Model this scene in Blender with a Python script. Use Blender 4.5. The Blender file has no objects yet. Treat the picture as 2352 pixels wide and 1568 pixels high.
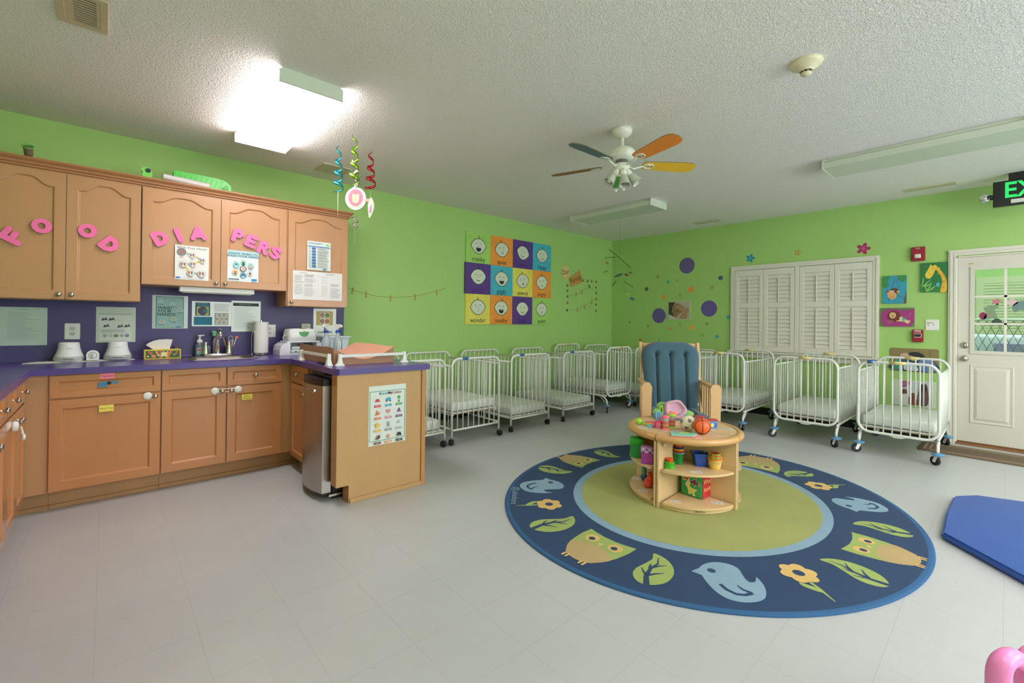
import bpy, bmesh, math, random
from mathutils import Vector, Matrix
from math import sin, cos, pi, radians, atan2, sqrt
random.seed(7)
S = bpy.context.scene
C = S.collection
# ---------------------------------------------------------------- camera
f_px, cy_px, CAM_H = 1029.0641, 733.7391, 1.2463
PITCH, ROLL, YAW = radians(.208), radians(.625), radians(47.85)
Fv = Vector((cos(YAW)*cos(PITCH), sin(YAW)*cos(PITCH), sin(PITCH)))
Rv = Vector((sin(YAW), -cos(YAW), 0)); Uv = Rv.cross(Fv)
Rv, Uv = Rv*cos(ROLL)+Uv*sin(ROLL), Uv*cos(ROLL)-Rv*sin(ROLL)
O = Vector((0, 0, CAM_H))
cd = bpy.data.cameras.new('camera'); cam = bpy.data.objects.new('camera', cd); C.objects.link(cam)
cam.matrix_world = Matrix(((Rv.x, Uv.x, -Fv.x, O.x), (Rv.y, Uv.y, -Fv.y, O.y), (Rv.z, Uv.z, -Fv.z, O.z), (0, 0, 0, 1)))
cd.sensor_width = 36; cd.sensor_fit = 'HORIZONTAL'; cd.lens = 36*f_px/2352
cd.shift_y = -(784-cy_px)/2352*1.0
cd.clip_start = .02
S.camera = cam
def ray(u, v): return Fv + Rv*((u-1176)/f_px) + Uv*((cy_px-v)/f_px)
def onz(u, v, z=0.):
    d = ray(u, v); return O + d*((z-CAM_H)/d.z)
def onx(u, v, x):
    d = ray(u, v); return O + d*(x/d.x)
def ony(u, v, y):
    d = ray(u, v); return O + d*(y/d.y)
# ---------------------------------------------------------------- materials
MATS = {}
def lin(c):
    return tuple(((x/255)/12.92 if x/255 <= .04045 else ((x/255+.055)/1.055)**2.4) for x in c)
def mat(name, rgb, rough=.5, metal=0., var=.06, scale=8., bump=0., bscale=60., spec=.5, stretch=None, trans=0., alpha=1., sheen=0., emit=None, coat=0.):
    if name in MATS: return MATS[name]
    m = bpy.data.materials.new(name); m.use_nodes = True
    nt = m.node_tree; N = nt.nodes; L = nt.links
    b = N['Principled BSDF']
    col = lin(rgb)
    b.inputs['Roughness'].default_value = rough; b.inputs['Metallic'].default_value = metal
    b.inputs['Specular IOR Level'].default_value = spec
    if trans: b.inputs['Transmission Weight'].default_value = trans
    if alpha < 1: b.inputs['Alpha'].default_value = alpha
    if sheen: b.inputs['Sheen Weight'].default_value = sheen
    if coat: b.inputs['Coat Weight'].default_value = coat; b.inputs['Coat Roughness'].default_value = .15
    if emit:
        b.inputs['Emission Color'].default_value = (*lin(emit[0]), 1); b.inputs['Emission Strength'].default_value = emit[1]
    tc = N.new('ShaderNodeTexCoord'); mp = N.new('ShaderNodeMapping'); L.new(tc.outputs['Object'], mp.inputs['Vector'])
    if stretch: mp.inputs['Scale'].default_value = stretch
    n = N.new('ShaderNodeTexNoise'); n.inputs['Scale'].default_value = scale; n.inputs['Detail'].default_value = 4
    L.new(mp.outputs['Vector'], n.inputs['Vector'])
    r = N.new('ShaderNodeMix'); r.data_type = 'RGBA'
    r.inputs[6].default_value = (*[max(0, x*(1-var)) for x in col], 1); r.inputs[7].default_value = (*[min(1, x*(1+var)) for x in col], 1)
    L.new(n.outputs['Fac'], r.inputs[0]); L.new(r.outputs[2], b.inputs['Base Color'])
    if bump:
        n2 = N.new('ShaderNodeTexNoise'); n2.inputs['Scale'].default_value = bscale; n2.inputs['Detail'].default_value = 3
        L.new(mp.outputs['Vector'], n2.inputs['Vector'])
        bp = N.new('ShaderNodeBump'); bp.inputs['Strength'].default_value = bump; bp.inputs['Distance'].default_value = .004
        L.new(n2.outputs['Fac'], bp.inputs['Height']); L.new(bp.outputs['Normal'], b.inputs['Normal'])
    MATS[name] = m
    return m
def K(h, rough=.6):
    """flat printed or plastic colour by hex"""
    h = h.lstrip('#'); return mat('c_%s_%d' % (h, rough*100), tuple(int(h[i:i+2], 16) for i in (0, 2, 4)), rough, var=.03)
WALL = mat('wall_green_paint', (166, 206, 118), .62, var=.03, scale=2.5, bump=.12, bscale=260)
CEIL = bpy.data.materials.new('ceiling_texture')
def mk_ceiling():
    m = CEIL; m.use_nodes = True; nt = m.node_tree; N = nt.nodes; L = nt.links; b = N['Principled BSDF']
    b.inputs['Base Color'].default_value = (*lin((240, 236, 230)), 1); b.inputs['Roughness'].default_value = .75
    tc = N.new('ShaderNodeTexCoord')
    n = N.new('ShaderNodeTexNoise'); n.inputs['Scale'].default_value = 62; n.inputs['Detail'].default_value = 2.5; n.inputs['Distortion'].default_value = 1.2
    L.new(tc.outputs['Object'], n.inputs['Vector'])
    cr = N.new('ShaderNodeValToRGB'); cr.color_ramp.elements[0].position = .42; cr.color_ramp.elements[1].position = .62
    L.new(n.outputs['Fac'], cr.inputs[0])
    bp = N.new('ShaderNodeBump'); bp.inputs['Strength'].default_value = .55; bp.inputs['Distance'].default_value = .006
    L.new(cr.outputs[0], bp.inputs['Height']); L.new(bp.outputs['Normal'], b.inputs['Normal'])
mk_ceiling()
FLOOR = bpy.data.materials.new('floor_vinyl_tile')
def mk_floor():
    m = FLOOR; m.use_nodes = True; nt = m.node_tree; N = nt.nodes; L = nt.links; b = N['Principled BSDF']
    b.inputs['Roughness'].default_value = .33; b.inputs['Specular IOR Level'].default_value = .45
    tc = N.new('ShaderNodeTexCoord'); geo = tc.outputs['Object']
    def math_(op, a, bb=None):
        x = N.new('ShaderNodeMath'); x.operation = op
        if isinstance(a, float): x.inputs[0].default_value = a
        else: L.new(a, x.inputs[0])
        if bb is not None:
            if isinstance(bb, float): x.inputs[1].default_value = bb
            else: L.new(bb, x.inputs[1])
        return x.outputs[0]
    sx = N.new('ShaderNodeSeparateXYZ'); L.new(geo, sx.inputs[0])
    def seam(o, off):
        a = math_('ADD', o, off); a = math_('DIVIDE', a, .3048); a = math_('FRACT', a); a = math_('SUBTRACT', a, .5); a = math_('ABSOLUTE', a)
        return math_('GREATER_THAN', a, .4962)
    sm = math_('MAXIMUM', seam(sx.outputs[0], 20.137), seam(sx.outputs[1], 20.112))
    nb = N.new('ShaderNodeTexNoise'); nb.inputs['Scale'].default_value = 1.3; L.new(geo, nb.inputs['Vector'])
    sm = math_('MULTIPLY', sm, nb.outputs['Fac'])
    # per tile tint
    fx = N.new('ShaderNodeVectorMath'); fx.operation = 'ADD'; fx.inputs[1].default_value = (20.137+.1524, 20.112+.1524, 0); L.new(geo, fx.inputs[0])
    dv = N.new('ShaderNodeVectorMath'); dv.operation = 'DIVIDE'; dv.inputs[1].default_value = (.3048, .3048, 1); L.new(fx.outputs[0], dv.inputs[0])
    fl = N.new('ShaderNodeVectorMath'); fl.operation = 'FLOOR'; L.new(dv.outputs[0], fl.inputs[0])
    wn = N.new('ShaderNodeTexWhiteNoise'); L.new(fl.outputs[0], wn.inputs['Vector'])
    mp = N.new('ShaderNodeMapping'); mp.inputs['Scale'].default_value = (1, 2.3, 1); mp.inputs['Rotation'].default_value = (0, 0, .5); L.new(geo, mp.inputs['Vector'])
    n1 = N.new('ShaderNodeTexNoise'); n1.inputs['Scale'].default_value = 36; n1.inputs['Detail'].default_value = 3; n1.inputs['Roughness'].default_value = .7; L.new(mp.outputs[0], n1.inputs['Vector'])
    fleck = N.new('ShaderNodeValToRGB'); fleck.color_ramp.elements[0].position = .70; fleck.color_ramp.elements[0].color = (0, 0, 0, 1); fleck.color_ramp.elements[1].position = .74; L.new(n1.outputs['Fac'], fleck.inputs[0])
    n2 = N.new('ShaderNodeTexNoise'); n2.inputs['Scale'].default_value = 1.1; n2.inputs['Detail'].default_value = 5; L.new(geo, n2.inputs['Vector'])
    base = N.new('ShaderNodeMix'); base.data_type = 'RGBA'; base.inputs[6].default_value = (*lin((184, 185, 185)), 1); base.inputs[7].default_value = (*lin((194, 198, 201)), 1)
    L.new(n2.outputs['Fac'], base.inputs[0])
    t2 = N.new('ShaderNodeMix'); t2.data_type = 'RGBA'; t2.blend_type = 'MULTIPLY'; t2.inputs[0].default_value = 1
    rr = N.new('ShaderNodeMapRange'); rr.inputs[3].default_value = .975; rr.inputs[4].default_value = 1.01; L.new(wn.outputs['Value'], rr.inputs[0])
    L.new(base.outputs[2], t2.inputs[6]); L.new(rr.outputs[0], t2.inputs[7])
    m1 = N.new('ShaderNodeMix'); m1.data_type = 'RGBA'; m1.inputs[7].default_value = (*lin((70, 68, 66)), 1); L.new(t2.outputs[2], m1.inputs[6]); L.new(math_('MULTIPLY', fleck.outputs[0], .75), m1.inputs[0])
    m2 = N.new('ShaderNodeMix'); m2.data_type = 'RGBA'; m2.inputs[7].default_value = (*lin((120, 116, 112)), 1); L.new(m1.outputs[2], m2.inputs[6]); L.new(math_('MULTIPLY', sm, .5), m2.inputs[0])
    L.new(m2.outputs[2], b.inputs['Base Color'])
mk_floor()
WOODU = mat('maple_stain_upper', (192, 142, 98), .42, var=.10, scale=3, stretch=(1.5, 1.5, .35), coat=.25)
WOODL = mat('maple_stain_lower', (192, 130, 80), .4, var=.12, scale=3, stretch=(1.5, 1.5, .35), coat=.3)
WOODT = mat('maple_plain_panel', (198, 156, 106), .5, var=.10, scale=3.5, stretch=(1.5, 1.5, .3))
WOODD = mat('crown_stain', (172, 118, 76), .45, var=.15, scale=8, stretch=(.4, 3, 3))
TOE = mat('toe_kick_stain', (176, 135, 92), .55, var=.2, scale=4)
BIRCH = mat('birch_plywood', (226, 192, 145), .42, var=.06, scale=3, stretch=(1, 1, .4), coat=.2)
BIRCHT = mat('birch_rim', (212, 162, 104), .38, var=.08, scale=4, coat=.3)
GLIDER = mat('glider_wood', (226, 184, 134), .42, var=.07, scale=4, stretch=(1, 1, .3))
PURPLE = mat('purple_laminate', (82, 62, 140), .3, var=.04, scale=30, coat=.2)
PSPLASH = mat('purple_backsplash', (76, 68, 124), .45, var=.05, scale=30)
WHITEM = mat('white_enamel_tube', (226, 228, 220), .3, var=.02, bump=.05, bscale=90)
TRIM = mat('white_trim_paint', (226, 222, 208), .4, var=.02, scale=5)
DOORP = mat('door_paint', (214, 210, 196), .42, var=.03, scale=3)
MATT = mat('mattress_vinyl', (222, 226, 218), .38, var=.04, scale=6, bump=.15, bscale=14)
PLY = mat('raw_deck_edge', (170, 140, 105), .7)
BLACK = mat('black_rubber', (26, 27, 28), .55)
BLACKP = mat('black_plastic', (22, 22, 24), .35)
BUMP = mat('blue_bumper', (92, 150, 200), .5)
NICKEL = mat('brushed_nickel', (190, 186, 178), .28, 1., var=.04, scale=40)
CHROME = mat('chrome', (215, 215, 215), .12, 1., var=.02)
STEEL = mat('stainless_steel', (176, 172, 166), .3, 1., var=.05, scale=6, stretch=(8, 8, .3))
WPLAST = mat('white_plastic', (235, 235, 232), .3, var=.02)
PAPER = mat('paper_white', (226, 232, 226), .55, var=.02)
LAMI = mat('laminated_paper', (206, 222, 212), .22, var=.03, coat=.5)
DIFF = mat('lens_unlit', (205, 212, 196), .35, var=.03)
FIXW = mat('fixture_metal', (214, 222, 206), .4, var=.02)
GLASS = mat('clear_glass', (235, 245, 240), .03, trans=1., var=0)
CLEARP = mat('clear_plastic', (225, 232, 238), .12, trans=.75, var=.02)
FABRIC = mat('teal_blue_fabric', (70, 104, 122), .9, var=.12, scale=60, bump=.25, bscale=400, sheen=.3)
RUGB = mat('rug_navy', (34, 64, 102), .95, var=.16, scale=4, bump=.6, bscale=500, sheen=.04)
RUGE = mat('rug_binding', (48, 94, 140), .9, var=.1, scale=20)
RUGG = mat('rug_green', (162, 168, 94), .95, var=.2, scale=3.5, bump=.6, bscale=500, sheen=.08)
RUGL = mat('rug_light_blue', (140, 172, 194), .95, var=.1, scale=8, bump=.6, bscale=500)
RUGY = mat('rug_yellow', (224, 188, 116), .95, var=.1, scale=8, bump=.6, bscale=500)
RUGT = mat('rug_tan', (190, 166, 118), .95, var=.1, scale=8, bump=.6, bscale=500)
RUGV = mat('rug_leaf_green', (162, 182, 104), .95, var=.1, scale=8, bump=.6, bscale=500)
MATB = mat('blue_vinyl_mat', (42, 84, 168), .38, var=.10, scale=3, bump=.5, bscale=5)
PINKF = mat('pink_foam', (255, 118, 178), .6, var=.03)
PINKE = mat('pink_foam_edge', (196, 60, 120), .6, var=.03)
PINKP = mat('pink_plastic', (250, 140, 208), .35, var=.02, coat=.2)
BROWNV = mat('changing_pad_underside', (168, 122, 88), .5, var=.08, scale=3, bump=.3, bscale=10)
PINKV = mat('changing_pad_vinyl', (222, 162, 134), .42, var=.05, scale=3, bump=.3, bscale=8)
LIT = mat('lit_lens', (255, 255, 255), .5, emit=((255, 244, 248), 17.0))
EXITG = mat('exit_letters', (40, 220, 110), .4, emit=((30, 225, 100), .35))
# ---------------------------------------------------------------- mesh builder
class B:
    def __init__(s): s.v = []; s.f = []; s.m = []; s.sm = []; s.mats = []
    def mi(s, m):
        if m not in s.mats: s.mats.append(m)
        return s.mats.index(m)
    def add(s, vs, fs, m, smooth=False):
        k = len(s.v); s.v += [Vector(v) for v in vs]; i = s.mi(m)
        for f in fs: s.f.append([k+j for j in f]); s.m.append(i); s.sm.append(smooth)
    def box(s, x0, x1, y0, y1, z0, z1, m, bev=0., T=None):
        if bev <= 0:
            vs = [(x, y, z) for z in (z0, z1) for y in (y0, y1) for x in (x0, x1)]
            fs = [(0, 2, 3, 1), (4, 5, 7, 6), (0, 1, 5, 4), (2, 6, 7, 3), (0, 4, 6, 2), (1, 3, 7, 5)]
        else:
            bm = bmesh.new(); bmesh.ops.create_cube(bm, size=1)
            for v in bm.verts: v.co = Vector(((x0+x1)/2+v.co.x*(x1-x0), (y0+y1)/2+v.co.y*(y1-y0), (z0+z1)/2+v.co.z*(z1-z0)))
            bmesh.ops.bevel(bm, geom=bm.edges[:], offset=bev, segments=2 if bev < .02 else 3, affect='EDGES', profile=.5)
            bm.verts.index_update(); vs = [v.co.copy() for v in bm.verts]; fs = [[v.index for v in f.verts] for f in bm.faces]; bm.free()
        if T: vs = [T(Vector(v)) for v in vs]
        s.add(vs, fs, m, bev >= .008)
    def ring(s, c, u, w, r, n): return [c+u*(r*cos(2*pi*i/n))+w*(r*sin(2*pi*i/n)) for i in range(n)]
    def cyl(s, p, q, r, m, r2=None, n=12, caps=True, smooth=True):
        p = Vector(p); q = Vector(q); r2 = r if r2 is None else r2
        d = (q-p).normalized(); a = Vector((0, 0, 1)) if abs(d.z) < .9 else Vector((1, 0, 0)); u = d.cross(a).normalized(); w = d.cross(u)
        vs = s.ring(p, u, w, r, n)+s.ring(q, u, w, r2, n)
        s.add(vs, [(i, (i+1) % n, n+(i+1) % n, n+i) for i in range(n)], m, smooth)
        if caps: s.add(vs[:n], [list(range(n))[::-1]], m); s.add(vs[n:], [list(range(n))], m)
    def tube(s, pts, r, m, n=8, closed=False):
        pts = [Vector(p) for p in pts]; N = len(pts); rings = []
        rs = r if isinstance(r, (list, tuple)) else [r]*N
        d0 = (pts[1]-pts[0]).normalized(); a = Vector((0, 0, 1)) if abs(d0.z) < .9 else Vector((1, 0, 0)); u = d0.cross(a).normalized()
        for i in range(N):
            if closed: d = (pts[(i+1) % N]-pts[i-1]).normalized()
            else: d = (pts[min(i+1, N-1)]-pts[max(i-1, 0)]).normalized()
            u = (u-d*u.dot(d)).normalized(); w = d.cross(u)
            rings += s.ring(pts[i], u, w, rs[i], n)
        fs = []
        for i in range(N if closed else N-1):
            j = (i+1) % N
            for k in range(n): fs.append((i*n+k, i*n+(k+1) % n, j*n+(k+1) % n, j*n+k))
        if not closed: fs.append(list(range(n))[::-1]); fs.append([(N-1)*n+k for k in range(n)])
        s.add(rings, fs, m, True)
    def lathe(s, prof, m, c=(0, 0, 0), n=24, T=None, smooth=True, caps=True, sq=1.):
        vs = []; c = Vector(c)
        for (r, z) in prof:
            for i in range(n): vs.append(Vector((r*cos(2*pi*i/n), r*sin(2*pi*i/n)*sq, z)))
        vs = [(T(v) if T else v+c) for v in vs]
        N = len(prof); fs = [(i*n+k, i*n+(k+1) % n, (i+1)*n+(k+1) % n, (i+1)*n+k) for i in range(N-1) for k in range(n)]
        s.add(vs, fs, m, smooth)
        if caps:
            if prof[0][0] > 1e-5: s.add(vs[:n], [list(range(n))[::-1]], m)
            if prof[-1][0] > 1e-5: s.add(vs[-n:], [list(range(n))], m)
    def ball(s, c, r, m, n=20, sc=(1, 1, 1), T=None):
        prof = [(sin(pi*i/12)*1., -cos(pi*i/12)*1.) for i in range(13)]; c = Vector(c)
        TT = lambda v: (T(Vector((v.x*sc[0]*r, v.y*sc[1]*r, v.z*sc[2]*r))) if T else c+Vector((v.x*sc[0]*r, v.y*sc[1]*r, v.z*sc[2]*r)))
        s.lathe(prof, m, n=n, T=TT, caps=False)
    def prism(s, poly, fr, d0, d1, m, msides=None, smooth=False):
        """polygon (a,b) in frame fr=(origin,U,V,N) from depth d0 to d1"""
        o, U, V, N = fr; n = len(poly)
        lo = [o+U*a+V*b+N*d0 for a, b in poly]; hi = [o+U*a+V*b+N*d1 for a, b in poly]
        s.add(hi, [list(range(n))], m)
        s.add(lo, [list(range(n))[::-1]], m)
        s.add(lo+hi, [(i, (i+1) % n, n+(i+1) % n, n+i) for i in range(n)], msides or m, smooth)
    def face(s, poly, fr, d, m):
        o, U, V, N = fr; s.add([o+U*a+V*b+N*d for a, b in poly], [list(range(len(poly)))], m)
    def loft(s, polys, fr, ds, m, cap=True, smooth=False):
        o, U, V, N = fr; n = len(polys[0]); vs = []
        for pl, d in zip(polys, ds): vs += [o+U*a+V*b+N*d for a, b in pl]
        s.add(vs, [(j*n+i, j*n+(i+1) % n, (j+1)*n+(i+1) % n, (j+1)*n+i) for j in range(len(polys)-1) for i in range(n)], m, smooth)
        if cap: s.add(vs[-n:], [list(range(n))], m)
    def text(s, body, fr, d, size, m, align='CENTER', extrude=0., offset=0., sx=1., mside=None):
        vs, fs, lo, hi = glyphs(body, size, align, extrude, offset)
        o, U, V, N = fr
        pts = [o+U*(v[0]*sx)+V*v[1]+N*(d+v[2]) for v in vs]
        if mside is None: s.add(pts, fs, m)
        else:
            top = [f for f in fs if all(vs[j][2] > hi-1e-5 for j in f)]; rest = [f for f in fs if f not in top]
            s.add(pts, top, m); s.add(pts, rest, mside)
    def build(s, name, parent=None, local=False):
        me = bpy.data.meshes.new(name)
        me.from_pydata(s.v, [], s.f)
        for m in s.mats: me.materials.append(m)
        me.polygons.foreach_set('material_index', s.m); me.polygons.foreach_set('use_smooth', s.sm)
        me.update()
        o = bpy.data.objects.new(name, me); C.objects.link(o)
        if parent is not None:
            o.parent = parent
            if not local: o.matrix_parent_inverse = wm(parent).inverted()
        return o
def wm(o):
    m = Matrix.Translation(o.location) @ o.rotation_euler.to_matrix().to_4x4()
    return (wm(o.parent) @ o.matrix_parent_inverse @ m) if o.parent else m
GC = {}
def glyphs(body, size, align, extrude, offset):
    key = (body, size, align, extrude, offset)
    if key in GC: return GC[key]
    cu = bpy.data.curves.new('t', 'FONT'); cu.body = body; cu.size = size; cu.align_x = align; cu.align_y = 'CENTER'
    cu.extrude = extrude; cu.offset = offset; cu.resolution_u = 2 if size < .04 else 4
    o = bpy.data.objects.new('t', cu); C.objects.link(o)
    dg = bpy.context.evaluated_depsgraph_get(); me = bpy.data.meshes.new_from_object(o.evaluated_get(dg))
    vs = [tuple(v.co) for v in me.vertices]; fs = [list(p.vertices) for p in me.polygons]
    bpy.data.objects.remove(o); bpy.data.curves.remove(cu); bpy.data.meshes.remove(me)
    zs = [v[2] for v in vs] or [0]
    GC[key] = (vs, fs, min(zs), max(zs)); return GC[key]
def tag(o, label=None, cat=None, group=None, kind=None):
    if label: o['label'] = label
    if cat: o['category'] = cat
    if group: o['group'] = group
    if kind: o['kind'] = kind
    return o
def empty(name, loc, rz=0., label=None, cat=None, group=None, kind=None):
    o = bpy.data.objects.new(name, None); C.objects.link(o); o.location = loc; o.rotation_euler = (0, 0, rz); o.empty_display_size = .05
    return tag(o, label, cat, group, kind)
def copy_tree(o, parent=None):
    c = o.copy(); C.objects.link(c)
    if parent is not None: c.parent = parent
    for ch in list(o.children): copy_tree(ch, c)
    return c
def at(name, x, y, z, label, cat, group=None, rz=0.): return empty(name, (x, y, z), rz, label, cat, group)
X, Y, Z = Vector((1, 0, 0)), Vector((0, 1, 0)), Vector((0, 0, 1))
def frA(x, z, y): return (Vector((x, y, z)), X, Z, -Y)       # things facing the room from the kitchen wall
def frB(y, z, x): return (Vector((x, y, z)), -Y, Z, -X)      # things facing the room from the window wall
def frF(x, y, z, r=0.): return (Vector((x, y, z)), Vector((cos(r), sin(r), 0)), Vector((-sin(r), cos(r), 0)), Z)
def rot(fr, r):
    o, U, V, N = fr; return (o, U*cos(r)+V*sin(r), V*cos(r)-U*sin(r), N)
def mv(fr, a, b, d=0.):
    o, U, V, N = fr; return (o+U*a+V*b+N*d, U, V, N)
def circ(a, b, r, n=20, r2=None, rt=0.):
    r2 = r if r2 is None else r2
    return [(a+r*cos(t)*cos(rt)-r2*sin(t)*sin(rt), b+r*cos(t)*sin(rt)+r2*sin(t)*cos(rt)) for t in [2*pi*i/n for i in range(n)]]
def rect(a0, b0, a1, b1): return [(a0, b0), (a1, b0), (a1, b1), (a0, b1)]
def rrect(a0, b0, a1, b1, r, n=5):
    out = []
    for (cx, cy, t0) in ((a1-r, b0+r, -pi/2), (a1-r, b1-r, 0), (a0+r, b1-r, pi/2), (a0+r, b0+r, pi)):
        out += [(cx+r*cos(t0+pi/2*i/n), cy+r*sin(t0+pi/2*i/n)) for i in range(n+1)]
    return out
def smooth_poly(pts, k=3):
    """closed Catmull-Rom through the points"""
    n = len(pts); out = []
    for i in range(n):
        p0, p1, p2, p3 = pts[i-1], pts[i], pts[(i+1) % n], pts[(i+2) % n]
        for j in range(k):
            t = j/k
            out.append(tuple(.5*((2*p1[q])+(-p0[q]+p2[q])*t+(2*p0[q]-5*p1[q]+4*p2[q]-p3[q])*t*t+(-p0[q]+3*p1[q]-3*p2[q]+p3[q])*t**3) for q in (0, 1)))
    return out
def stroke(pts, w):
    """thin ribbon polygon along a 2D polyline"""
    L_, R_ = [], []
    for i, p in enumerate(pts):
        a = pts[max(i-1, 0)]; c = pts[min(i+1, len(pts)-1)]; dx, dy = c[0]-a[0], c[1]-a[1]; l = sqrt(dx*dx+dy*dy) or 1
        ww = w(i/(len(pts)-1)) if callable(w) else w
        nx, ny = -dy/l*ww/2, dx/l*ww/2; L_.append((p[0]+nx, p[1]+ny)); R_.append((p[0]-nx, p[1]-ny))
    return L_+R_[::-1]
def arc(a, b, r, t0, t1, n=10): return [(a+r*cos(radians(t0+(t1-t0)*i/n)), b+r*sin(radians(t0+(t1-t0)*i/n))) for i in range(n+1)]
class Sheet:
    """a flat printed thing: paper of size w x h with its print stacked in hair-thin layers"""
    def __init__(s, fr, w, h, m, t=.001, r=0.):
        s.fr = fr; s.w = w; s.h = h; s.b = B(); s.d = t; s.b.prism(rect(0, 0, w, h) if not r else rrect(0, 0, w, h, r), fr, -.0008, t, m)
    def up(s): s.d += .00035
    def poly(s, p, col, up=True):
        if up: s.up()
        s.b.face(p, s.fr, s.d, col if not isinstance(col, str) else K(col))
    def rect(s, a0, b0, a1, b1, col): s.poly(rect(a0*s.w, b0*s.h, a1*s.w, b1*s.h), col)
    def circ(s, a, b, r, col, r2=None): s.poly(circ(a*s.w, b*s.h, r*s.w, 20, (r2 or r)*s.w), col)
    def text(s, t, a, b, size, col='#333333', align='CENTER', sx=1., off=0.):
        s.up(); s.b.text(t, mv(s.fr, a*s.w, b*s.h), s.d, size, K(col), align, sx=sx, offset=off)
    def lines(s, a0, a1, b1, b0, n, col='#9aa0a0', th=.012, jit=.3):
        s.up()
        for i in range(n):
            b = b1+(b0-b1)*(i/(max(1, n-1))); e = a1-(a1-a0)*jit*random.random()
            s.b.face(rect(a0*s.w, (b-th/2)*s.h, e*s.w, (b+th/2)*s.h), s.fr, s.d, K(col))
    def build(s, name, label, cat, group=None, kind=None):
        return tag(s.b.build(name), label, cat, group, kind)
# ================================================================ ROOM SHELL
XL, XB, YA, YBK, H = -1.0, 6.72, 4.76, -3.4, 2.695
DY0, DY1, DZ = -.575, .365, 1.985      # door opening in the window wall
b = B(); b.box(XL-.1, XB+.1, YBK-.1, YA+.1, -.1, 0, FLOOR); tag(b.build('floor'), kind='structure')
b = B(); b.box(XL-.1, XB+.1, YBK-.1, YA+.1, H, H+.1, CEIL); tag(b.build('ceiling'), kind='structure')
b = B(); b.box(XL-.1, XB+.1, YA, YA+.1, 0, H, WALL); tag(b.build('wall_back'), kind='structure')
b = B(); b.box(XL-.1, XL, YBK, YA, 0, H, WALL); tag(b.build('wall_left'), kind='structure')
b = B(); WX0, WX1, WZ0, WZ1 = 1.2, 5.6, .75, 2.15
b.box(XL-.1, WX0, YBK-.1, YBK, 0, H, WALL); b.box(WX1, XB+.1, YBK-.1, YBK, 0, H, WALL); b.box(WX0, WX1, YBK-.1, YBK, 0, WZ0, WALL); b.box(WX0, WX1, YBK-.1, YBK, WZ1, H, WALL)
tag(b.build('wall_front'), kind='structure')
w3 = empty('added_window', ((WX0+WX1)/2, YBK, WZ0), kind='structure')  # unseen window added behind the camera so daylight brightens the room
b = B()
for x in (WX0, (2*WX0+WX1)/3, (WX0+2*WX1)/3, WX1): b.box(x-.04, x+.04, YBK-.06, YBK+.02, WZ0-.05, WZ1+.05, TRIM)
for z in (WZ0, (WZ0+WZ1)/2, WZ1): b.box(WX0, WX1, YBK-.05, YBK+.015, z-.03, z+.03, TRIM)
b.build('window_frame', w3)
b = B()
b.box(XB, XB+.1, DY1, YA, 0, H, WALL); b.box(XB, XB+.1, YBK, DY0, 0, H, WALL); b.box(XB, XB+.1, DY0, DY1, DZ, H, WALL)
tag(b.build('wall_right'), kind='structure')
b = B(); b.box(2.0, XB-.012, YA-.012, YA, 0, .1, BLACKP); tag(b.build('baseboard_back'), kind='structure')
b = B(); b.box(XB-.012, XB, .44, YA-.012, 0, .1, BLACKP); tag(b.build('baseboard_right'), kind='structure')
b = B(); b.box(XL, 1.875, YA-.02, YA, .90, 1.5, PSPLASH); tag(b.build('trim_1'), kind='structure')
# ---------------------------------------------------------------- window with plantation shutters
w1 = empty('window_1', (XB, 1.85, .86), kind='structure')
def child(bb, name, parent): return bb.build(name, parent)
wy0, wy1, wz0, wz1 = 1.005, 2.69, .865, 2.065
def casing(b, y0, y1, z0, z1, w, m, bottom=True):
    """stepped casing around an opening in the window wall; y0..z1 outer"""
    for k, (o, d) in enumerate(((0, .022), (.014, .030), (.030, .020), (.044, .028))):
        o1 = (.014, .030, .044, w)[k]
        zb = z0
        b.box(XB-d, XB, y0+o, y0+o1, zb, z1-o, m); b.box(XB-d, XB, y1-o1, y1-o, zb, z1-o, m)
        b.box(XB-d, XB, y0+o1, y1-o1, z1-o1, z1-o, m)
b = B(); casing(b, wy0, wy1, wz0, wz1, .06, TRIM); child(b, 'window_frame', w1)
b = B(); b.box(XB-.028, XB, 1.822, 1.872, wz0, wz1-.06, TRIM, .004); child(b, 'mullion', w1)
b = B(); b.box(XB-.07, XB, wy0-.04, wy1+.03, wz0-.028, wz0, TRIM, .006); b.box(XB-.025, XB, wy0-.01, wy1, wz0-.095, wz0-.028, TRIM, .006); child(b, 'window_sill', w1)
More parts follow.
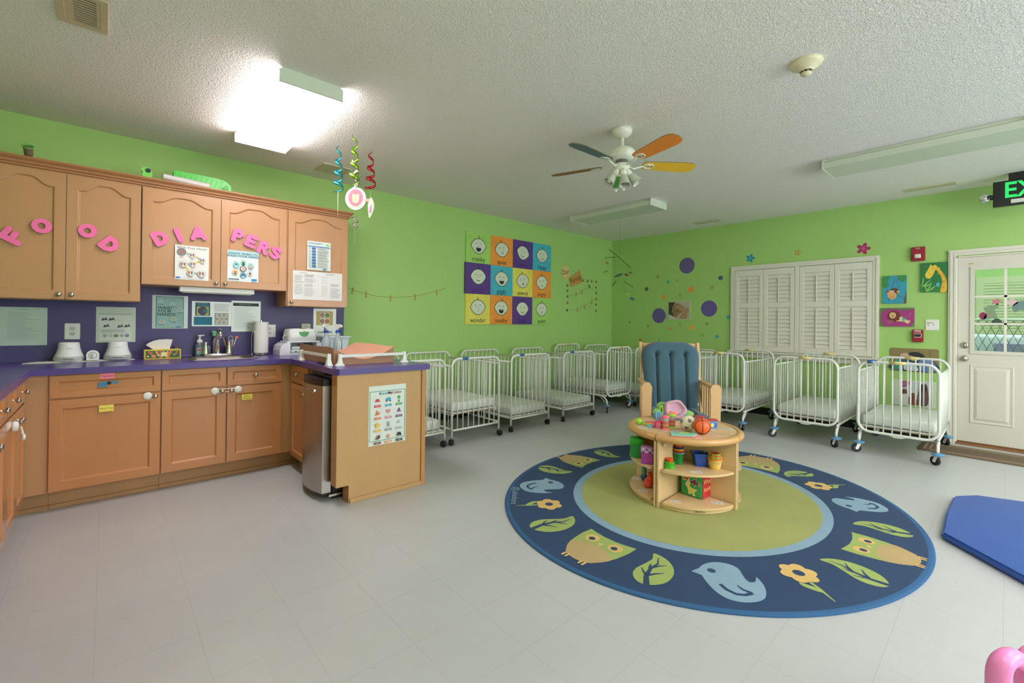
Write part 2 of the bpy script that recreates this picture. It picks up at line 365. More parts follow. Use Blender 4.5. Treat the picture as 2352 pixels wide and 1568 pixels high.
def shutter(y0, y1):
    z0, z1 = wz0+.004, wz1-.066; x1 = XB-.002; x0 = XB-.027
    st = .05; b = B()
    b.box(x0, x1, y0, y0+st, z0, z1, TRIM, .003); b.box(x0, x1, y1-st, y1, z0, z1, TRIM, .003)
    zm = z0+.60*(z1-z0)*.98-.02
    for a, c in ((z0, z0+.075), (zm-.045, zm+.03), (z1-.085, z1)): b.box(x0, x1, y0+st, y1-st, a, c, TRIM, .003)
    b.box(x1-.006, x1, y0+st, y1-st, z0+.07, z1-.08, TRIM)
    for a, c, n in ((z0+.075, zm-.045, 10), (zm+.03, z1-.085, 7)):
        p = (c-a)/n
        for i in range(n):
            zc = a+p*(i+.5)
            # closed louvre: a thin tilted blade
            vs = [(x0+.001, y0+st, zc-p*.46), (x0+.015, y0+st, zc+p*.46), (x0+.021, y0+st, zc+p*.44), (x0+.007, y0+st, zc-p*.48)]
            vs += [(x, y1-st, z) for x, _, z in vs]
            b.add(vs, [(0, 1, 2, 3), (7, 6, 5, 4), (0, 4, 5, 1), (1, 5, 6, 2), (2, 6, 7, 3), (3, 7, 4, 0)], TRIM)
    sp = child(b, 'shutter_panel', w1)
    yc = (y0+y1)/2
    for a, c in ((z0+.06, zm-.06), (zm+.0, z1-.12)):
        r = B(); r.box(x0-.008, x0+.003, yc-.006, yc+.006, a+.02, c, TRIM, .002); o = r.build('tilt_rod', sp); 
for y0, y1 in ((wy0+.064, 1.4385), (1.4415, 1.819), (1.875, 2.2505), (2.2535, wy1-.064)): shutter(y0, y1)
# ---------------------------------------------------------------- door to the next room
d1 = empty('door_1', (XB, -.1, 0), kind='structure')
b = B(); casing(b, DY0-.06, DY1+.06, 0, DZ+.07, .06, TRIM)
b.box(XB-.002, XB+.1, DY1-.012, DY1+.002, .02, DZ, TRIM); b.box(XB-.002, XB+.1, DY0-.002, DY0+.012, .02, DZ, TRIM); b.box(XB-.002, XB+.1, DY0, DY1, DZ-.012, DZ+.002, TRIM)
child(b, 'door_frame', d1)
sx0, sx1 = XB+.005, XB+.045; sy0, sy1 = DY0+.014, DY1-.014
gy0, gy1, gz0, gz1 = -.44, .231, .988, 1.838
b = B()
b.box(sx0, sx1, sy0, gy0, .036, DZ-.014, DOORP); b.box(sx0, sx1, gy1, sy1, .036, DZ-.014, DOORP)
b.box(sx0, sx1, gy0, gy1, .036, gz0, DOORP); b.box(sx0, sx1, gy0, gy1, gz1, DZ-.014, DOORP)
for (ya, yb) in ((-.052, .262), (-.47, -.16)):   # moulded lower panels
    fr = frB(yb, .235, sx0); w = yb-ya; h = .61
    o0 = rect(0, 0, w, h); 
    def ins(d): return rect(d, d, w-d, h-d)
    b.loft([ins(0), ins(.008), ins(.03), ins(.055)], fr, (.0008, .007, .002, .011), DOORP)
slab = child(b, 'door_slab', d1)
b = B()
fr = frB(gy1+.03, gz0-.03, sx0); W_, H_ = gy1-gy0+.06, gz1-gz0+.06
for a0, b0, a1, b1 in ((.035, 0, W_-.035, .035), (.035, H_-.035, W_-.035, H_), (0, 0, .035, H_), (W_-.035, 0, W_, H_)):
    b.prism(rect(a0, b0, a1, b1), fr, .0005, .009, DOORP)
ym = .04
for yy in (.01, -.215): b.box(sx0+.006, sx0+.02, yy-.010, yy+.010, gz0, gz1, TRIM)
for zz in (1.555, 1.272): b.box(sx0+.006, sx0+.02, gy0, gy1, zz-.010, zz+.010, TRIM)
b.build('muntin_grid', slab)
b = B(); b.box(sx0+.022, sx0+.028, gy0-.005, gy1+.005, gz0-.005, gz1+.005, GLASS); b.build('glass_pane', slab)
def roseknob(z, name, knob):
    b = B(); T = lambda v: Vector((sx0-v.z, .300+v.x, z+v.y))
    b.lathe([(.033, 0), (.033, .006), (.027, .012), (.014, .016), (.014, .03)] if knob else [(.034, 0), (.034, .006), (.028, .013), (.016, .016), (.016, .024), (0, .026)], NICKEL, T=T)
    if knob: b.lathe([(.012, .020), (.022, .024), (.028, .034), (.026, .044), (.016, .050), (0, .051)], NICKEL, T=T)
    else: b.box(sx0-.032, sx0-.022, .297, .303, z-.012, z+.012, NICKEL)
    b.build(name, slab)
roseknob(.905, 'door_knob', True); roseknob(1.045, 'deadbolt', False)
b = B(); b.box(XB-.03, XB+.1, DY0, DY1, 0, .02, mat('wood_threshold', (140, 95, 58), .5, var=.2)); b.box(XB-.0, XB+.045, DY0, DY1, .02, .035, mat('wood_threshold2', (120, 80, 48), .5)); child(b, 'threshold', d1)
b = B(); b.prism(rect(0, 0, .035, .014), frB(.275, 1.895, sx0), 0, .0012, K('c8a860')); b.build('tape', slab)
# stickers on the glass of the door
def sticker(polys, y, z, name, label):
    bb = B()
    for k, (p, c) in enumerate(polys): bb.prism(p, frB(y, z, sx0+.0205), 0, .0006+k*.0005, K(c))
    tag(bb.build(name), label, 'sticker', 'stickers on the door glass')
def flower(r, k=5, r0=.5, n=50): return [((r*(r0+(1-r0)*abs(cos(k*t/2))))*cos(t), (r*(r0+(1-r0)*abs(cos(k*t/2))))*sin(t)) for t in [2*pi*i/n for i in range(n)]]
def shift(p, a, b_, s=1.): return [(x*s+a, y*s+b_) for x, y in p]
hippo = smooth_poly([(-.09, 0), (-.06, .05), (0, .07), (.05, .06), (.075, .075), (.09, .04), (.10, -.01), (.05, -.04), (.05, -.07), (.02, -.06), (-.03, -.03), (-.06, -.06), (-.085, -.04)])
sticker([(shift(hippo, 0, 0, .9), '#6c8a86')], -.115, 1.445, 'hippo_sticker', 'grey green animal sticker on the right pane of the door glass')
sticker([(flower(.035), '#cc7d84')], .075, 1.50, 'flower_sticker', 'small pink flower sticker high on the left door pane')
sticker([(shift(flower(.04, 4, .7), 0, 0), '#cfb8b6')], -.035, 1.49, 'cloud_sticker', 'pale pink cloud sticker beside the grey animal on the door glass')
sticker([(circ(0, 0, .028, 18, .038), '#9a2f5c'), (stroke([(.0, .03), (.0, -.04)], .006), '#7c2148')], .168, 1.355, 'ladybird_sticker', 'dark magenta oval sticker on the left door pane')
sticker([(smooth_poly([(-.05, -.06), (-.03, .0), (-.05, .05), (-.01, .07), (.03, .08), (.05, .1), (.055, .06), (.03, .03), (.05, -.05), (.0, -.06)]), '#7f9a78'), (shift(flower(.02, 4, .7), .0, -.02), '#a98d78')], .115, 1.385, 'mouse_sticker', 'olive green animal sticker beside the magenta oval one')
sticker([(smooth_poly([(-.035, -.03), (-.03, .01), (0, .03), (.03, .01), (.035, -.03)]), '#3f5348')], .07, 1.30, 'hedgehog_sticker', 'dark rounded animal sticker just above the middle bar of the door glass')
# ---------------------------------------------------------------- next room seen through the door glass
NR = XB+2.6
GR2 = mat('next_room_green', (196, 226, 170), .6, var=.03)
b = B(); b.box(XB+.1, NR, -3.2, 1.8, -.1, 0, FLOOR); tag(b.build('floor'), kind='structure')
b = B(); b.box(NR, NR+.1, -3.2, 1.8, 0, H, GR2); tag(b.build('wall_next_room'), kind='structure')
b = B(); b.box(XB+.1, NR, 1.8, 1.9, 0, H, GR2); b.box(XB+.1, NR, -3.3, -3.2, 0, H, GR2); tag(b.build('wall_next_room_sides'), kind='structure')
b = B(); b.box(XB+.1, NR+.1, -3.3, 1.9, H, H+.1, CEIL); tag(b.build('ceiling'), kind='structure')
w2 = empty('window_2', (NR, -.55, 1.2), kind='structure')
b = B()
for (ya, yb) in ((-2.3, -1.35), (-1.25, .30)):
    b.box(NR-.03, NR, ya, yb, 1.02, 1.1, TRIM); b.box(NR-.03, NR, ya, yb, 1.86, 1.95, TRIM); b.box(NR-.026, NR, ya, ya+.08, 1.1, 1.86, TRIM); b.box(NR-.026, NR, yb-.08, yb, 1.1, 1.86, TRIM)
b.box(NR-.02, NR, -3.2, 1.8, 2.12, 2.2, TRIM)
child(b, 'window_frame', w2)
b = B()
for (ya, yb) in ((-2.22, -1.43), (-1.17, .22)):
    for i in range(19): b.box(NR-.022, NR-.004, ya, yb, 1.105+.04*i, 1.138+.04*i, TRIM)
child(b, 'blind', w2)
# lattice gate in the next room
b = B(); gx = XB+.55
WIRE = mat('galvanised_wire', (120, 128, 145), .5, .1)
RAILW = mat('gate_rail_white', (205, 215, 225), .4)
for k in range(-20, 40):
    for sgn in (1, -1):
        pts = []
        for j in range(13):
            z = .35+j*.08; yy = -1.5+k*.066+sgn*((j % 2)*.033)
            if -1.5 <= yy <= .75: pts.append((gx+.004*sgn, yy, z))
        if len(pts) > 2: b.tube(pts, .0028, WIRE, 4)
b.tube([(gx, -1.5, .0), (gx, -1.5, 1.32), (gx, .75, 1.32), (gx, .75, .0)], .016, RAILW, 8)
tag(b.build('mesh_gate'), 'wire mesh gate standing in the next room, seen through the door glass', 'gate')
b = B(); b.box(XB+1.0, XB+1.45, -1.5, .6, 0, .55, K('dfe2ea'), .02)
for i in range(5): b.box(XB+.99, XB+1.0, -1.45+i*.41, -1.08+i*.41, .08, .48, K('b9a6d6'), .01)
tag(b.build('toy_bin_unit'), 'white and lilac storage unit in the next room behind the mesh gate', 'storage unit')
b = B(); b.box(XB+1.02, XB+1.42, -.3, .5, .551, 1.15, K('c4c6ea'), .05); b.box(XB+1.0, XB+1.02, -.2, .1, .7, 1.05, K('9488d0'), .005); tag(b.build('playhouse_front'), 'blue lilac plastic play house front on the storage unit of the next room', 'toy')
b = B(); b.box(XB+1.05, XB+1.4, -1.2, -.45, .551, 1.0, K('dcc0ee'), .06); tag(b.build('toy_house'), 'purple plastic toy on the right of the storage unit in the next room', 'toy')
# ================================================================ KITCHEN CABINETS
def knob(p, d, parent, name='knob', label=None):
    """round nickel knob at point p sticking out along d"""
    b = B(); d = Vector(d); a = Vector((0, 0, 1)); u = d.cross(a).normalized()
    T = lambda v: p+u*v.x+a*v.y+d*v.z
    b.lathe([(.008, 0), (.0055, .004), (.005, .012), (.012, .016), (.0155, .021), (.015, .026), (.009, .031), (0, .032)], NICKEL, n=16, T=T)
    return tag(b.build(name, parent), label)
def door_panel(fr, w, h, parent, m, name='door', arch=0., st=.055, th=.02, glassy=False):
    """cabinet door in frame fr: stiles, rails and a sunk panel; arch lifts the middle of the top"""
    b = B(); top = h-st*(1.0 if not arch else .72)
    n = 18; x0, x1 = st, w-st; ys = top-arch
    def yt(t): # cathedral curve, t 0..1 across
        s_ = max(0., 1-abs(2*t-1)/.86); return ys+arch*(.5-.5*cos(pi*min(1, s_*1.25))) if arch else top
    tp = [(x1+(x0-x1)*i/n, yt(1-i/n)) for i in range(n+1)] if arch else [(x1, top), (x0, top)]
    inner = [(x0, st), (x1, st)]+tp
    b.prism(rect(0, 0, st, h), fr, 0, th, m); b.prism(rect(w-st, 0, w, h), fr, 0, th, m)
    b.prism(rect(st, 0, w-st, st), fr, 0, th, m)
    b.prism([(x0, h), (x0, yt(0))]+[(x0+(x1-x0)*i/n, yt(i/n)) for i in range(1, n)]+[(x1, yt(1)), (x1, h)] if arch else rect(st, top, w-st, h), fr, 0, th, m)
    cx, cy = w/2, h/2
    def inset(d): 
        kx = (w-2*st-2*d)/(w-2*st); ky = ((top-st)-2*d)/(top-st); yc = (top+st)/2
        return [(cx+(a-cx)*kx, yc+(c-yc)*ky) for a, c in inner]
    b.loft([inset(0), inset(.004), inset(.010), inset(.013)], fr, (th, th-.0015, th-.010, th-.011), m)
    return b.build(name, parent)
RECA = dict()
# upper cabinets ------------------------------------------------
UF = 4.42
def upper(x0, x1, z0, z1, doors, label, filler=0.):
    t = empty('wall_cabinet', ((x0+x1)/2, 4.59, z0), label=label, cat='cabinet', group='wall cabinets above the counter')
    b = B(); b.box(x0, x1, UF, YA, z0, z1, WOODU, .002)
    b.build('cabinet_body', t)
    for (a, c, kn) in doors:
        d = door_panel(frA(a, z0+.004, UF), c-a, z1-z0-.02, t, WOODU, arch=.055)
        kx = a+.03 if kn < 0 else c-.03
        knob(Vector((kx, UF-.02, z0+.036)), -Y, d)
    return t
upper(-1.0, .188, 1.362, 2.25, ((-.612, -.2165, 1), (-.2135, .184, -1)), 'tall maple wall cabinet with pink letters spelling food, left of the shorter ones')
upper(.190, 1.211, 1.497, 2.25, ((.194, .6985, 1), (.7025, 1.207, -1)), 'shorter double-door maple wall cabinet above the sink')
upper(1.213, 1.776, 1.362, 2.25, ((1.222, 1.768, -1),), 'single-door maple wall cabinet at the right end with white papers')
b = B()
prof = [(0, 0), (.012, 0), (.014, .012), (.024, .018), (.026, .030), (.040, .044), (.044, .050), (.044, .060), (0, .060)]
def crown():
    vs = []; n = len(prof)
    for (x, side) in ((-1.0, 0), (1.776, 1), (1.776, 2)):
        for p, z in prof:
            if side == 0: vs.append((x, UF-p, 2.25+z))
            elif side == 1: vs.append((x+p, UF-p, 2.25+z))
            else: vs.append((x+p, YA, 2.25+z))
    fs = [(j*n+i, j*n+(i+1) % n, (j+1)*n+(i+1) % n, (j+1)*n+i) for j in range(2) for i in range(n)]
    b.add(vs, fs, WOODD)
crown(); b.box(-1.0, 1.776, UF, YA, 2.25, 2.303, WOODD)
tag(b.build('crown_moulding'), 'stained maple crown moulding running along the tops of the wall cabinets', 'moulding')
# under cabinet light
t = empty('under_cabinet_light', (.66, 4.5, 1.44), label='white strip light under the shorter wall cabinet above the sink', cat='light fixture')
b = B(); b.box(.43, .96, 4.43, 4.52, 1.455, 1.497, WPLAST, .006); b.build('housing', t)
b = B(); b.box(.45, .94, 4.44, 4.51, 1.448, 1.456, DIFF, .003); b.build('lens', t)
# base cabinets --------------------------------------------------
BF = 4.07
def base_unit(name, label, x0, x1, parts):
    t = empty(name, ((x0+x1)/2, 4.4, 0), label=label, cat='cabinet', group='base cabinets along the back wall')
    b = B(); b.box(x0, x1, BF, YA-.001, .125, .872, WOODL); b.build('cabinet_body', t)
    b = B(); b.box(x0, x1, 4.15, 4.19, 0, .125, TOE); b.box(x0, x1, 4.135, 4.15, 0, .028, TOE, .003); b.build('toe_kick', t)
    for p in parts:
        kind, a, c, z0, z1 = p[:5]
        d = door_panel(frA(a, z0, BF), c-a, z1-z0, t, WOODL, name=kind, st=.035 if kind != 'door' else .055, arch=0)
        if p[5] is not None: knob(Vector((p[5][0], BF-.02, p[5][1])), -Y, d)
    return t
DZ0, DZ1, RZ0, RZ1 = .133, .712, .724, .866
base_unit('base_cabinet', 'wide base cabinet left of the sink with yellow extra toys note and blue tape', -.265, .294, (('drawer', -.262, .2915, RZ0, RZ1, None), ('door', -.262, .2915, DZ0, DZ1, (.262, .690))))
base_unit('sink_cabinet', 'two-door maple base cabinet under the sink with two drawer fronts', .295, 1.09, (('drawer_front', .300, .690, RZ0, RZ1, None), ('drawer', .700, 1.086, RZ0, RZ1, (.893, .795)), ('door', .300, .690, DZ0, DZ1, (.665, .684)), ('door', .700, 1.086, DZ0, DZ1, (.726, .684))))
b = B(); b.box(-.372, -.266, BF, 4.3, .125, .872, mat('filler_stain', (190, 142, 98), .45, var=.06, scale=3)); b.box(-.462, -.266, 4.15, 4.19, 0, .125, TOE); b.box(-.462, -.266, 4.135, 4.15, 0, .028, TOE)
tag(b.build('filler_panel'), 'plain maple corner filler panel between the left cabinets and the wide base cabinet', 'filler panel')
b = B(); b.box(1.091, 1.178, BF+.0005, 4.3, .125, .872, mat('filler_stain', (190, 142, 98))); b.box(1.091, 1.248, 4.15, 4.19, 0, .125, TOE); b.box(1.091, 1.24, 4.135, 4.15, 0, .028, TOE)
tag(b.build('filler_panel'), 'plain maple corner filler panel where the peninsula meets the sink cabinet', 'filler panel')
# left run ------------------------------------------------------
LX = -.385
t = empty('base_cabinet', (-.7, 3.0, 0), label='base cabinet run along the left wall with glossy doors, drawers and knobs', cat='cabinet')
b = B(); b.box(XL+.003, LX, 1.2, 4.069, .10, .872, WOODL); b.build('cabinet_body', t)
b = B(); b.box(XL+.003, LX-.075, 1.2, 4.12, 0, .10, TOE); b.build('toe_kick', t)
GLOSS = mat('maple_gloss', (200, 134, 84), .16, var=.12, scale=3, stretch=(1.5, 1.5, .35), coat=.9)
def frL(y, z): return (Vector((LX, y, z)), Y, Z, X)
ys = [4.055-.0]
yy = 4.052
for k, (w, kz, kd) in enumerate(((.36, .78, -1), (.36, .78, 1), (.36, .78, -1), (.36, .78, 1), (.38, .78, -1), (.38, .78, 1))):
    y1 = yy; y0 = yy-w+.006; yy -= w
    d = door_panel(frL(y0, RZ0), y1-y0, RZ1-RZ0, t, GLOSS, name='drawer', st=.03)
    knob(Vector((LX+.02, (y0+y1)/2+.03, .795)), X, d)
    d = door_panel(frL(y0, .108), y1-y0, DZ1-.108, t, GLOSS, name='door', st=.05)
    knob(Vector((LX+.02, (y0+.035 if kd < 0 else y1-.035), .660)), X, d)
for k, y in enumerate((3.885, 3.52, 3.16)):
    s_ = Sheet(frL(y+.05, .845), .035, .022, K('ff7aa8')); s_.fr = (Vector((LX+.0205, y+.05, .845)), Y, Z, X); s_.b = B(); s_.b.prism(rect(0, 0, .04, .02), s_.fr, 0, .001, K('ff7aa8'))
    s_.build('sticky_label', 'bright pink tape label on a drawer of the left cabinet run', 'label', 'pink labels on the left drawers')
# peninsula ------------------------------------------------------
PX = 1.178
t = empty('base_cabinet', (1.45, 3.9, 0), label='narrow peninsula cabinet with one drawer and door beside the small fridge', cat='cabinet', group='base cabinets of the peninsula')
b = B(); b.box(PX, 1.80, 3.60, 4.069, .105, .872, WOODL); b.box(PX+.0, 1.80, 3.585, 3.60, 0, .872, WOODL); b.build('cabinet_body', t)
b = B(); b.box(PX+.07, 1.80, 3.60, 4.069, 0, .105, TOE); b.box(PX+.055, PX+.07, 3.60, 4.069, 0, .028, TOE); b.build('toe_kick', t)
def frP(y, z): return (Vector((PX, y, z)), -Y, Z, -X)
d = door_panel(frP(4.045, RZ0), .425, RZ1-RZ0-.004, t, WOODL, name='drawer', st=.03); knob(Vector((PX-.02, 3.84, .795)), -X, d, label='chrome knob')
d = door_panel(frP(4.045, .108), .425, DZ1-.108, t, GLOSS, name='door', st=.045); knob(Vector((PX-.02, 3.66, .655)), -X, d, label='chrome knob')
bb = B(); bb.prism(rect(0, 0, .035, .03), (Vector((PX-.0205, 3.875, .822)), -Y, Z, -X), 0, .001, K('ff7a90'))
bb.text('E', (Vector((PX-.0205, 3.857, .837)), -Y, Z, -X), .0013, .02, K('8a2030'))
tag(bb.build('sticky_label'), 'small pink sticky label on the narrow peninsula drawer', 'label')
t = empty('end_panel', (1.5, 3.0, 0), label='tan wooden end panel of the peninsula holding the colours poster', cat='cabinet panel')
b = B()
pf = (Vector((0, 3.0, 0)), X, Z, -Y)
b.prism([(1.143, .122), (1.228, .122), (1.228, 0), (1.78, 0), (1.78, .872), (1.143, .872)], pf, -.085, .012, WOODT, msides=WOODL)
b.build('panel', t)
b = B(); b.box(1.235, 1.78, 2.974, 2.988, 0, .03, WOODT, .003); b.build('base_strip', t)
b = B(); b.box(1.7805, 1.812, 2.975, 3.05, 0, .872, mat('end_trim', (196, 140, 84), .45, var=.08, scale=3)); b.build('corner_trim', t)
b = B(); b.box(1.802, 1.814, 3.051, YA-.013, .0, .872, mat('end_trim', (196, 140, 84))); tag(b.build('back_panel'), 'stained wooden back panel closing the peninsula on the crib side', 'cabinet panel')
# countertop ------------------------------------------------------
b = B()
sx, sy, sw, sd = .715, 4.42, .225, .17     # sink hole centre and half sizes
# U-shaped top laid as slabs with rounded nose, split around the sink hole
zt, zb = .914, .8735
def slab(poly): b.prism(poly, frF(0, 0, 0), zb, zt, PURPLE)
slab([(XL, 1.2), (-.34, 1.2), (-.34, 4.03), (-.30, YA), (XL, YA)])
slab(rect(-.30, sy+sd, 1.30, YA)); slab([(-.34, 4.03), (1.09, 4.03), (1.30, sy-sd), (-.30, sy-sd)])
slab(rect(-.30, sy-sd, sx-sw, sy+sd)); slab(rect(sx+sw, sy-sd, 1.30, sy+sd))
slab([(-.34, 4.03), (-.30, sy-sd), (-.30, YA)])
slab([(1.09, 4.03), (1.14, 3.98), (1.125, 3.0), (1.15, 2.97), (1.835, 2.955), (1.835, 4.30), (1.835, YA), (1.30, YA), (1.30, sy-sd)])
b.box(-.30, 1.875, YA-.03, YA-.0205, zt, zt+.012, PURPLE, .003)
tag(b.build('countertop'), 'purple laminate countertop wrapping around three sides of the kitchen corner', 'countertop')
# sink and faucet
t = empty('sink', (sx, sy, .914), label='stainless steel drop-in sink with chrome faucet', cat='sink')
b = B(); fr = frF(sx, sy, 0)
out = rrect(-.25, -.20, .25, .205, .05, 6); mid = rrect(-.21, -.16, .21, .11, .06, 6); low = rrect(-.195, -.145, .195, .095, .05, 6)
b.loft([out, rrect(-.245, -.195, .245, .20, .05, 6), mid, low], fr, (.9145, .9205, .918, .80), STEEL, smooth=True)
b.build('basin', t)
b = B(); fx, fy = sx+.0, sy+.16
b.box(fx-.10, fx+.10, fy-.026, fy+.026, .920, .942, CHROME, .009)
b.tube([(fx, fy, .94), (fx, fy, 1.03), (fx, fy-.008, 1.09), (fx, fy-.035, 1.13), (fx, fy-.075, 1.145), (fx, fy-.115, 1.125), (fx, fy-.135, 1.075)], [.021, .018, .016, .015, .015, .015, .015], CHROME, 12)
b.build('faucet', t)
for s_ in (-1, 1):
    b = B(); b.lathe([(.024, 0), (.019, .02), (.014, .05), (.010, .085), (.012, .098), (0, .104)], CHROME, c=(fx+s_*.085, fy, .938), n=16, sq=.8); b.build('tap_handle', t)
# fridge -----------------------------------------------------------
t = empty('mini_fridge', (1.45, 3.3, 0), label='narrow stainless steel undercounter fridge with black case under the peninsula', cat='fridge')
b = B(); b.box(1.16, 1.70, 3.115, 3.525, .045, .862, BLACKP, .01); b.box(1.18, 1.24, 3.14, 3.18, 0, .045, BLACK); b.box(1.18, 1.24, 3.46, 3.50, 0, .045, BLACK); b.box(1.64, 1.68, 3.14, 3.5, 0, .045, BLACK)
b.box(1.14, 1.40, 3.105, 3.11, .03, .045, NICKEL); b.build('case', t)
b = B(); n = 14; y0, y1 = 3.115, 3.525
cur = [(y0+(y1-y0)*i/n, 1.095-.035*sin(pi*(.0+1.0*i/n))**.9) for i in range(n+1)]
poly = [(x, y) for y, x in cur]
for (z0, z1, m, g) in ((.060, .79, STEEL, 0), (.79, .835, BLACKP, .004), (.048, .060, BLACKP, .0)):
    vs = [(x+g, y, z0) for x, y in poly]+[(x+g, y, z1) for x, y in poly]; k = n+1
    b.add(vs, [(i, i+1, k+i+1, k+i) for i in range(n)], m, True)
    bk = [(1.155, y1, z0), (1.155, y0, z0), (1.155, y1, z1), (1.155, y0, z1)]
    b.add([vs[0], vs[n], vs[k], vs[k+n]]+bk, [(0, 2, 7, 5), (1, 4, 6, 3), (5, 7, 6, 4)], m)
    b.add(vs[k:]+[bk[2], bk[3]], [list(range(k+2))], m); b.add(vs[:k]+[bk[0], bk[1]], [list(range(k+2))[::-1]], m)
b.build('door', t)
b = B(); b.prism(rrect(0, 0, .055, .022, .006), (Vector((1.0625, 3.245, .742)), -Y, Z, -X), -.012, .003, CHROME); b.text('Magic', (Vector((1.0625, 3.2175, .753)), -Y, Z, -X), .0035, .014, BLACKP) if 0 else b.prism(rect(.006, .006, .049, .016), (Vector((1.0625, 3.245, .742)), -Y, Z, -X), .003, .0038, BLACKP); b.build('badge', t)
b = B(); b.box(1.12, 1.40, 3.17, 3.46, .8625, .8695, BLACKP, .002); b.build('top_tray', t)
# labels and tapes --------------------------------------------------
def note(x0, z1, x1, z0, txt, colr, name, label, y=BF-.0205, tcol='#5a4a20', size=.018, lines2=None):
    s_ = Sheet(frA(x0, z0, y), x1-x0, z1-z0, K(colr), .0012)
    if txt and lines2: s_.text(txt, .5, .68, size, tcol); s_.text(lines2, .5, .30, size, tcol)
    elif txt: s_.text(txt, .5, .5, size, tcol)
    return s_.build(name, label, 'label')
note(-.027, .868, .045, .832, 'Supplies', '#ff8aa6', 'sticky_label', 'pink sticky label on the drawer of the wide base cabinet', tcol='#8a2440')
note(-.031, .655, .043, .612, 'Extra Toys', '#f0e060', 'sticky_label', 'yellow sticky note reading extra toys on the wide cabinet door', size=.015)
note(.798, .645, .872, .600, 'Extra', '#f0e060', 'sticky_label', 'yellow sticky note reading extra diapers on the right sink cabinet door', size=.019, lines2='Diapers')
t = empty('tape', (.015, BF-.02, .79), label='strip of blue painter tape across the wide drawer front', cat='tape')
b = B(); b.prism([(-.036, .776), (.008, .778), (.008, .793), (.030, .797), (.066, .795), (.066, .811), (.002, .813), (-.034, .808)], frA(0, 0, BF-.0205), 0, .0012, K('3d86b0')); b.prism(circ(.018, .802, .011), frA(0, 0, BF-.0205), .0013, .002, BLACKP); b.build('tape_strip', t)
def lock(x, z, label, strap=0.):
    t = empty('child_lock', (x, BF-.03, z), label=label, cat='child lock', group='white child locks on the base cabinets')
    b = B(); T = lambda v: Vector((x+v.x, BF-.0205-v.z, z+v.y))
    b.lathe([(.025, 0), (.027, .004), (.024, .010), (.012, .013), (0, .013)], WPLAST, T=T, n=20); b.build('disc', t)
    if strap:
        b = B(); b.tube([(x, BF-.030, z+.012), (x+strap, BF-.034, z+.012), (x+strap+.02, BF-.034, z), (x+strap, BF-.034, z-.012), (x, BF-.030, z-.012)], .003, WPLAST, 6); b.build('strap', t)
lock(.220, .694, 'white round child lock beside the knob of the wide cabinet door')
lock(.618, .690, 'white round child lock on the left sink cabinet door', .12)
lock(.772, .690, 'white round child lock on the right sink cabinet door')
t = empty('child_lock', (-.35, 3.5, .64), label='white child lock hanging from a knob of the left cabinet run', cat='child lock')
b = B(); T = lambda v: Vector((LX+.021+v.z, 3.56+v.x, .655+v.y)); b.lathe([(.026, 0), (.028, .006), (.024, .02), (0, .022)], WPLAST, T=T); b.build('disc', t)
b = B(); b.tube([(-.335, 3.56, .65), (-.325, 3.545, .615), (-.325, 3.545, .585), (-.325, 3.575, .585), (-.335, 3.565, .62)], .004, WPLAST, 6); b.ball((-.325, 3.56, .592), .018, WPLAST, sc=(.5, 1, 1)); b.build('strap', t)
# pink foam letters --------------------------------------------------
STROKES = {
 'F': [[(-.22, -.35), (-.24, .33)], [(-.22, .34), (.22, .35)], [(-.2, -.02), (.14, .0)]],
 'O': [[(.27*cos(a), .30*sin(a)) for a in [pi*i/10 for i in range(11)]], [(.27*cos(a), -.30*sin(a)) for a in [pi*i/10 for i in range(11)]]],
 'D': [[(-.25, -.34), (-.25, .34)], [(-.25, .34), (.0, .33), (.18, .22), (.26, .0), (.18, -.22), (.0, -.33), (-.25, -.34)]],
 'I': [[(0, -.36), (0, .36)]],
 'A': [[(-.30, -.34), (0, .34)], [(.30, -.34), (0, .34)], [(-.18, -.16), (.18, -.16)]],
 'P': [[(-.22, -.36), (-.22, .34)], [(-.22, .34), (.08, .34), (.20, .17), (.08, .0), (-.22, -.01)]],
 'E': [[(-.22, -.34), (-.22, .34)], [(-.22, .34), (.20, .34)], [(-.2, .0), (.15, .0)], [(-.22, -.34), (.22, -.34)]],
 'R': [[(-.22, -.36), (-.22, .34)], [(-.22, .34), (.08, .34), (.20, .17), (.08, .0), (-.22, -.01)], [(.0, .0), (.22, -.35)]],
 'S': [[(.22, .25), (.08, .35), (-.12, .34), (-.22, .20), (-.10, .04), (.10, -.04), (.22, -.20), (.12, -.34), (-.08, -.35), (-.22, -.26)]]}
def letter(ch, u, v, deg, word, size=.118, sx=1.08):
    p = ony(u, v, UF-.0205); fr = rot(frA(p.x, p.z, UF-.0205), radians(deg)); b = B(); w_ = .27 if ch != 'O' else .25; k = 0
    for line in STROKES[ch]:
        for poly in (stroke(line, w_), circ(line[0][0], line[0][1], w_/2, 16), circ(line[-1][0], line[-1][1], w_/2, 16)):
            q = [(x*size*sx, y*size) for x, y in poly]; ar = sum(q[i-1][0]*q[i][1]-q[i][0]*q[i-1][1] for i in range(len(q)))
            q = q if ar > 0 else q[::-1]
            cx_ = sum(x for x, y in q)/len(q); cz_ = sum(y for x, y in q)/len(q)
            b.prism(q, fr, -.0005, .0065+k*.00006, PINKF, msides=PINKE); k += 1
        for (x, y) in line[1:-1]: b.prism(circ(x*size*sx, y*size, w_/2*size, 14), fr, -.0005, .0065+k*.00006, PINKF, msides=PINKE); k += 1
    where = {'food': 'on the tall cabinet doors', 'diapers': 'on the cabinet doors above the sink'}[word.split()[0]]
    return tag(b.build('foam_letter'), 'pink foam letter %s %s' % (word.split(' ', 1)[1], where), 'letter', 'pink foam letters on the cabinet doors')
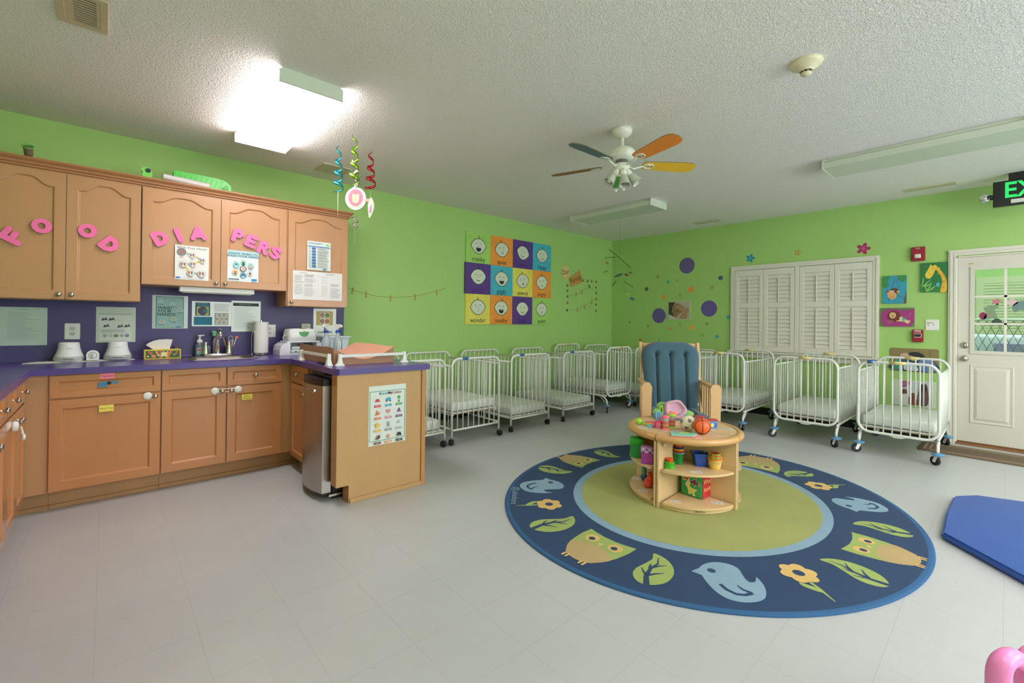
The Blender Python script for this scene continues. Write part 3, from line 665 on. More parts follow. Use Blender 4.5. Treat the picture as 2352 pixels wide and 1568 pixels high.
for args in (('F', 31, 542, 58, 'food F lying tilted far left'), ('O', 96, 519, 8, 'food O on the left door'), ('O', 201, 530, 5, 'food O on the right door'), ('D', 252, 562, -42, 'food D tilted clockwise'),
             ('D', 368, 547, 27, 'diapers D tilted left beside the I'), ('I', 410, 540, 22, 'diapers I between the D and A'), ('A', 455, 536, 8, 'diapers A above the hand washing chart'),
             ('P', 547, 542, -13, 'diapers P left of the E'), ('E', 577, 554, -20, 'diapers E between P and R'), ('R', 605, 569, -20, 'diapers R between E and S'), ('S', 633, 581, -22, 'diapers S at the right end')):
    letter(*args)
# ================================================================ CRIBS
def rr3(x0, x1, z0, z1, r, y, n=6, bottom=True):
    """rounded rectangle path in the xz plane; open at the bottom for inverted U"""
    if bottom:
        return [(a, y, c) for a, c in rrect(x0, z0, x1, z1, r, n)]
    p = [(x0, y, z0)]+[(x0+r-r*cos(pi/2*i/n), y, z1-r+r*sin(pi/2*i/n)) for i in range(n+1)]+[(x1-r+r*sin(pi/2*i/n), y, z1-r+r*cos(pi/2*i/n)) for i in range(n+1)]+[(x1, y, z0)]
    return p
YGRIP = mat('yellow_wrap', (224, 208, 140), .6); BGRIP = mat('blue_wrap', (40, 110, 170), .5)
def caster(t, x, y, r, w, ang, blue=False):
    c = empty('caster', (x, y, 0)); c.parent = t; c.rotation_euler.z = ang
    b = B(); off = .022
    b.cyl((-w/2, off, r), (w/2, off, r), r, BLACK, n=18)
    if blue: b.cyl((-w/2-.003, off, r), (w/2+.003, off, r), r*.35, WPLAST, n=10)
    else: b.cyl((-w*1.1, off, r*1.05), (w*1.1, off, r*1.05), r*.82, BLACK, n=14)
    b.build('wheel', c, True)
    b = B()
    if blue:
        for s_ in (-1, 1): b.add([(s_*(w/2+.003), off-.012, r-.008), (s_*(w/2+.003), off+.012, r-.008), (s_*(w/2+.003), .018, 2*r+.012), (s_*(w/2+.003), -.018, 2*r+.012)], [(0, 1, 2, 3)], WPLAST)
        b.box(-w/2-.004, w/2+.004, -.018, .018, 2*r+.004, 2*r+.012, WPLAST); b.build('fork', c, True)
        b = B(); b.lathe([(0, 2*r+.012), (.040, 2*r+.012), (.046, 2*r+.018), (.046, 2*r+.026), (.040, 2*r+.030), (0, 2*r+.030)], BUMP, n=22); b.build('bumper_disc', c, True)
    else:
        b.cyl((0, 0, 2*r-.01), (0, 0, .085), .005, NICKEL, n=8); b.box(-.014, .014, -.016, .03, r*1.1, 2*r+.004, BLACK, .004); b.build('stem', c, True)
def mattress(t, w, l, z, th=.095):
    b = B(); b.box(-w/2+.022, w/2-.022, .03, l-.03, z, z+th, MATT, .028); o = b.build('mattress', t, True)
    b = B(); b.box(-w/2+.022, w/2-.022, .03, l-.03, z-.028, z-.016, PLY); b.box(-w/2+.018, w/2-.018, .02, l-.02, z-.016, z-.004, WHITEM)
    for x in (-w/2+.03, w/2-.03): b.tube([(x, .02, z-.03), (x, l-.02, z-.03)], .009, WHITEM, 6)
    b.build('mattress_deck', t, True)
def crib_a(w=.612, l=.95, mz=.178, grip=None, nside=12):
    """straight-post steel crib, front at y=0, back at y=l"""
    t = empty('crib', (0, 0, 0)); R_ = .0118
    for y, nm in ((0, 'front_panel'), (l, 'back_panel')):
        b = B(); b.tube(rr3(-w/2, w/2, .082, .862, .075, y, bottom=False), R_, WHITEM, 10)
        b.tube([(-w/2, y, .150), (w/2, y, .150)], .0105, WHITEM, 8)
        for i in range(8):
            x = -w/2+w*(i+1)/9; b.tube([(x, y, .150), (x, y, .858)], .0062, WHITEM, 6)
        for x in (-w/2, w/2):
            for z in (.79, .15): b.cyl((x, y-R_-.001, z), (x, y-R_+.004, z), .004, BLACKP, n=8)
        o = b.build(nm, t, True)
        if grip and y == 0:
            g = B(); g.tube([(-w/2+.12, y, .863), (-w/2+.19, y, .863)], R_+.002, BGRIP, 10); g.build('grip', o, True)
    for s_ in (-1, 1):
        x = s_*(w/2-.006); b = B()
        b.tube([(x, .004, .79), (x, l-.004, .79)], .0105, WHITEM, 8); b.tube([(x, .004, .16), (x, l-.004, .16)], .0105, WHITEM, 8)
        for i in range(nside):
            y = l*(i+1)/(nside+1); b.tube([(x, y, .16), (x, y, .79)], .0058, WHITEM, 6)
        b.build('side_panel', t, True)
    mattress(t, w, l, mz)
    for x in (-w/2, w/2):
        for y in (0, l): caster(t, x, y, .030, .022, random.uniform(-1, 1)+(.3 if y else -.5))
    return t
def crib_b(w=.58, l=.97, mz=.275, grip=True, nside=13):
    """rounded-end steel crib on curved legs with blue bumper discs"""
    t = empty('crib', (0, 0, 0)); R_ = .0128
    for y, nm in ((0, 'front_panel'), (l, 'back_panel')):
        b = B(); b.tube(rr3(-w/2, w/2, .215, .892, .095, y, 8), R_, WHITEM, 10, closed=True)
        for i in range(8):
            x = -w/2+w*(i+1)/9; b.tube([(x, y, .215), (x, y, .890)], .0066, WHITEM, 6)
        b.tube([(-.05, y, .205), (-.02, y, .195), (.03, y, .195), (.06, y, .205)], .007, WHITEM, 6)
        o = b.build(nm, t, True)
        if grip:
            g = B(); g.tube([(-.055, y, .892), (.06, y, .892)], R_+.003, YGRIP, 10); g.build('grip', o, True)
    for s_ in (-1, 1):
        x = s_*(w/2-.004); b = B()
        b.tube([(x, .01, .80), (x, l-.01, .80)], .0095, WHITEM, 8); b.tube([(x, .01, .225), (x, l-.01, .225)], .011, WHITEM, 8)
        for i in range(nside):
            y = l*(i+1)/(nside+1); b.tube([(x, y, .225), (x, y, .80)], .006, WHITEM, 6)
        b.build('side_panel', t, True)
    mattress(t, w, l, mz)
    for sx_ in (-1, 1):
        for sy_, y in ((-1, 0), (1, l)):
            b = B(); yy = y-sy_*.16
            b.tube([(sx_*(w/2-.01), yy, .222), (sx_*(w/2-.01), y-sy_*.07, .212), (sx_*(w/2-.008), y-sy_*.02, .18), (sx_*(w/2-.008), y, .14), (sx_*(w/2-.008), y, .112)], .0125, WHITEM, 8)
            b.tube([(sx_*(w/2-.01), y-sy_*.12, .205), (sx_*(w/2-.012), y-sy_*.02, .125)], .007, WHITEM, 6)
            b.build('leg', t, True)
            caster(t, sx_*(w/2-.008), y, .040, .022, (.9 if sx_ > 0 else 2.2), True)
    return t
GA = 'white steel cribs along the green back wall'; GB = 'white steel cribs along the window wall'
A0 = crib_a(grip=True)
A1 = crib_a(mz=.325, grip=True)
B0 = crib_b()
def put(src, x, y, rz, label, group, first=False):
    o = src if first else copy_tree(src)
    o.location = (x, y, 0); o.rotation_euler.z = rz; return tag(o, label, 'crib', group)
put(A0, 2.165, 3.70, 0, 'white steel crib half hidden behind the end of the purple counter', GA, True)
put(A1, 2.862, 3.70, 0, 'white steel crib with raised mattress and blue tape on top, second from the counter', GA, True)
put(A0, 3.672, 3.72, 0, 'white steel crib with blue tape, third from the counter', GA)
put(A0, 4.528, 3.70, 0, 'white steel crib with straight posts, fourth from the counter beside the rounded one', GA)
put(B0, 5.42, 3.70, 0, 'white rounded crib on curved legs with blue discs, near the corner of the green wall', GA, True)
put(A0, 6.14, 3.70, 0, 'white steel crib pushed into the corner between both green walls', GA)
put(A0, 5.55, 3.10, -pi/2, 'white steel crib hidden behind the rocking chair back', GB)
put(B0, 5.49, 2.335, -pi/2, 'white rounded crib right behind the rocking chair arm, under the window edge', GB)
put(B0, 5.49, 1.437, -pi/2, 'white rounded crib below the middle of the shuttered window', GB)
put(B0, 5.50, .690, -pi/2, 'white rounded crib nearest the white door, in front of the framed photos', GB)
b = B(); b.tube([(5.487, .905, .893), (5.487, .868, .893)], .0165, BGRIP, 10); b.tube([(5.475, .90, .905), (5.485, .86, .912), (5.49, .84, .900)], .004, BGRIP, 6)
tag(b.build('crib_tag'), 'blue fabric strip tied on the top rail of the crib nearest the door', 'tag')
# ================================================================ RUG
RX, RY = 3.168, 1.512
b = B(); rz = .0095
def ell(a, c, n=120): return circ(RX, RY, a, n, c, -.025)
F0 = frF(0, 0, 0)
b.loft([ell(1.437, 1.265), ell(1.44, 1.268), ell(1.428, 1.256), ell(1.41, 1.238)], F0, (0, .005, rz, rz), RUGE, cap=False, smooth=True)
b.face(ell(1.41, 1.238), F0, rz, RUGB)
b.face(ell(.934, .812), F0, rz+.0006, RUGL); b.face(ell(.872, .755), F0, rz+.0012, RUGG)
def motif(kind, top, bot):
    p0 = onz(*bot, rz); p1 = onz(*top, rz); V = Vector((p1.x-p0.x, p1.y-p0.y, 0)); h = V.length; V.normalize(); U = Vector((V.y, -V.x, 0))
    fr = (Vector((p0.x, p0.y, rz)), U, V, Z); s_ = h
    def P(pts, m, k=1): b.face([(x*s_, y*s_) for x, y in pts], fr, .0004+.0004*k, m)
    if kind == 'leaf':
        P(smooth_poly([(.0, 1.0), (.0, .80), (-.10, .60), (-.21, .40), (-.23, .21), (-.16, .06), (-.06, .0), (.0, .0), (.13, .05), (.27, .18), (.35, .39), (.35, .61), (.28, .80), (.15, .94)], 3), RUGV)
        P(stroke([(0, 0), (-.03, .25), (.01, .5), (.10, .68), (.09, .88)], lambda t: .085*(1-t)+.012), RUGB, 2)
        for a in (((-.02, .26), (-.08, .34), (-.13, .46)), ((-.01, .27), (.10, .36), (.22, .43)), ((.02, .52), (.12, .61), (.24, .68)), ((.0, .48), (-.01, .56), (.0, .64))): P(stroke(a, lambda t: .05*(1-t)+.01), RUGB, 3)
    elif kind == 'owl':
        P([(-.47, 1.0), (-.48, .77), (-.44, .47), (-.37, .24), (-.26, .07), (-.14, .0), (0, -.02), (.14, .0), (.26, .07), (.37, .24), (.44, .47), (.48, .77), (.47, 1.0), (.30, .96), (.12, .93), (-.12, .93), (-.30, .96)], RUGV)
        P([(-.43, .40), (-.37, .24), (-.26, .07), (-.14, .0), (0, -.02), (.14, .0), (.26, .07), (.37, .24), (.42, .36), (.34, .47), (.2, .55), (.0, .58), (-.2, .55), (-.34, .48)], RUGT, 2)
        for s2 in (-1, 1):
            for k in (0, 1): P(rrect(s2*.17-.06+k*.07, -.08, s2*.17-.02+k*.07, .04, .018, 3), RUGY, 3)
            P(circ(s2*.235, .74, .125, 20), RUGY, 3); P(circ(s2*.23, .72, .058, 16), RUGB, 4)
        P([(-.06, .70), (.06, .70), (0, .60)], RUGY, 4)
    elif kind == 'flower':
        P(stroke([(.0, 0), (.01, .3), (.0, .5)], lambda t: .015+.035*min(1, t*3)), RUGV)
        P(smooth_poly([(.01, .2), (-.08, .25), (-.18, .38), (-.17, .47), (-.10, .42), (0, .30)], 3), RUGV, 2)
        P(shift(flower(.275, 6, .78, 60), 0, .70), RUGY, 3); P(circ(0, .70, .085, 16), RUGB, 4)
    else:
        # bird looking left
        P(smooth_poly([(-.31, .76), (-.18, .92), (0, 1.0), (.18, .97), (.27, .87), (.28, .70), (.29, .58), (.33, .52), (.41, .56), (.46, .68), (.49, .51), (.47, .34), (.40, .17), (.29, .07), (.15, .02), (.03, .01), (-.10, .05), (-.20, .16), (-.27, .34), (-.31, .57)], 3), RUGL)
        P([(-.44, .66), (-.29, .78), (-.30, .57)], RUGL, 2); P(circ(-.14, .73, .06, 16), RUGB, 3)
        P(stroke([(-.11, .39), (-.06, .27), (.04, .18), (.15, .18), (.27, .24)], lambda t: .055), RUGB, 3)
        P(stroke([(.12, .40), (.16, .31), (.26, .24)], lambda t: .02+.035*t), RUGB, 4)
def r1(x, y): return (1150+x/3.733, 1000+y/3.733)
def r2(x, y): return (1680+x/2.7604, 1000+y/2.7604)
for k, tp, bt in (('leaf', r1(1025, 182), r1(812, 128)), ('owl', r1(779, 243), r1(535, 178)), ('leaf', r1(615, 308), r1(322, 270)), ('bird', r1(537, 420), r1(160, 425)),
                  ('flower', r1(535, 585), r1(132, 600)), ('leaf', r1(612, 690), r1(272, 800)), ('owl', r1(962, 882), r1(635, 1050)), ('leaf', r1(1312, 1010), r1(1248, 1278)),
                  ('bird', r1(1850, 1085), r1(2030, 1428)), ('flower', r2(340, 805), r2(660, 1055)), ('leaf', r2(560, 787), r2(1000, 950)), ('owl', r2(728, 663), r2(1195, 800)),
                  ('leaf', r2(774, 562), r2(1148, 628)), ('bird', r2(640, 418), r2(1000, 472)), ('flower', r2(478, 322), r2(722, 312)), ('leaf', r2(360, 262), r2(496, 236)), ('owl', r2(130, 208), r2(185, 138))):
    motif(k, tp, bt)
p = onz(1183, 1137, rz); fr = (Vector((p.x, p.y, rz)), (onz(1182, 1156, rz)-onz(1187, 1119, rz)).normalized(), Vector((0, 0, 0)), Z)
fr = (fr[0], fr[1], Z.cross(fr[1]), Z); b.text('@Lakeshore', fr, .001, .068, RUGL, sx=.9)
tag(b.build('rug'), 'oval navy nursery rug with green centre and owls, leaves, birds and flowers', 'rug')
# door mat
b = B(); x0, x1, y0, y1 = 6.06, 6.52, -.60, .60
dm = mat('doormat_brown', (112, 94, 76), .95, var=.1, scale=40, bump=.5, bscale=300); dl = mat('doormat_stripe', (164, 144, 120), .95)
b.prism(rrect(x0, y0, x1, y1, .03), F0, 0, .010, dm)
for d in (.035, .075):
    for q in (rect(x0+d, y0+d, x0+d+.018, y1-d), rect(x1-d-.018, y0+d, x1-d, y1-d), rect(x0+d, y0+d, x1-d, y0+d+.02), rect(x0+d, y1-d-.02, x1-d, y1-d)): b.face(q, F0, .0105+d*.003, dl)
tag(b.build('doormat'), 'brown striped doormat on the floor in front of the white door', 'doormat')
# blue mat
poly = [(3.633, .252), (4.05, .262), (4.481, .25), (4.626, .147), (4.78, -.25), (5.1, -.8), (5.0, -1.5), (3.4, -1.7), (2.75, -1.2), (2.72, -.6), (3.05, -.28), (3.293, -.061)]
bm = bmesh.new(); vsb = [bm.verts.new((x, y, 0)) for x, y in poly]; fbm = bm.faces.new(vsb)
ext = bmesh.ops.extrude_face_region(bm, geom=[fbm]); 
for v in [g for g in ext['geom'] if isinstance(g, bmesh.types.BMVert)]: v.co.z = .042
bmesh.ops.recalc_face_normals(bm, faces=bm.faces[:]); bmesh.ops.bevel(bm, geom=[e for e in bm.edges], offset=.012, segments=3, affect='EDGES')
bm.verts.index_update(); b = B(); b.add([v.co.copy() for v in bm.verts], [[v.index for v in f.verts] for f in bm.faces], MATB, False); bm.free()
q = b.build('play_mat'); tag(q, 'blue vinyl play mat lying on the tile floor at the right edge', 'mat')
b = B(); b.box(3.628, 3.632, .215, .235, .012, .03, WPLAST); b.build('care_tag', q)
# ================================================================ ROUND SHELF TABLE
TX, TY, TZ = 3.12, 1.575, .0125
def quarter(t0, label, names):
    """one quarter unit of the round toy table: curved top, two side panels, two shelves, kick board"""
    t = empty('corner_shelf', (TX+.2*cos(t0+pi/4), TY+.2*sin(t0+pi/4), TZ), label=label, cat='shelf unit', group='quarter units of the round toy table')
    c = Vector((TX, TY, 0)); u = Vector((cos(t0), sin(t0), 0)); v = Vector((-sin(t0), cos(t0), 0)); g = .004
    c = c+(u+v)*g
    fr = (c, u, v, Z)
    def sector(r, n=14, r0=0.): return [(r0, r0)]+[(r*cos(pi/2*i/n), r*sin(pi/2*i/n)) for i in range(n+1)]
    b = B(); pl = sector(.385)
    b.prism(sector(.345), fr, .482, .4945, BIRCH)
    # rounded rim
    n = 14; ring = []
    prof = [(.340, .4945), (.356, .4985), (.372, .4985), (.385, .490), (.389, .475), (.385, .461), (.372, .453), (.340, .453)]
    vs = []
    for i in range(n+1):
        a = pi/2*i/n
        for (r, z) in prof: vs.append(c+u*(r*cos(a))+v*(r*sin(a))+Z*z)
    k = len(prof); b.add(vs, [(i*k+j, i*k+(j+1) % k, (i+1)*k+(j+1) % k, (i+1)*k+j) for i in range(n) for j in range(k)], BIRCHT, True)
    b.add(vs[:k], [list(range(k))], BIRCHT); b.add(vs[-k:], [list(range(k))[::-1]], BIRCHT)
    b.prism(sector(.345), fr, .466, .482, BIRCH); b.build('table_top', t)
    for nm, (a, w_) in (('side_panel', (u, v)), ('side_panel', (v, u))):
        b = B(); frp = (c, a, w_, Z); b.prism(rect(0, 0, .372, .014), frp, TZ, .466, BIRCH); b.build(nm, t)
    for z, r in ((.268, .370), (.054, .370)):
        b = B(); b.prism([(.014, .014)]+[(r*cos(pi/2*i/n), r*sin(pi/2*i/n)) for i in range(n+1) if .014 < r*cos(pi/2*i/n) and .014 < r*sin(pi/2*i/n)], fr, z-.014, z, BIRCH); b.build('shelf', t)
    b = B(); ro, ri = .352, .340
    q = [(ro*cos(pi/2*i/n), ro*sin(pi/2*i/n)) for i in range(n+1)]+[(ri*cos(pi/2*i/n), ri*sin(pi/2*i/n)) for i in range(n, -1, -1)]
    vs = [c+u*x+v*y+Z*z for z in (TZ, .040) for x, y in q]; m_ = len(q)
    b.add(vs, [(i, (i+1) % m_, m_+(i+1) % m_, m_+i) for i in range(m_)], BIRCH, True)
    if names:
        a = pi/4-.02; U_ = (u*-sin(a)+v*cos(a))
        nrm = u*cos(a)+v*sin(a); U_ = Z.cross(nrm); b.text('Lakeshore', (c+nrm*.3525+Z*.026, U_, Z, nrm), .0003, .017, BLACKP)
    b.build('kick_board', t)
    return t
quarter(-pi, 'front quarter of the round birch toy table, with stacking cups and the soft cube', True)
quarter(pi/2, 'left quarter of the round birch toy table, holding the green and purple boxes', False)
quarter(-pi/2, 'right quarter of the round birch toy table, with its back to the front unit', False)
quarter(0, 'rear quarter of the round birch toy table nearest the rocking chair', False)
b = B(); T = lambda v: Vector((2.79+v.x, 1.5425-v.z, .425+v.y)); b.lathe([(.011, 0), (.012, .004), (.006, .008), (0, .008)], WPLAST, T=T, n=16)
tag(b.build('furniture_connector'), 'small white round connector cap under the toy table top', 'furniture hardware')
# --- toys on the top
TT = .4985; TS = .4945
def topp(u, v, z=TS): p = onz(u, v, z); return p
def S1(x, y): return (1440+x/11.76, 920+y/11.76)
def ball_obj(name, p, r, m, label, cat, kind):
    c = Vector((p.x, p.y, TS+r)); t = empty(name, (p.x, p.y, TS), label=label, cat=cat)
    b = B(); b.ball(c, r, m, n=28, sc=(1, 1, .96) if kind == 'b' else (1, 1, 1)); b.build('ball_skin', t)
    b = B()
    if kind == 's':
        ph = (1+sqrt(5))/2; ds = []
        for s1 in (-1, 1):
            for s2 in (-1, 1): ds += [Vector((0, s1, s2*ph)), Vector((s1, s2*ph, 0)), Vector((s2*ph, 0, s1))]
        R0 = Matrix.Rotation(.5, 3, 'Z') @ Matrix.Rotation(.35, 3, 'X')
        for d in ds:
            d = (R0 @ d).normalized(); a = d.cross(Z).normalized(); e = d.cross(a)
            pts = [c+(d+(a*cos(2*pi*i/5)+e*sin(2*pi*i/5))*.34).normalized()*(r*1.006) for i in range(5)]
            cc = c+d*(r*1.012)
            b.add(pts+[cc], [(i, (i+1) % 5, 5) for i in range(5)], mat('ball_pentagon', (88, 80, 78), .5))
    else:
        for k in range(2):
            ax = Matrix.Rotation(k*pi/2+.55, 3, 'Z')
            b.tube([c+(ax @ Vector((cos(a), 0, sin(a)*.96)))*(r*1.0) for a in [2*pi*i/36 for i in range(36)]], .0022, BLACKP, 5, closed=True)
        for s_ in (-1, 1):
            ax = Matrix.Rotation(.55, 3, 'Z')
            b.tube([c+(ax @ Vector((s_*.55*1.0, cos(a)*.835, sin(a)*.80)))*(r*1.0) for a in [2*pi*i/30 for i in range(30)]], .0024, BLACKP, 5, closed=True)
    b.build('ball_pattern', t)
p = topp(*S1(1690, 840)); p = p+Vector((cos(YAW), sin(YAW), 0))*.03
ball_obj('toy_soccer_ball', p, .0545, mat('ball_cream', (226, 216, 190), .45), 'cream toy soccer ball with grey pentagons on the table top', 'ball', 's')
p = topp(*S1(2080, 940)); p = p+Vector((cos(YAW), sin(YAW), 0))*.035
ball_obj('toy_basketball', p, .0565, K('ff6e34', .45), 'small orange toy basketball on the table top', 'ball', 'b')
CLT = lambda c: mat('tint_'+c, tuple(int(c[i:i+2], 16) for i in (0, 2, 4)), .12, trans=.55, var=.02)
def stack_toy(u, v, cap, label):
    p = topp(u, v); t = empty('baby_rattle', p, label=label, cat='rattle', group='clear stacking rattles on the table'); r = .024
    b = B(); b.lathe([(r+.002, 0), (r+.002, .006), (r-.002, .010)], K(cap, .3), c=p, n=20); b.build('base_ring', t)
    for k, (cc) in enumerate(('e8a070', 'e88880', 'c8d8e0')):
        z = .010+k*.024; b = B(); b.lathe([(r-.003, z), (r, z+.003), (r, z+.019), (r-.003, z+.022)], CLT(cc), c=p, n=20); b.build('clear_section', t)
        b = B(); b.lathe([(r-.002, z+.021), (r+.001, z+.022), (r+.001, z+.026), (r-.002, z+.027)], K(('e0b060', 'e87a70', cap)[k], .3), c=p, n=20); b.build('divider_ring', t)
    b = B(); b.lathe([(r+.001, .083), (r+.004, .087), (r+.003, .094), (r-.008, .098), (0, .099)], K(cap, .3), c=p, n=20); b.build('lid', t)
stack_toy(*S1(1040, 770), 'f0708a', 'clear stacking rattle with a pink lid on the table top')
stack_toy(*S1(1210, 725), 'a8d848', 'clear stacking rattle with a lime green lid on the table top')
p = topp(*S1(845, 735)); t = empty('bell_rattle', p, label='pink ribbed rattle with a blue ring handle on the table top', cat='rattle'); b = B()
b.lathe([(.022, .0), (.024, .006), (.024, .030), (.018, .042), (.008, .047), (0, .048)], K('c8b0c8', .35), c=p, n=20); b.build('core', t)
b = B()
for k in range(10):
    a = 2*pi*k/10; b.tube([p+Vector((.026*cos(a), .026*sin(a), .004)), p+Vector((.028*cos(a), .028*sin(a), .028)), p+Vector((.017*cos(a), .017*sin(a), .045)), p+Vector((0, 0, .050))], .0048, K('f0446c', .3), 6)
b.build('ribs', t)
b = B(); vr = Rv; b.tube([p+Vector((0, 0, .085))+vr*(.017*cos(a))+Z*(.033*sin(a)) for a in [2*pi*i/20 for i in range(20)]], .0042, K('62b8e0', .3), 8, closed=True); b.build('ring_handle', t)
p = topp(*S1(985, 640)); p = p+Vector((cos(YAW), sin(YAW), 0))*.05; t = empty('lime_ring_rattle', p, label='lime green loop handled rattle behind the pink rattles', cat='rattle')
b = B(); b.lathe([(.020, 0), (.022, .01), (.018, .04), (.006, .05)], K('e85a80', .3), c=p, n=16); b.build('body', t)
b = B(); b.tube([p+Vector((0, 0, .088))+vr*(.012*cos(a))+Z*(.040*sin(a)) for a in [2*pi*i/20 for i in range(20)]], .004, K('a6dc40', .3), 8, closed=True); b.build('ring_handle', t)
p0 = topp(*S1(320, 640)); p1 = topp(*S1(640, 700)); t = empty('toy_maraca', p0, label='lime green maraca toy with a light blue end lying on the table', cat='rattle')
b = B(); b.ball(p0+Vector((0, 0, .024)), .024, K('9edc3c', .3), sc=(1, 1, .95)); d = p1-p0; b.tube([p0+Vector((0, 0, .024)), p0+d*.45+Vector((0, 0, .016)), p0+d*.85+Vector((0, 0, .010))], [.012, .007, .008], K('9edc3c', .3), 10); b.build('green_body', t)
b = B(); b.lathe([(0, 0), (.026, 0), (.029, .004), (.027, .010), (0, .014)], K('74bcdc', .3), c=p1, n=20); b.build('blue_disc', t)
fr = frF(*topp(*S1(600, 590)), YAW-pi/2); b = B(); b.prism(smooth_poly([(-.055, -.012), (-.02, -.02), (.03, -.016), (.06, -.006), (.05, .014), (0, .012), (-.05, .008)]), fr, 0, .006, K('e05470')); tag(b.build('teether'), 'flat red pink teether lying behind the green maraca', 'toy')
def card(u, v, z, r, w, h, seed, label, fold=0.):
    random.seed(seed); p = onz(u, v, z); fr = frF(p.x-0, p.y, z, r); s_ = Sheet(mv(fr, -w/2, -h/2), w, h, K('e9ecea', .35), .0008)
    for k in range(4): s_.circ(.2+.2*k, .45+.2*random.uniform(-1, 1), .07, random.choice(['#b04858', '#5a78a8', '#6a4a60', '#88949c', '#d08a60']))
    for k in range(2): s_.rect(.1+.4*k, .15, .35+.4*k, .22, '#8c9094')
    s_.build('picture_card', label, 'card', 'laminated picture cards taped on the shelves')
RV = YAW-pi/2
S2 = lambda x, y: (1440+x/7.84, 1000+y/7.84)
card(*S1(430, 735), TS, RV-.1, .062, .042, 1, 'small picture card on the left of the table top, in front of the maraca')
card(*(1440+1800/7.84, 900+663/7.84), TS, RV-.6, .07, .04, 2, 'small picture card at the right of the table top, behind the basketball')
card(*S2(1250, 655), .268, RV+.05, .07, .042, 3, 'picture card in the middle of the upper shelf front edge')
card(*S2(870, 1188), .054, RV-.1, .066, .04, 4, 'picture card on the left of the bottom shelf in front of the soft cube')
card(*S2(1620, 1205), .054, RV-.2, .07, .05, 5, 'picture card on the right of the bottom shelf beside the soft cube')
card(*S2(290, 990), .054, RV-.3, .066, .045, 6, 'picture card on the bottom shelf of the left unit near the orange toy')
card(*S2(155, 778), .054, RV-.2, .05, .045, 7, 'picture card at the left edge of the lower left shelf')
# cloth book
p = topp(*S1(1480, 935)); fr = frF(p.x, p.y, TS, RV+.0); t = empty('cloth_book', p, label='teal and green soft cloth book lying open on the table top', cat='book')
b = B(); q = [(-.085, -.04), (.05, -.062), (.10, -.01), (.085, .035), (-.03, .055), (-.06, .04)]
b.prism([(x*.98+.004, y-.004) for x, y in q], fr, .0005, .006, K('e06a6a', .8)); b.build('back_cover', t)
b = B(); b.prism(q, fr, .0062, .013, K('8fd0b8', .8)); b.face([(-.05, .02), (.07, 0), (.085, .03), (-.03, .05)], fr, .0134, K('4fa860', .8)); b.face(smooth_poly([(-.02, .012), (.03, .004), (.06, .01), (.03, .026), (0, .028)]), fr, .0138, K('d8dc60', .8)); b.face(circ(-.03, .035, .018), fr, .0142, K('78b0dc', .8)); b.build('front_page', t)
b = B(); b.prism([(0, 0), (.05, .006), (.055, .012), (.01, .014)], frF(*topp(*S1(1830, 1020)), RV), 0, .003, K('e8a8b8')); tag(b.build('book_tab'), 'little pink and white cloth tab beside the cloth book', 'toy')
# picture blocks
def pblock(u, v, s_, r, label, c1):
    p = topp(u, v); t = empty('picture_block', p, r, label=label, cat='toy block', group='clear sided picture blocks on the table')
    b = B(); b.box(-s_/2, s_/2, -s_/2, s_/2, 0, s_, CLT('d8e4ec')); b.build('clear_block', t, True)
    b = B(); fr = (Vector((-s_/2, -s_/2-.0004, 0)), X, Z, -Y); b.face(rect(.006, .006, s_-.006, s_-.006), fr, 0, K(c1)); b.face(circ(s_*.4, s_*.45, s_*.22), fr, .0004, K('f0e08a')); b.face(smooth_poly([(s_*.55, s_*.2), (s_*.85, s_*.3), (s_*.8, s_*.7), (s_*.6, s_*.6)]), fr, .0006, K('3a70c8'))
    b.box(-s_/2-.001, s_/2+.001, -s_/2-.001, s_/2+.001, s_-.006, s_+.001, K('cc3a44', .3)); b.box(s_/2, s_/2+.001, -s_/2+.006, s_/2-.006, .006, s_-.01, K('b8c4c0')); b.build('picture_side', t, True)
pblock(1605, 973, .058, RV+.15, 'red topped picture block behind the soccer ball', '#a0c8e0')
pblock(1636, 983, .062, RV-.15, 'red topped picture block behind the basketball', '#5a98d0')
# plush toy
pc = onz(1549, 962, .50)+Vector((cos(YAW), sin(YAW), 0))*.17
pc = Vector((TX, TY, 0))+Vector((cos(YAW-.42), sin(YAW-.42), 0))*.0; pc = O+ray(1549, 940)*3.50
t = empty('plush_toy', (pc.x, pc.y, .5), label='soft plush toy with pink padded face and blue green petals behind the table toys', cat='plush toy')
PK = mat('plush_pink', (208, 164, 188), .9, bump=.3, bscale=200, sheen=.4); PBL = mat('plush_blue', (110, 150, 195), .9, bump=.3, bscale=200, sheen=.3); PGR = mat('plush_green', (136, 190, 100), .9, bump=.3, bscale=200, sheen=.3); POR = mat('plush_coral', (236, 128, 110), .9, bump=.3, bscale=200, sheen=.3)
vdir = Vector((-cos(YAW), -sin(YAW), .30)).normalized(); ur = Rv; uu = vdir.cross(ur)*-1; uu = ur.cross(vdir)*-1
if uu.z < 0: uu = -uu
def TP(c): return lambda v: c+ur*v.x+uu*v.y+vdir*v.z
b = B(); hexw = lambda r, z: [(r*(1+.035*cos(6*2*pi*i/36)), z) for i in range(36)]
prof = [(.0, .012), (.045, .014), (.056, .018), (.062, .034), (.074, .040), (.084, .026), (.086, .0), (.074, -.03), (.04, -.05), (0, -.055)]
vs = []; n = 36
for r, z in prof:
    for i in range(n):
        a = 2*pi*i/n; rr = r*(1+.05*cos(5*a+.6)*(r/.086)); vs.append(TP(pc)(Vector((rr*cos(a), rr*sin(a)*.86, z))))
b.add(vs, [(j*n+i, j*n+(i+1) % n, (j+1)*n+(i+1) % n, (j+1)*n+i) for j in range(len(prof)-1) for i in range(n)], PK, True); b.build('bowl_face', t)
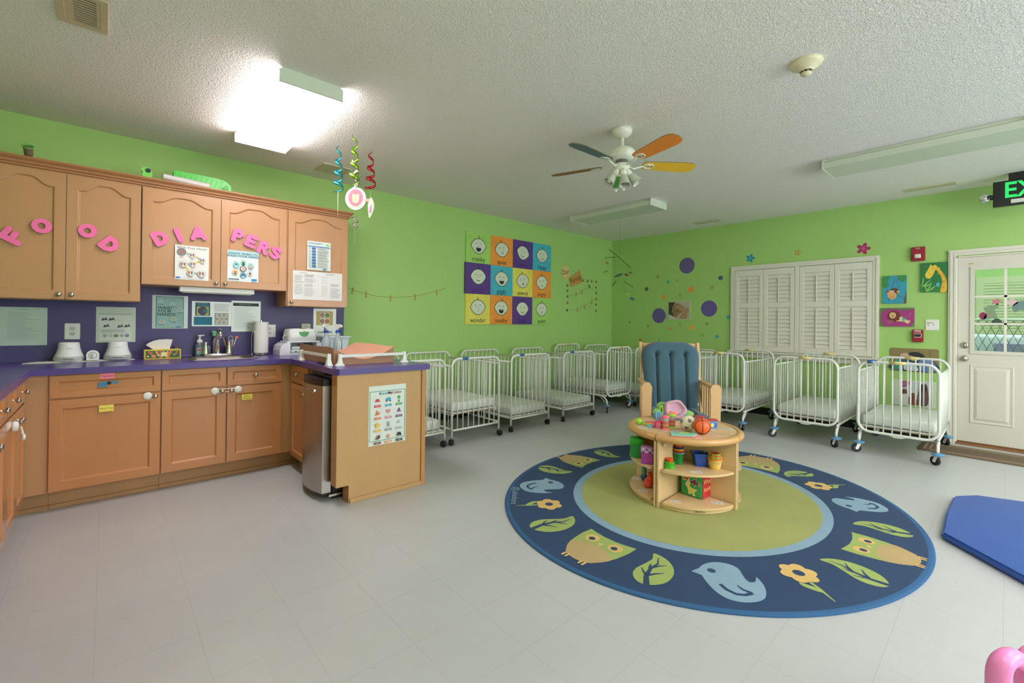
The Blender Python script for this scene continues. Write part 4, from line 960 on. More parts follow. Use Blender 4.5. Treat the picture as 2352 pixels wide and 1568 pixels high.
for (dx, dy, rx, ry, m, dz) in ((-.115, -.045, .05, .035, PBL, -.02), (-.13, -.02, .035, .03, PGR, -.03), (-.075, .03, .05, .035, PGR, -.05), (-.045, -.055, .05, .045, PBL, .0), (-.03, -.042, .045, .028, POR, .02), (.055, -.065, .065, .045, PBL, .0), (.10, -.035, .05, .028, PGR, -.005), (.06, -.03, .05, .02, POR, -.02)):
    b = B(); b.ball((0, 0, 0), 1, m, n=16, T=lambda v, dx=dx, dy=dy, rx=rx, ry=ry, dz=dz: TP(pc)(Vector((dx+v.x*rx, dy+v.y*ry, dz+v.z*.028)))); b.build('petal', t)
# --- shelf toys (front unit)
def cup(name, p, r0, r1, h, col, label, group=None, wall=.003, scal=0, flip=False):
    b = B(); n = 32
    pr = [(0, 0), (r0*.95, 0), (r0, .004), (r1, h-.006), (r1+.004, h-.005), (r1+.004, h), (r1-.001, h), (r0-.003, .006), (0, .006)]
    if flip: pr = [(r, h-z) for r, z in pr]
    vs = []
    for r, z in pr:
        for i in range(n):
            a = 2*pi*i/n; k = 1+(scal*.10*cos(8*a) if r > max(r0, r1)+.003 else 0); vs.append(p+Vector((r*k*cos(a), r*k*sin(a), z)))
    b.add(vs, [(j*n+i, j*n+(i+1) % n, (j+1)*n+(i+1) % n, (j+1)*n+i) for j in range(len(pr)-1) for i in range(n)], K(col, .3), True)
    return tag(b.build(name), label, 'cup', group)
SZ = .268
g1 = 'nested stacking cups on the upper shelf'
p = onz(*S2(960, 530), SZ); p = p+Vector((cos(YAW), sin(YAW), 0))*.033
cup('stacking_cup', p, .028, .037, .078, '2a9a50', 'green stacking cup at the bottom of the tall nested stack', g1)
for k, (c, nm, r) in enumerate((('7cc0d8', 'light blue', .040), ('d83a30', 'red', .0385), ('f0c030', 'yellow', .037), ('2c3a7c', 'navy', .036), ('f07038', 'orange', .034))):
    z = .060+k*.0125+(.006 if k == 4 else 0); cup('stacking_cup', p+Vector((0, 0, z-.012)), r-.010, r-.003, .034, c, '%s stacking cup rim in the tall nested stack' % nm if k < 4 else 'orange stacking cup on top of the tall nested stack', g1)
p = onz(*S2(797, 603), SZ)+Vector((cos(YAW), sin(YAW), 0))*.034
cup('stacking_cup', p, .036, .031, .042, '4cc83c', 'low lime green cup on the shelf holding a smaller orange cup')
cup('stacking_cup', p+Vector((0, 0, .034)), .024, .0215, .028, 'ff6c34', 'small orange cup sitting on the low lime green cup')
p = onz(*S2(1400, 553), SZ)+Vector((cos(YAW), sin(YAW), 0))*.045; p.x = min(p.x, 3.045); b = B()
frs = frF(p.x, p.y, SZ, RV-.12); s0, s1, h = .036, .047, .088
b.loft([rrect(-s0, -s0, s0, s0, .008, 3), rrect(-s1, -s1, s1, s1, .008, 3), rrect(-s1-.006, -s1-.006, s1+.006, s1+.006, .009, 3), rrect(-s1-.006, -s1-.006, s1+.006, s1+.006, .009, 3), rrect(-s1+.002, -s1+.002, s1-.002, s1-.002, .008, 3), rrect(-s0+.002, -s0+.002, s0-.002, s0-.002, .007, 3)], frs, (0, h-.014, h-.014, h, h, .004), K('2450b0', .3))
b.face(rrect(-s0, -s0, s0, s0, .008, 3), frs, .0002, K('2450b0', .3)); tag(b.build('square_cup'), 'royal blue square plastic cup on the upper shelf', 'cup')
p = onz(*S2(1648, 618), SZ)+Vector((cos(YAW), sin(YAW), 0))*.040; p.x = min(p.x, 3.055); g2 = 'nested scalloped cups on the upper shelf'
o = cup('scalloped_cup', p, .034, .042, .064, 'f4c83c', 'yellow scalloped cup with wavy white lines on the upper shelf', g2)
b = B()
for k in range(4): b.tube([p+Vector(((.0372+k*.0014)*cos(a), (.0372+k*.0014)*sin(a), .016+k*.012+.0025*sin(a*12))) for a in [2*pi*i/72 for i in range(72)]], .0015, K('f8f0c8', .4), 4, closed=True)
b.build('wavy_lines', o)
for k, (c, nm, r) in enumerate((('f4824a', 'lower orange', .044), ('b4d840', 'lower lime', .040), ('f4824a', 'upper orange', .037), ('b4d840', 'upper lime', .033))):
    cup('scalloped_cup', p+Vector((0, 0, .036+k*.0095)), r-.010, r, .038, c, '%s scalloped rim nested in the yellow cup' % nm, g2, scal=1)
cup('scalloped_cup', p+Vector((0, 0, .082)), .016, .022, .022, 'c03a2c', 'dark red innermost cup nested in the scalloped cups', g2)
# soft cube
pA = onz(*S2(1355, 1165), .054); t = empty('soft_cube', (pA.x, pA.y, .054), RV-.86, label='green and red soft cube with butterfly and duck patches on the bottom shelf', cat='toy')
s_ = .158; b = B(); b.box(-s_, 0, 0, s_, .0, .168, K('44a860', .8), .012); b.box(-.004, .004, 0, s_, .006, .132, K('cc2f34', .8), .003) if 0 else None
b.build('cube_body', t, True)
b = B(); frg = (Vector((0, .0, 0)), -X, Z, -Y)
fg = (Vector((-s_, -.0006, 0)), X*1.17, Z*1.22, -Y)
def patch(poly, col, d=0): b.face(poly, fg, d+.0, K('f0ead0', .8)); 
for (poly, cx, cz, s2, c) in ((flower(.028, 6, .7), .035, .112, 1, '#c05860'), (smooth_poly([(0, -.8), (.3, -.3), (.9, -.5), (.8, .1), (.3, .2), (.4, .9), (0, .5), (-.3, .9), (-.3, .3), (-1, .2), (-.8, -.3), (-.3, -.2)]), .088, .085, .03, '#7a3a6c'), (smooth_poly([(-.9, .9), (-.5, 1.1), (-.2, .8), (-.3, .4), (.3, .2), (.9, .1), (.5, -.3), (.6, -.9), (.2, -.8), (.1, -.5), (-.4, -.8), (-.5, -.3), (-.7, .2), (-1.0, .5)]), .070, .042, .034, '#e8dc70')):
    b.face([(cx+x*s2*1.12, cz+y*s2*1.12) for x, y in poly], fg, .0, K('#f0ead0', .8)); b.face([(cx+x*s2*.92, cz+y*s2*.92) for x, y in poly], fg, .0006, K(c, .8))
b.face(circ(.035, .112, .013), fg, .0012, K('#e0a890', .8)); b.build('patches', t, True)
b = B(); fr_ = (Vector((.0005, 0, 0)), Y, Z, X); b.prism(rrect(.004, .004, s_-.004, .164, .008, 3), fr_, 0, .0015, K('cc2f34', .8)); b.text("What's", mv(fr_, s_/2, .112), .002, .044, K('f2d890')); b.text('Inside?', mv(fr_, s_/2, .062), .002, .044, K('f2d890')); b.build('red_side', t, True)
# left unit: boxes and toys
def lidbox(u, v, z, w, dp, h, r, c, lidm, label, pat=None):
    p = onz(u, v, z); t = empty('toy_box', p, r, label=label, cat='box'); b = B(); b.box(0, w, 0, dp, 0, h*.78, K(c, .35), .003); b.build('box_body', t, True)
    b = B(); b.box(-.004, w+.004, -.004, dp+.004, h*.66, h, lidm, .008)
    if pat:
        for i in range(5):
            for j in range(2): b.face([(x+.012+i*.022, y+h*.72+j*.020) for x, y in ((0, -.007), (.008, 0), (0, .009), (-.007, 0))], (Vector((0, -.0046, 0)), X, Z, -Y), 0, K(('6a1f78', 'e8d0ec')[(i+j) % 2]))
    b.build('lid', t, True)
lidbox(*S2(225, 432), SZ, .085, .10, .105, RV+.95, '35a04c', mat('green_foil', (60, 190, 70), .22, bump=.5, bscale=120, metal=.2), 'green gift box with a shiny foil lid on the left shelf') if 0 else None
for (u, v, w, dp, h, c, lm, lab, pat) in ((1447, 1050, .088, .085, .140, '2f9a48', mat('green_foil', (56, 190, 66), .22, bump=.6, bscale=120, metal=.2), 'green box with a shiny crinkled lid on the upper left shelf', 0), (1473, 1065, .075, .08, .115, 'a83aa0', K('c890d0', .4), 'purple box with a diamond patterned lid on the upper left shelf', 1)):
    lidbox(u, v, SZ, w, dp, h, RV-.30, c, lm, lab, pat)
b = B(); p = onz(1465, 1022, .40); p = Vector((3.045, 1.865, 0)); b.box(p.x-.045, p.x+.035, p.y-.04, p.y+.03, SZ, .445, K('e8b83c', .35), .006); tag(b.build('yellow_block'), 'yellow toy block behind the green box on the upper left shelf', 'toy')
p = onz(*S2(330, 835), .054)+Vector((cos(YAW), sin(YAW), 0))*.03; t = empty('toy_figure', p, label='teal and dark blue baby toy standing on the lower left shelf', cat='toy')
b = B(); b.ball(p+Vector((0, 0, .026)), .026, K('1f5a88', .35)); b.build('blue_ball', t)
b = B(); b.lathe([(.016, .045), (.020, .075), (.015, .10), (.012, .105)], K('5aa8a0', .4), c=p, n=16); b.ball(p+Vector((.0, 0, .125)), .024, K('5aa8a0', .4)); b.ball(p+Rv*-.024+Z*.138, .014, K('5a6470', .4)); b.ball(p+Rv*.02+Z*.142, .012, K('5a6470', .4)); b.ball(p+Rv*-.006-Fv*.022+Z*.125, .008, K('d8e8e0', .4)); b.build('teal_figure', t)
p = onz(*S2(415, 960), .054)+Vector((cos(YAW), sin(YAW), 0))*.03; t = empty('orange_toy', p, label='bright orange red baby toy on the lower left shelf', cat='toy'); b = B()
for dx, dz, r in ((0, .028, .03), (.012, .062, .026), (-.022, .02, .018), (.01, .095, .018), (-.012, .05, .02)): b.ball(p+Rv*dx+Z*dz, r, K('f0553c', .45))
b.build('toy_body', t)
p = Vector((3.40, 1.36, 0)); t = empty('purple_toy', (3.38, 1.36, .054), label='lilac soft toy on the lower right shelf, peeking past the side panel', cat='toy'); b = B()
for dx, dy, dz, r in ((0, 0, .04, .035), (.01, .01, .085, .026), (-.01, -.02, .065, .022)): b.ball((3.37+dx, 1.36+dy, .054+dz), r, K('a08ac8', .8))
b.build('toy_body', t)
# ================================================================ ROCKING CHAIR
cx, cy = 3.86, 2.005
ang = YAW-pi/2-.165
t = empty('rocking_chair', (cx, cy, .0115), ang, label='wooden glider rocking chair with teal blue tufted cushions behind the toy table', cat='rocking chair')
# local frame: x to the right, -y towards the camera
LW = .300
def board(name, poly, x0, x1, m=GLIDER):  # poly in (y,z), extruded along x
    b = B(); b.prism(poly, (Vector((x0, 0, 0)), Y, Z, X), 0, x1-x0, m); return b.build(name, t, True)
for s_ in (-1, 1):
    xc = s_*.290
    b = B(); pts = [(-.040, .16), (.036, .16), (.042, .60), (.046, .66), (.030, .695), (0, .706), (-.030, .695), (-.046, .66), (-.042, .60)]
    b.prism([(xc+x, z) for x, z in pts], (Vector((0, -.12, 0)), X, Z, -Y), -.012, .014, GLIDER); b.build('arm_post', t, True)
    b = B(); b.box(xc-.028, xc+.028, -.12, .42, .655, .68, GLIDER, .008); b.build('armrest', t, True)
    for k in range(5): b = B(); b.box(xc-.008, xc+.008, -.03+k*.085, .005+k*.085, .20, .655, GLIDER, .003); b.build('side_slat', t, True)
    b = B(); b.box(xc-.012, xc+.012, -.11, .45, .17, .22, GLIDER, .004); b.build('side_rail', t, True)
    b = B(); b.box(xc-.03, xc+.03, -.14, .46, .0, .05, GLIDER, .012); b.box(xc-.02, xc+.02, -.06, .02, .05, .17, GLIDER, .004); b.box(xc-.02, xc+.02, .30, .38, .05, .17, GLIDER, .004); b.build('base_runner', t, True)
    board('back_post', [(.26, .22), (.30, .22), (.51, 1.035), (.47, 1.04)], s_*.278-.013, s_*.278+.013)
b = B(); b.box(-.30, .30, .12, .18, .06, .10, GLIDER, .005); b.build('base_crossbar', t, True)
b = B(); b.box(-.262, .262, .478, .50, .97, 1.03, GLIDER, .006); b.build('back_rail', t, True)
b = B(); b.box(-.27, .27, -.09, .30, .28, .32, GLIDER, .006); b.build('seat_frame', t, True)
# cushions as shaped pads
def pad(name, W, Hh, T_, chan, rows, xf, topround=True):
    nx, nz = 48, 48; b = B(); vs = []
    for side in (1, 0):
        for j in range(nz+1):
            tz = j/nz; z = Hh*tz
            wd = W(tz)
            for i in range(nx+1):
                tx = 2*i/nx-1; ex = max(0., 1-abs(tx)**6)**.5; ez = max(0., 1-abs(2*tz-1)**9)**.5
                th = T_*ex*ez
                if side:
                    for c in chan:
                        d = abs(tx*wd-c*(W(.6))); depth = max(0, min(1, (tz-.02)/.1))*(1 if tz < rows else max(0, 1-(tz-rows)/.03)); th -= .6*T_*math.exp(-(d/.010)**2)*depth
                        if rows < 1: th -= .5*T_*math.exp(-((tx*wd-c*W(.6))**2+(z-rows*Hh)**2)/.0006)
                vs.append(xf(tx*wd, z, th if side else -.012*ex*ez))
    n1 = (nx+1); N1 = n1*(nz+1)
    fs = [(j*n1+i, j*n1+i+1, (j+1)*n1+i+1, (j+1)*n1+i) for j in range(nz) for i in range(nx)]
    fs += [tuple(N1+k for k in f[::-1]) for f in fs]
    b.add(vs, fs, FABRIC, True)
    return b.build(name, t, True)
def backw(tz):
    w = .228+.047*min(1, tz/.75)
    if tz > .80: w *= sqrt(max(0.0, 1-((tz-.80)/.2)**2.6*.80))
    return w
BA = radians(15); y0b, z0b = .235, .325
pad('back_cushion', backw, .745, .075, (-.52, -.02, .5), .82, lambda x, z, d: Vector((x, y0b+z*sin(BA)-d*cos(BA)+.02, z0b+z*cos(BA)+d*sin(BA))))
pad('seat_cushion', lambda tz: .258, .44, .09, (-.5, 0, .5), 2, lambda x, z, d: Vector((x, -.15+z, .34+d+.02*(1-z/.44))))
# ================================================================ PINK TODDLER CHAIR at the lower right corner
t = empty('toddler_chair', (2.3, -.2, 0), label='pink molded plastic toddler chair with an open backrest at the bottom right corner', cat='chair')
zc = .40; pA = onz(2290, 1600, zc); 
c0 = onz(2298, 1500, .52)
U_ = Rv.copy(); U_.z = 0; U_.normalize(); Fh = Vector((cos(YAW), sin(YAW), 0)); 
def bp(a, z, d=0.): return c0*1.0+U_*a+Vector((0, 0, z))+Fh*d
def onr(u, v, D): return O+ray(u, v)*D
D0 = 1.04; b = B()
loop = [(2294, 1640), (2293, 1590), (2294, 1545), (2304, 1519), (2326, 1508), (2354, 1524), (2400, 1556), (2450, 1575), (2470, 1640), (2470, 1740), (2300, 1740)]
pts = [onr(u, v, D0+max(0, (u-2300))*.0006) for u, v in loop]
def sm3(pts, k=4, closed=True):
    n = len(pts); out = []
    for i in range(n):
        p0, p1, p2, p3 = pts[i-1], pts[i], pts[(i+1) % n], pts[(i+2) % n]
        for j in range(k):
            s2 = j/k; out.append(.5*((2*p1)+(p2-p0)*s2+(2*p0-5*p1+4*p2-p3)*s2*s2+(3*p1-p0-3*p2+p3)*s2**3))
    return out
rads = []
for i in range(len(pts)):
    for j in range(4):
        RR = (.0225, .0225, .022, .021, .0195, .0175, .0165, .0165, .02, .0225, .0225); rads.append(RR[i]+(RR[(i+1) % 11]-RR[i])*j/4)
b.tube(sm3(pts), rads, PINKP, 16, closed=True)
pts2 = [onr(u, v, D0+.05+max(0, (u-2300))*.0006) for u, v in ((2352, 1575), (2356, 1515), (2384, 1496), (2440, 1508), (2480, 1560), (2480, 1700), (2360, 1700))]
b.tube(sm3(pts2), .018, PINKP, 14, closed=True)
b.build('backrest', t)
q = [p.copy() for p in (pts[0], pts[8])]
b = B(); bl = onr(2296, 1690, D0-.0); br = onr(2470, 1720, D0+.1)
sc = (bl+br)/2+U_*.30-Fh*.02; frs = (Vector((sc.x, sc.y, bl.z-.10)), U_, Fh, Z)
b.prism(rrect(-.12, -.02, .12, .17, .04), frs, -.03, 0, mat('toddler_seat_tan', (176, 146, 62), .5)); b.build('seat', t)
for a, d in ((-.09, 0), (.09, 0), (-.09, .14), (.09, .14)):
    base = frs[0]+U_*a+Fh*d; b = B(); b.cyl(Vector((base.x, base.y, 0)), Vector((base.x, base.y, base.z-.01)), .02, PINKP, r2=.024, n=14); b.build('leg', t)
for a in (-.105, .105): 
    b = B(); s0_ = frs[0]+U_*a; e = bl if a < 0 else br; b.tube([s0_-Z*.02, (s0_+e)/2, e+Z*.02], .019, PINKP, 12); b.build('back_upright', t)
# ================================================================ PAPERS ON THE CABINETS AND BACKSPLASH
def wallsheet(u0, v0, u1, v1, y, m, t=.0012):
    a = ony(u0, v0, y); c = ony(u1, v1, y); return Sheet(frA(a.x, c.z, y), c.x-a.x, a.z-c.z, m, t)
DFY = UF-.0205; BSY = YA-.0205
s_ = wallsheet(402, 561, 479, 645, DFY, mat('glossy_paper', (232, 230, 228), .3, var=.02))
s_.text('Wash Your Hands!', .5, .93, .026, '#303438')
SK = '#a8786c'
nodes = [(.19, .80, .14, 0), (.50, .73, .105, 1), (.80, .60, .10, 1), (.52, .47, .105, 1), (.24, .45, .115, 1), (.45, .21, .115, 1), (.78, .20, .125, 1)]
for (i, j, c1, c2) in ((0, 1, '#d8dc88', '#88c4d4'), (1, 2, '#e0c868', '#88c4d4'), (2, 3, '#e4dc58', '#e4dc58'), (3, 4, '#88c4d4', '#d8dc58'), (4, 5, '#e4dc58', '#e4dc58'), (5, 6, '#88c4d4', '#a8d488')):
    a, c = nodes[i], nodes[j]; mid = ((a[0]+c[0])/2, (a[1]+c[1])/2)
    s_.poly(stroke([(a[0]*s_.w, a[1]*s_.h), (mid[0]*s_.w, mid[1]*s_.h)], .015), c1); s_.poly(stroke([(mid[0]*s_.w, mid[1]*s_.h), (c[0]*s_.w, c[1]*s_.h)], .015), c2, False)
for a, c, r, k in nodes:
    s_.circ(a, c, r, '#98a4a4'); s_.circ(a, c, r*.94, '#e4e8e4' if k else '#8c8488')
    for q in (-.4, .35): s_.poly(smooth_poly([((a+r*(q+x))*s_.w, c*s_.h+r*s_.w*y) for x, y in ((-.2, -.5), (-.35, .1), (-.3, .6), (-.1, .3), (.05, .65), (.15, .25), (.35, .4), (.2, -.1), (.15, -.5))]), SK)
    s_.rect(a-.05, c-r*.86-.035, a+.05, c-r*.86-.020, '#c07880')
s_.rect(.03, .03, .15, .075, '#3d7cc0'); s_.rect(.17, .04, .33, .045, '#8aa8cc'); s_.rect(.42, .02, .62, .028, '#a0a0a0')
s_.build('handwashing_chart', 'white hand washing steps chart titled wash your hands on the left door above the sink', 'poster')
s_ = wallsheet(523, 573, 593, 649, DFY, mat('glossy_paper_blue', (222, 234, 234), .3, var=.02))
s_.rect(0, .78, 1, 1, '#b4d8e0'); s_.text('KNOW WHEN TO', .5, .90, .026, '#2c5468', off=.0004); s_.text('WASH YOUR HANDS', .5, .82, .026, '#2c5468', off=.0004)
for k, (a, c, col) in enumerate(((.50, .60, '#9cd0c0'), (.74, .50, '#8ccabc'), (.72, .27, '#d4dcd4'), (.50, .20, '#5c98b4'), (.24, .29, '#e4c890'), (.27, .53, '#8ccad0'))):
    s_.circ(a, c, .105, col); s_.circ(a, c+.015, .035, ('#3a3434', '#e8c0a8', '#4a5058', '#2c5a80', '#c05848', '#4c7c88')[k]); s_.rect(a-.035, c-.07, a+.035, c-.015, ('#2c2c34', '#d85870', '#c08878', '#d0e0e8', '#3c70a8', '#d8e4e4')[k]); s_.lines(a-.08, a+.08, c+.115, c+.10, 2, '#90a8a8', .006)
s_.circ(.49, .42, .105, '#34343c'); s_.circ(.49, .42, .08, '#f0e8e4'); s_.circ(.50, .42, .05, '#e8988c')
s_.rect(.03, .055, .36, .085, '#404850'); s_.rect(.77, .04, .94, .105, '#3d8ccc')
s_.build('handwashing_chart', 'pale blue know when to wash your hands poster on the right door above sink', 'poster')
s_ = wallsheet(706, 552, 759, 623, DFY, PAPER)
s_.lines(.05, .75, .95, .90, 3, '#5a80b8', .012); s_.rect(.03, .80, .97, .835, '#4a80c0'); s_.rect(.78, .86, .94, .95, '#a8d888')
for k in range(7):
    z = .745-k*.103; s_.poly([(x*s_.w, y*s_.h) for x, y in ((.19, z-.04), (.34, z-.04), (.37, z), (.34, z+.04), (.19, z+.04))], '#3f78b8'); s_.circ(.10, z, .055, '#c4ccc8'); s_.lines(.42, .92, z+.03, z-.03, 3, '#8c9498', .012)
s_.rect(.66, .02, .80, .06, '#3f78b8')
s_.build('instruction_sheet', 'white instruction sheet with blue step markers on the right end cabinet door', 'poster')
a = ony(673, 620, DFY); c = ony(785, 691.5, DFY)
s_ = Sheet(frA(a.x, c.z, DFY), c.x-a.x, a.z-c.z, mat('plain_paper', (232, 231, 230), .5, var=.02))
s_.rect(.498, 0, .502, 1, '#c8c8c8')
for (a0, a1, b1, b0, n) in ((.12, .34, .94, .93, 2), (.22, .46, .88, .80, 5), (.22, .46, .74, .62, 5), (.03, .20, .84, .66, 7), (.03, .26, .62, .60, 2), (.22, .42, .55, .46, 4), (.22, .46, .40, .14, 8), (.03, .20, .52, .20, 9), (.64, .84, .95, .93, 2), (.55, .72, .82, .64, 3), (.75, .97, .60, .52, 4), (.75, .97, .44, .10, 12), (.56, .70, .50, .16, 6)): s_.lines(a0, a1, b1, b0, n, '#9a9ea2', .008, .35)
s_.build('instruction_sheet', 'double width white printed sheet at the bottom of the right end cabinet door', 'poster')
# backsplash
def lam(u0, v0, u1, v1, col=(206, 220, 212), y=BSY, nm=None):
    return wallsheet(u0, v0, u1, v1, y, mat('lam_%d_%d' % (col[0], col[2]), col, .22, var=.03, coat=.5))
s_ = lam(0, 704, 108, 792, (196, 214, 206)); s_.text('Schedule', .5, .94, .012, '#808c88'); s_.lines(.15, .85, .86, .18, 16, '#98a6a2', .010, .55)
s_.build('laminated_notice', 'large laminated list hanging at the far left of the purple backsplash', 'notice')
s_ = lam(221, 704, 311, 785, (206, 216, 206)); s_.rect(.05, .80, .9, .815, '#88a890'); s_.rect(.08, .05, .9, .76, '#dfe4dd')
for k, (a0, c0) in enumerate(((.22, .66), (.40, .66), (.27, .47), (.62, .46), (.80, .47))): s_.poly(smooth_poly([((a0+x*.09)*s_.w, (c0+y*.06)*s_.h) for x, y in ((-1, -.8), (-.6, .6), (-.2, .1), (.3, .9), (.5, 0), (1, -.6), (.2, -.4))]), '#50585c')
for k in range(5): s_.circ(.22+.14*k, .19, .055, ('#a8b0b0', '#c0c8c4', '#8c8468', '#b0b8b0', '#7c94b8')[k])
s_.lines(.12, .75, .36, .29, 4, '#a0a8a4', .009)
s_.build('laminated_notice', 'laminated sheet with small black drawings behind the right bottle warmer', 'notice')
s_ = lam(350, 677, 431, 754, (190, 214, 208)); s_.rect(.10, .02, .88, .97, '#3c4c50'); s_.rect(.115, .03, .865, .955, '#a9cfd0')
for k, t_ in enumerate(('WASH', 'YOUR', 'HANDS!')): s_.text(t_, .14, .62-k*.10, .034, '#20343c', 'LEFT', off=.0004)
for (a0, c0) in ((.24, .80), (.56, .74), (.76, .55), (.60, .27), (.27, .19)): s_.circ(a0, c0, .115, '#8cc0c4'); s_.circ(a0, c0, .105, '#b4dada'); s_.circ(a0, c0+.02, .04, '#d8b890' if c0 < .6 else '#c4dcd8'); s_.rect(a0-.06, c0-.075, a0+.06, c0-.06, '#406068')
s_.rect(.66, .035, .80, .065, '#3f8cc4')
s_.build('laminated_notice', 'pale teal laminated poster reading wash your hands above the tissue box', 'poster')
s_ = lam(441, 691, 531, 749, (214, 222, 212)); s_.rect(.08, .42, .45, .95, '#2c7c98'); s_.rect(.12, .45, .41, .78, '#e4d850'); s_.circ(.265, .615, .125, '#5a5878'); s_.circ(.33, .62, .06, '#4c8c98'); s_.rect(.05, .05, .50, .38, '#2a86a8')
s_.text('GOOD HEALTH IS', .265, .90, .009, '#d8ecf0'); s_.text('IN YOUR HANDS', .265, .83, .009, '#d8ecf0')
s_.lines(.55, .97, .90, .62, 9, '#98a09c', .010); s_.rect(.57, .06, .92, .54, '#686c68'); s_.rect(.58, .075, .91, .525, '#dfe2da')
for k in range(6): s_.circ(.745+.12*cos(k*1.047), .30+.17*sin(k*1.047), .032, '#b0b4ac')
s_.text('HAND', .745, .33, .008, '#303434'); s_.text('WASHING', .745, .28, .008, '#303434')
s_.build('laminated_notice', 'wide laminated sheet with a blue health poster above the faucet', 'notice')
s_ = lam(532, 690, 598, 761, (208, 220, 206)); s_.rect(.05, .83, .93, .93, '#44484a'); s_.text('FIVE MINUTE SAFETY', .46, .88, .011, '#c8ccc8'); s_.lines(.10, .85, .78, .12, 15, '#98a49c', .009, .35)
s_.build('laminated_notice', 'laminated sheet with a dark title bar beside the paper towels', 'notice')
s_ = lam(720, 708, 771, 793, (214, 220, 208)); s_.rect(.12, .55, .86, .93, '#e4c478'); s_.rect(.28, .58, .70, .90, '#e8e0c8')
for a0, c0, k in ((.38, .82, '#c87870'), (.60, .82, '#4c8c50'), (.38, .66, '#8c5870'), (.60, .66, '#b04c40')): s_.circ(a0, c0, .085, k); s_.circ(a0, c0, .05, '#d8a098' if k != '#4c8c50' else '#7cac78')
s_.text('OUR GERM', .5, .36, .030, '#48504c'); s_.text('BUCKET', .5, .24, .030, '#48504c')
s_.build('laminated_notice', 'laminated sign reading our germ bucket behind the spray bottles', 'notice')
def outlet(u0, v0, u1, v1, label, beige=False, two=True):
    a = ony(u0, v0, BSY); c = ony(u1, v1, BSY); w = c.x-a.x; h = a.z-c.z; t = empty('wall_outlet', ((a.x+c.x)/2, BSY, (a.z+c.z)/2), label=label, cat='outlet', group='outlets on the purple backsplash')
    m = mat('beige_plate', (214, 206, 170), .35) if beige else WPLAST; fr = frA(a.x, c.z, BSY)
    b = B(); b.loft([rrect(0, 0, w, h, .005, 3), rrect(0, 0, w, h, .005, 3), rrect(.003, .003, w-.003, h-.003, .004, 3)], fr, (0, .003, .006), m); b.build('cover_plate', t)
    b = B()
    for k in (0, 1):
        cz = h*(.34+.33*k); b.face(rrect(w/2-.018, cz-.014, w/2+.018, cz+.014, .010, 4), fr, .0066, K('d8d6d0'))
        for dx in (-.007, .006): b.face(rect(w/2+dx-.0012, cz-.001, w/2+dx+.0012, cz+.008), fr, .0072, BLACKP)
        b.face(circ(w/2, cz-.007, .0025, 8), fr, .0072, BLACKP)
    b.build('sockets', t)
outlet(148, 742, 184, 779, 'white double outlet on the backsplash above the left bottle warmer')
outlet(604, 745, 633, 774, 'white outlet partly hidden by the paper towel roll')
outlet(692, 743, 713, 762, 'beige outlet above the wipes warmer', True)
# ================================================================ THINGS ON THE COUNTER
CZ = .914
def onc(u, v): return onz(u, v, CZ)
# cloth
b = B(); n = 26; vs = []; random.seed(3)
for j in range(7):
    for i in range(n+1):
        x = -.43+.60*i/n; y = 4.50+.15*j/6+.05*i/n; e = (1-(2*i/n-1)**8)*(1-(2*j/6-1)**6)
        vs.append((x, y, CZ+.001+e*(.004+.007*abs(sin(i*1.3+j*.9)*cos(j*1.7+i*.31)))))
b.add(vs, [(j*(n+1)+i, j*(n+1)+i+1, (j+1)*(n+1)+i+1, (j+1)*(n+1)+i) for j in range(6) for i in range(n)], mat('white_cloth', (214, 212, 208), .9, bump=.3, bscale=60), True)
tag(b.build('towel'), 'crumpled white cloth spread under the bottle warmers and timer', 'towel')
def warmer(x, y, label):
    t = empty('bottle_warmer', (x, y, CZ+.009), label=label, cat='bottle warmer', group='white bottle warmers on the counter'); z0 = CZ+.009
    b = B(); b.lathe([(0, 0), (.075, 0), (.080, .006), (.082, .020), (.078, .036), (.068, .06), (.060, .09), (.056, .125), (.053, .132), (.050, .134), (.047, .134), (.045, .10), (0, .10)], mat('warmer_white', (232, 234, 234), .3), c=(x, y, z0), n=32); b.build('body', t)
    b = B(); b.lathe([(.0805, .008), (.0835, .014), (.083, .026), (.0795, .034)], mat('warmer_grey', (186, 190, 190), .35), c=(x, y, z0), n=32, caps=False); b.box(x-.028, x+.028, y-.092, y-.075, z0+.018, z0+.024, CHROME, .002); b.build('base_band', t)
    b = B(); b.text('Avent', (Vector((x+.004, y-.0635, z0+.092)), X, Z, -Y), .002, .014, K('48a8b0')); b.build('logo', t)
warmer(-.20, 4.60, 'white bottle warmer on the left, below the double outlet')
warmer(.068, 4.60, 'white bottle warmer on the right, between the timer and tissue box')
t = empty('kitchen_timer', (-.072, 4.555, CZ+.009), label='small white dial kitchen timer between the two bottle warmers', cat='timer')
b = B(); ft = frA(-.072, CZ+.010, 4.54); pl = [(-.034, 0), (.034, 0), (.036, .03)]+arc(0, .038, .036, 0, 180, 12)+[(-.036, .03)]
b.prism(pl, ft, -.035, .0, WPLAST, smooth=False); b.build('timer_body', t)
b = B(); b.face(circ(0, .036, .029, 24), ft, .0006, K('f0f0ec')); 
for k in range(12): a = k*pi/6; b.face([(x+.022*cos(a), y+.036+.022*sin(a)) for x, y in rect(-.0028, -.0028, .0028, .0028)], ft, .0012, K('383838'))
b.build('dial_face', t)
b = B(); b.cyl((-.072, 4.54, CZ+.046), (-.072, 4.53, CZ+.046), .009, WPLAST); b.box(-.0745, -.0695, 4.524, 4.533, CZ+.034, CZ+.064, K('c8c8c4')); b.build('dial_knob', t)
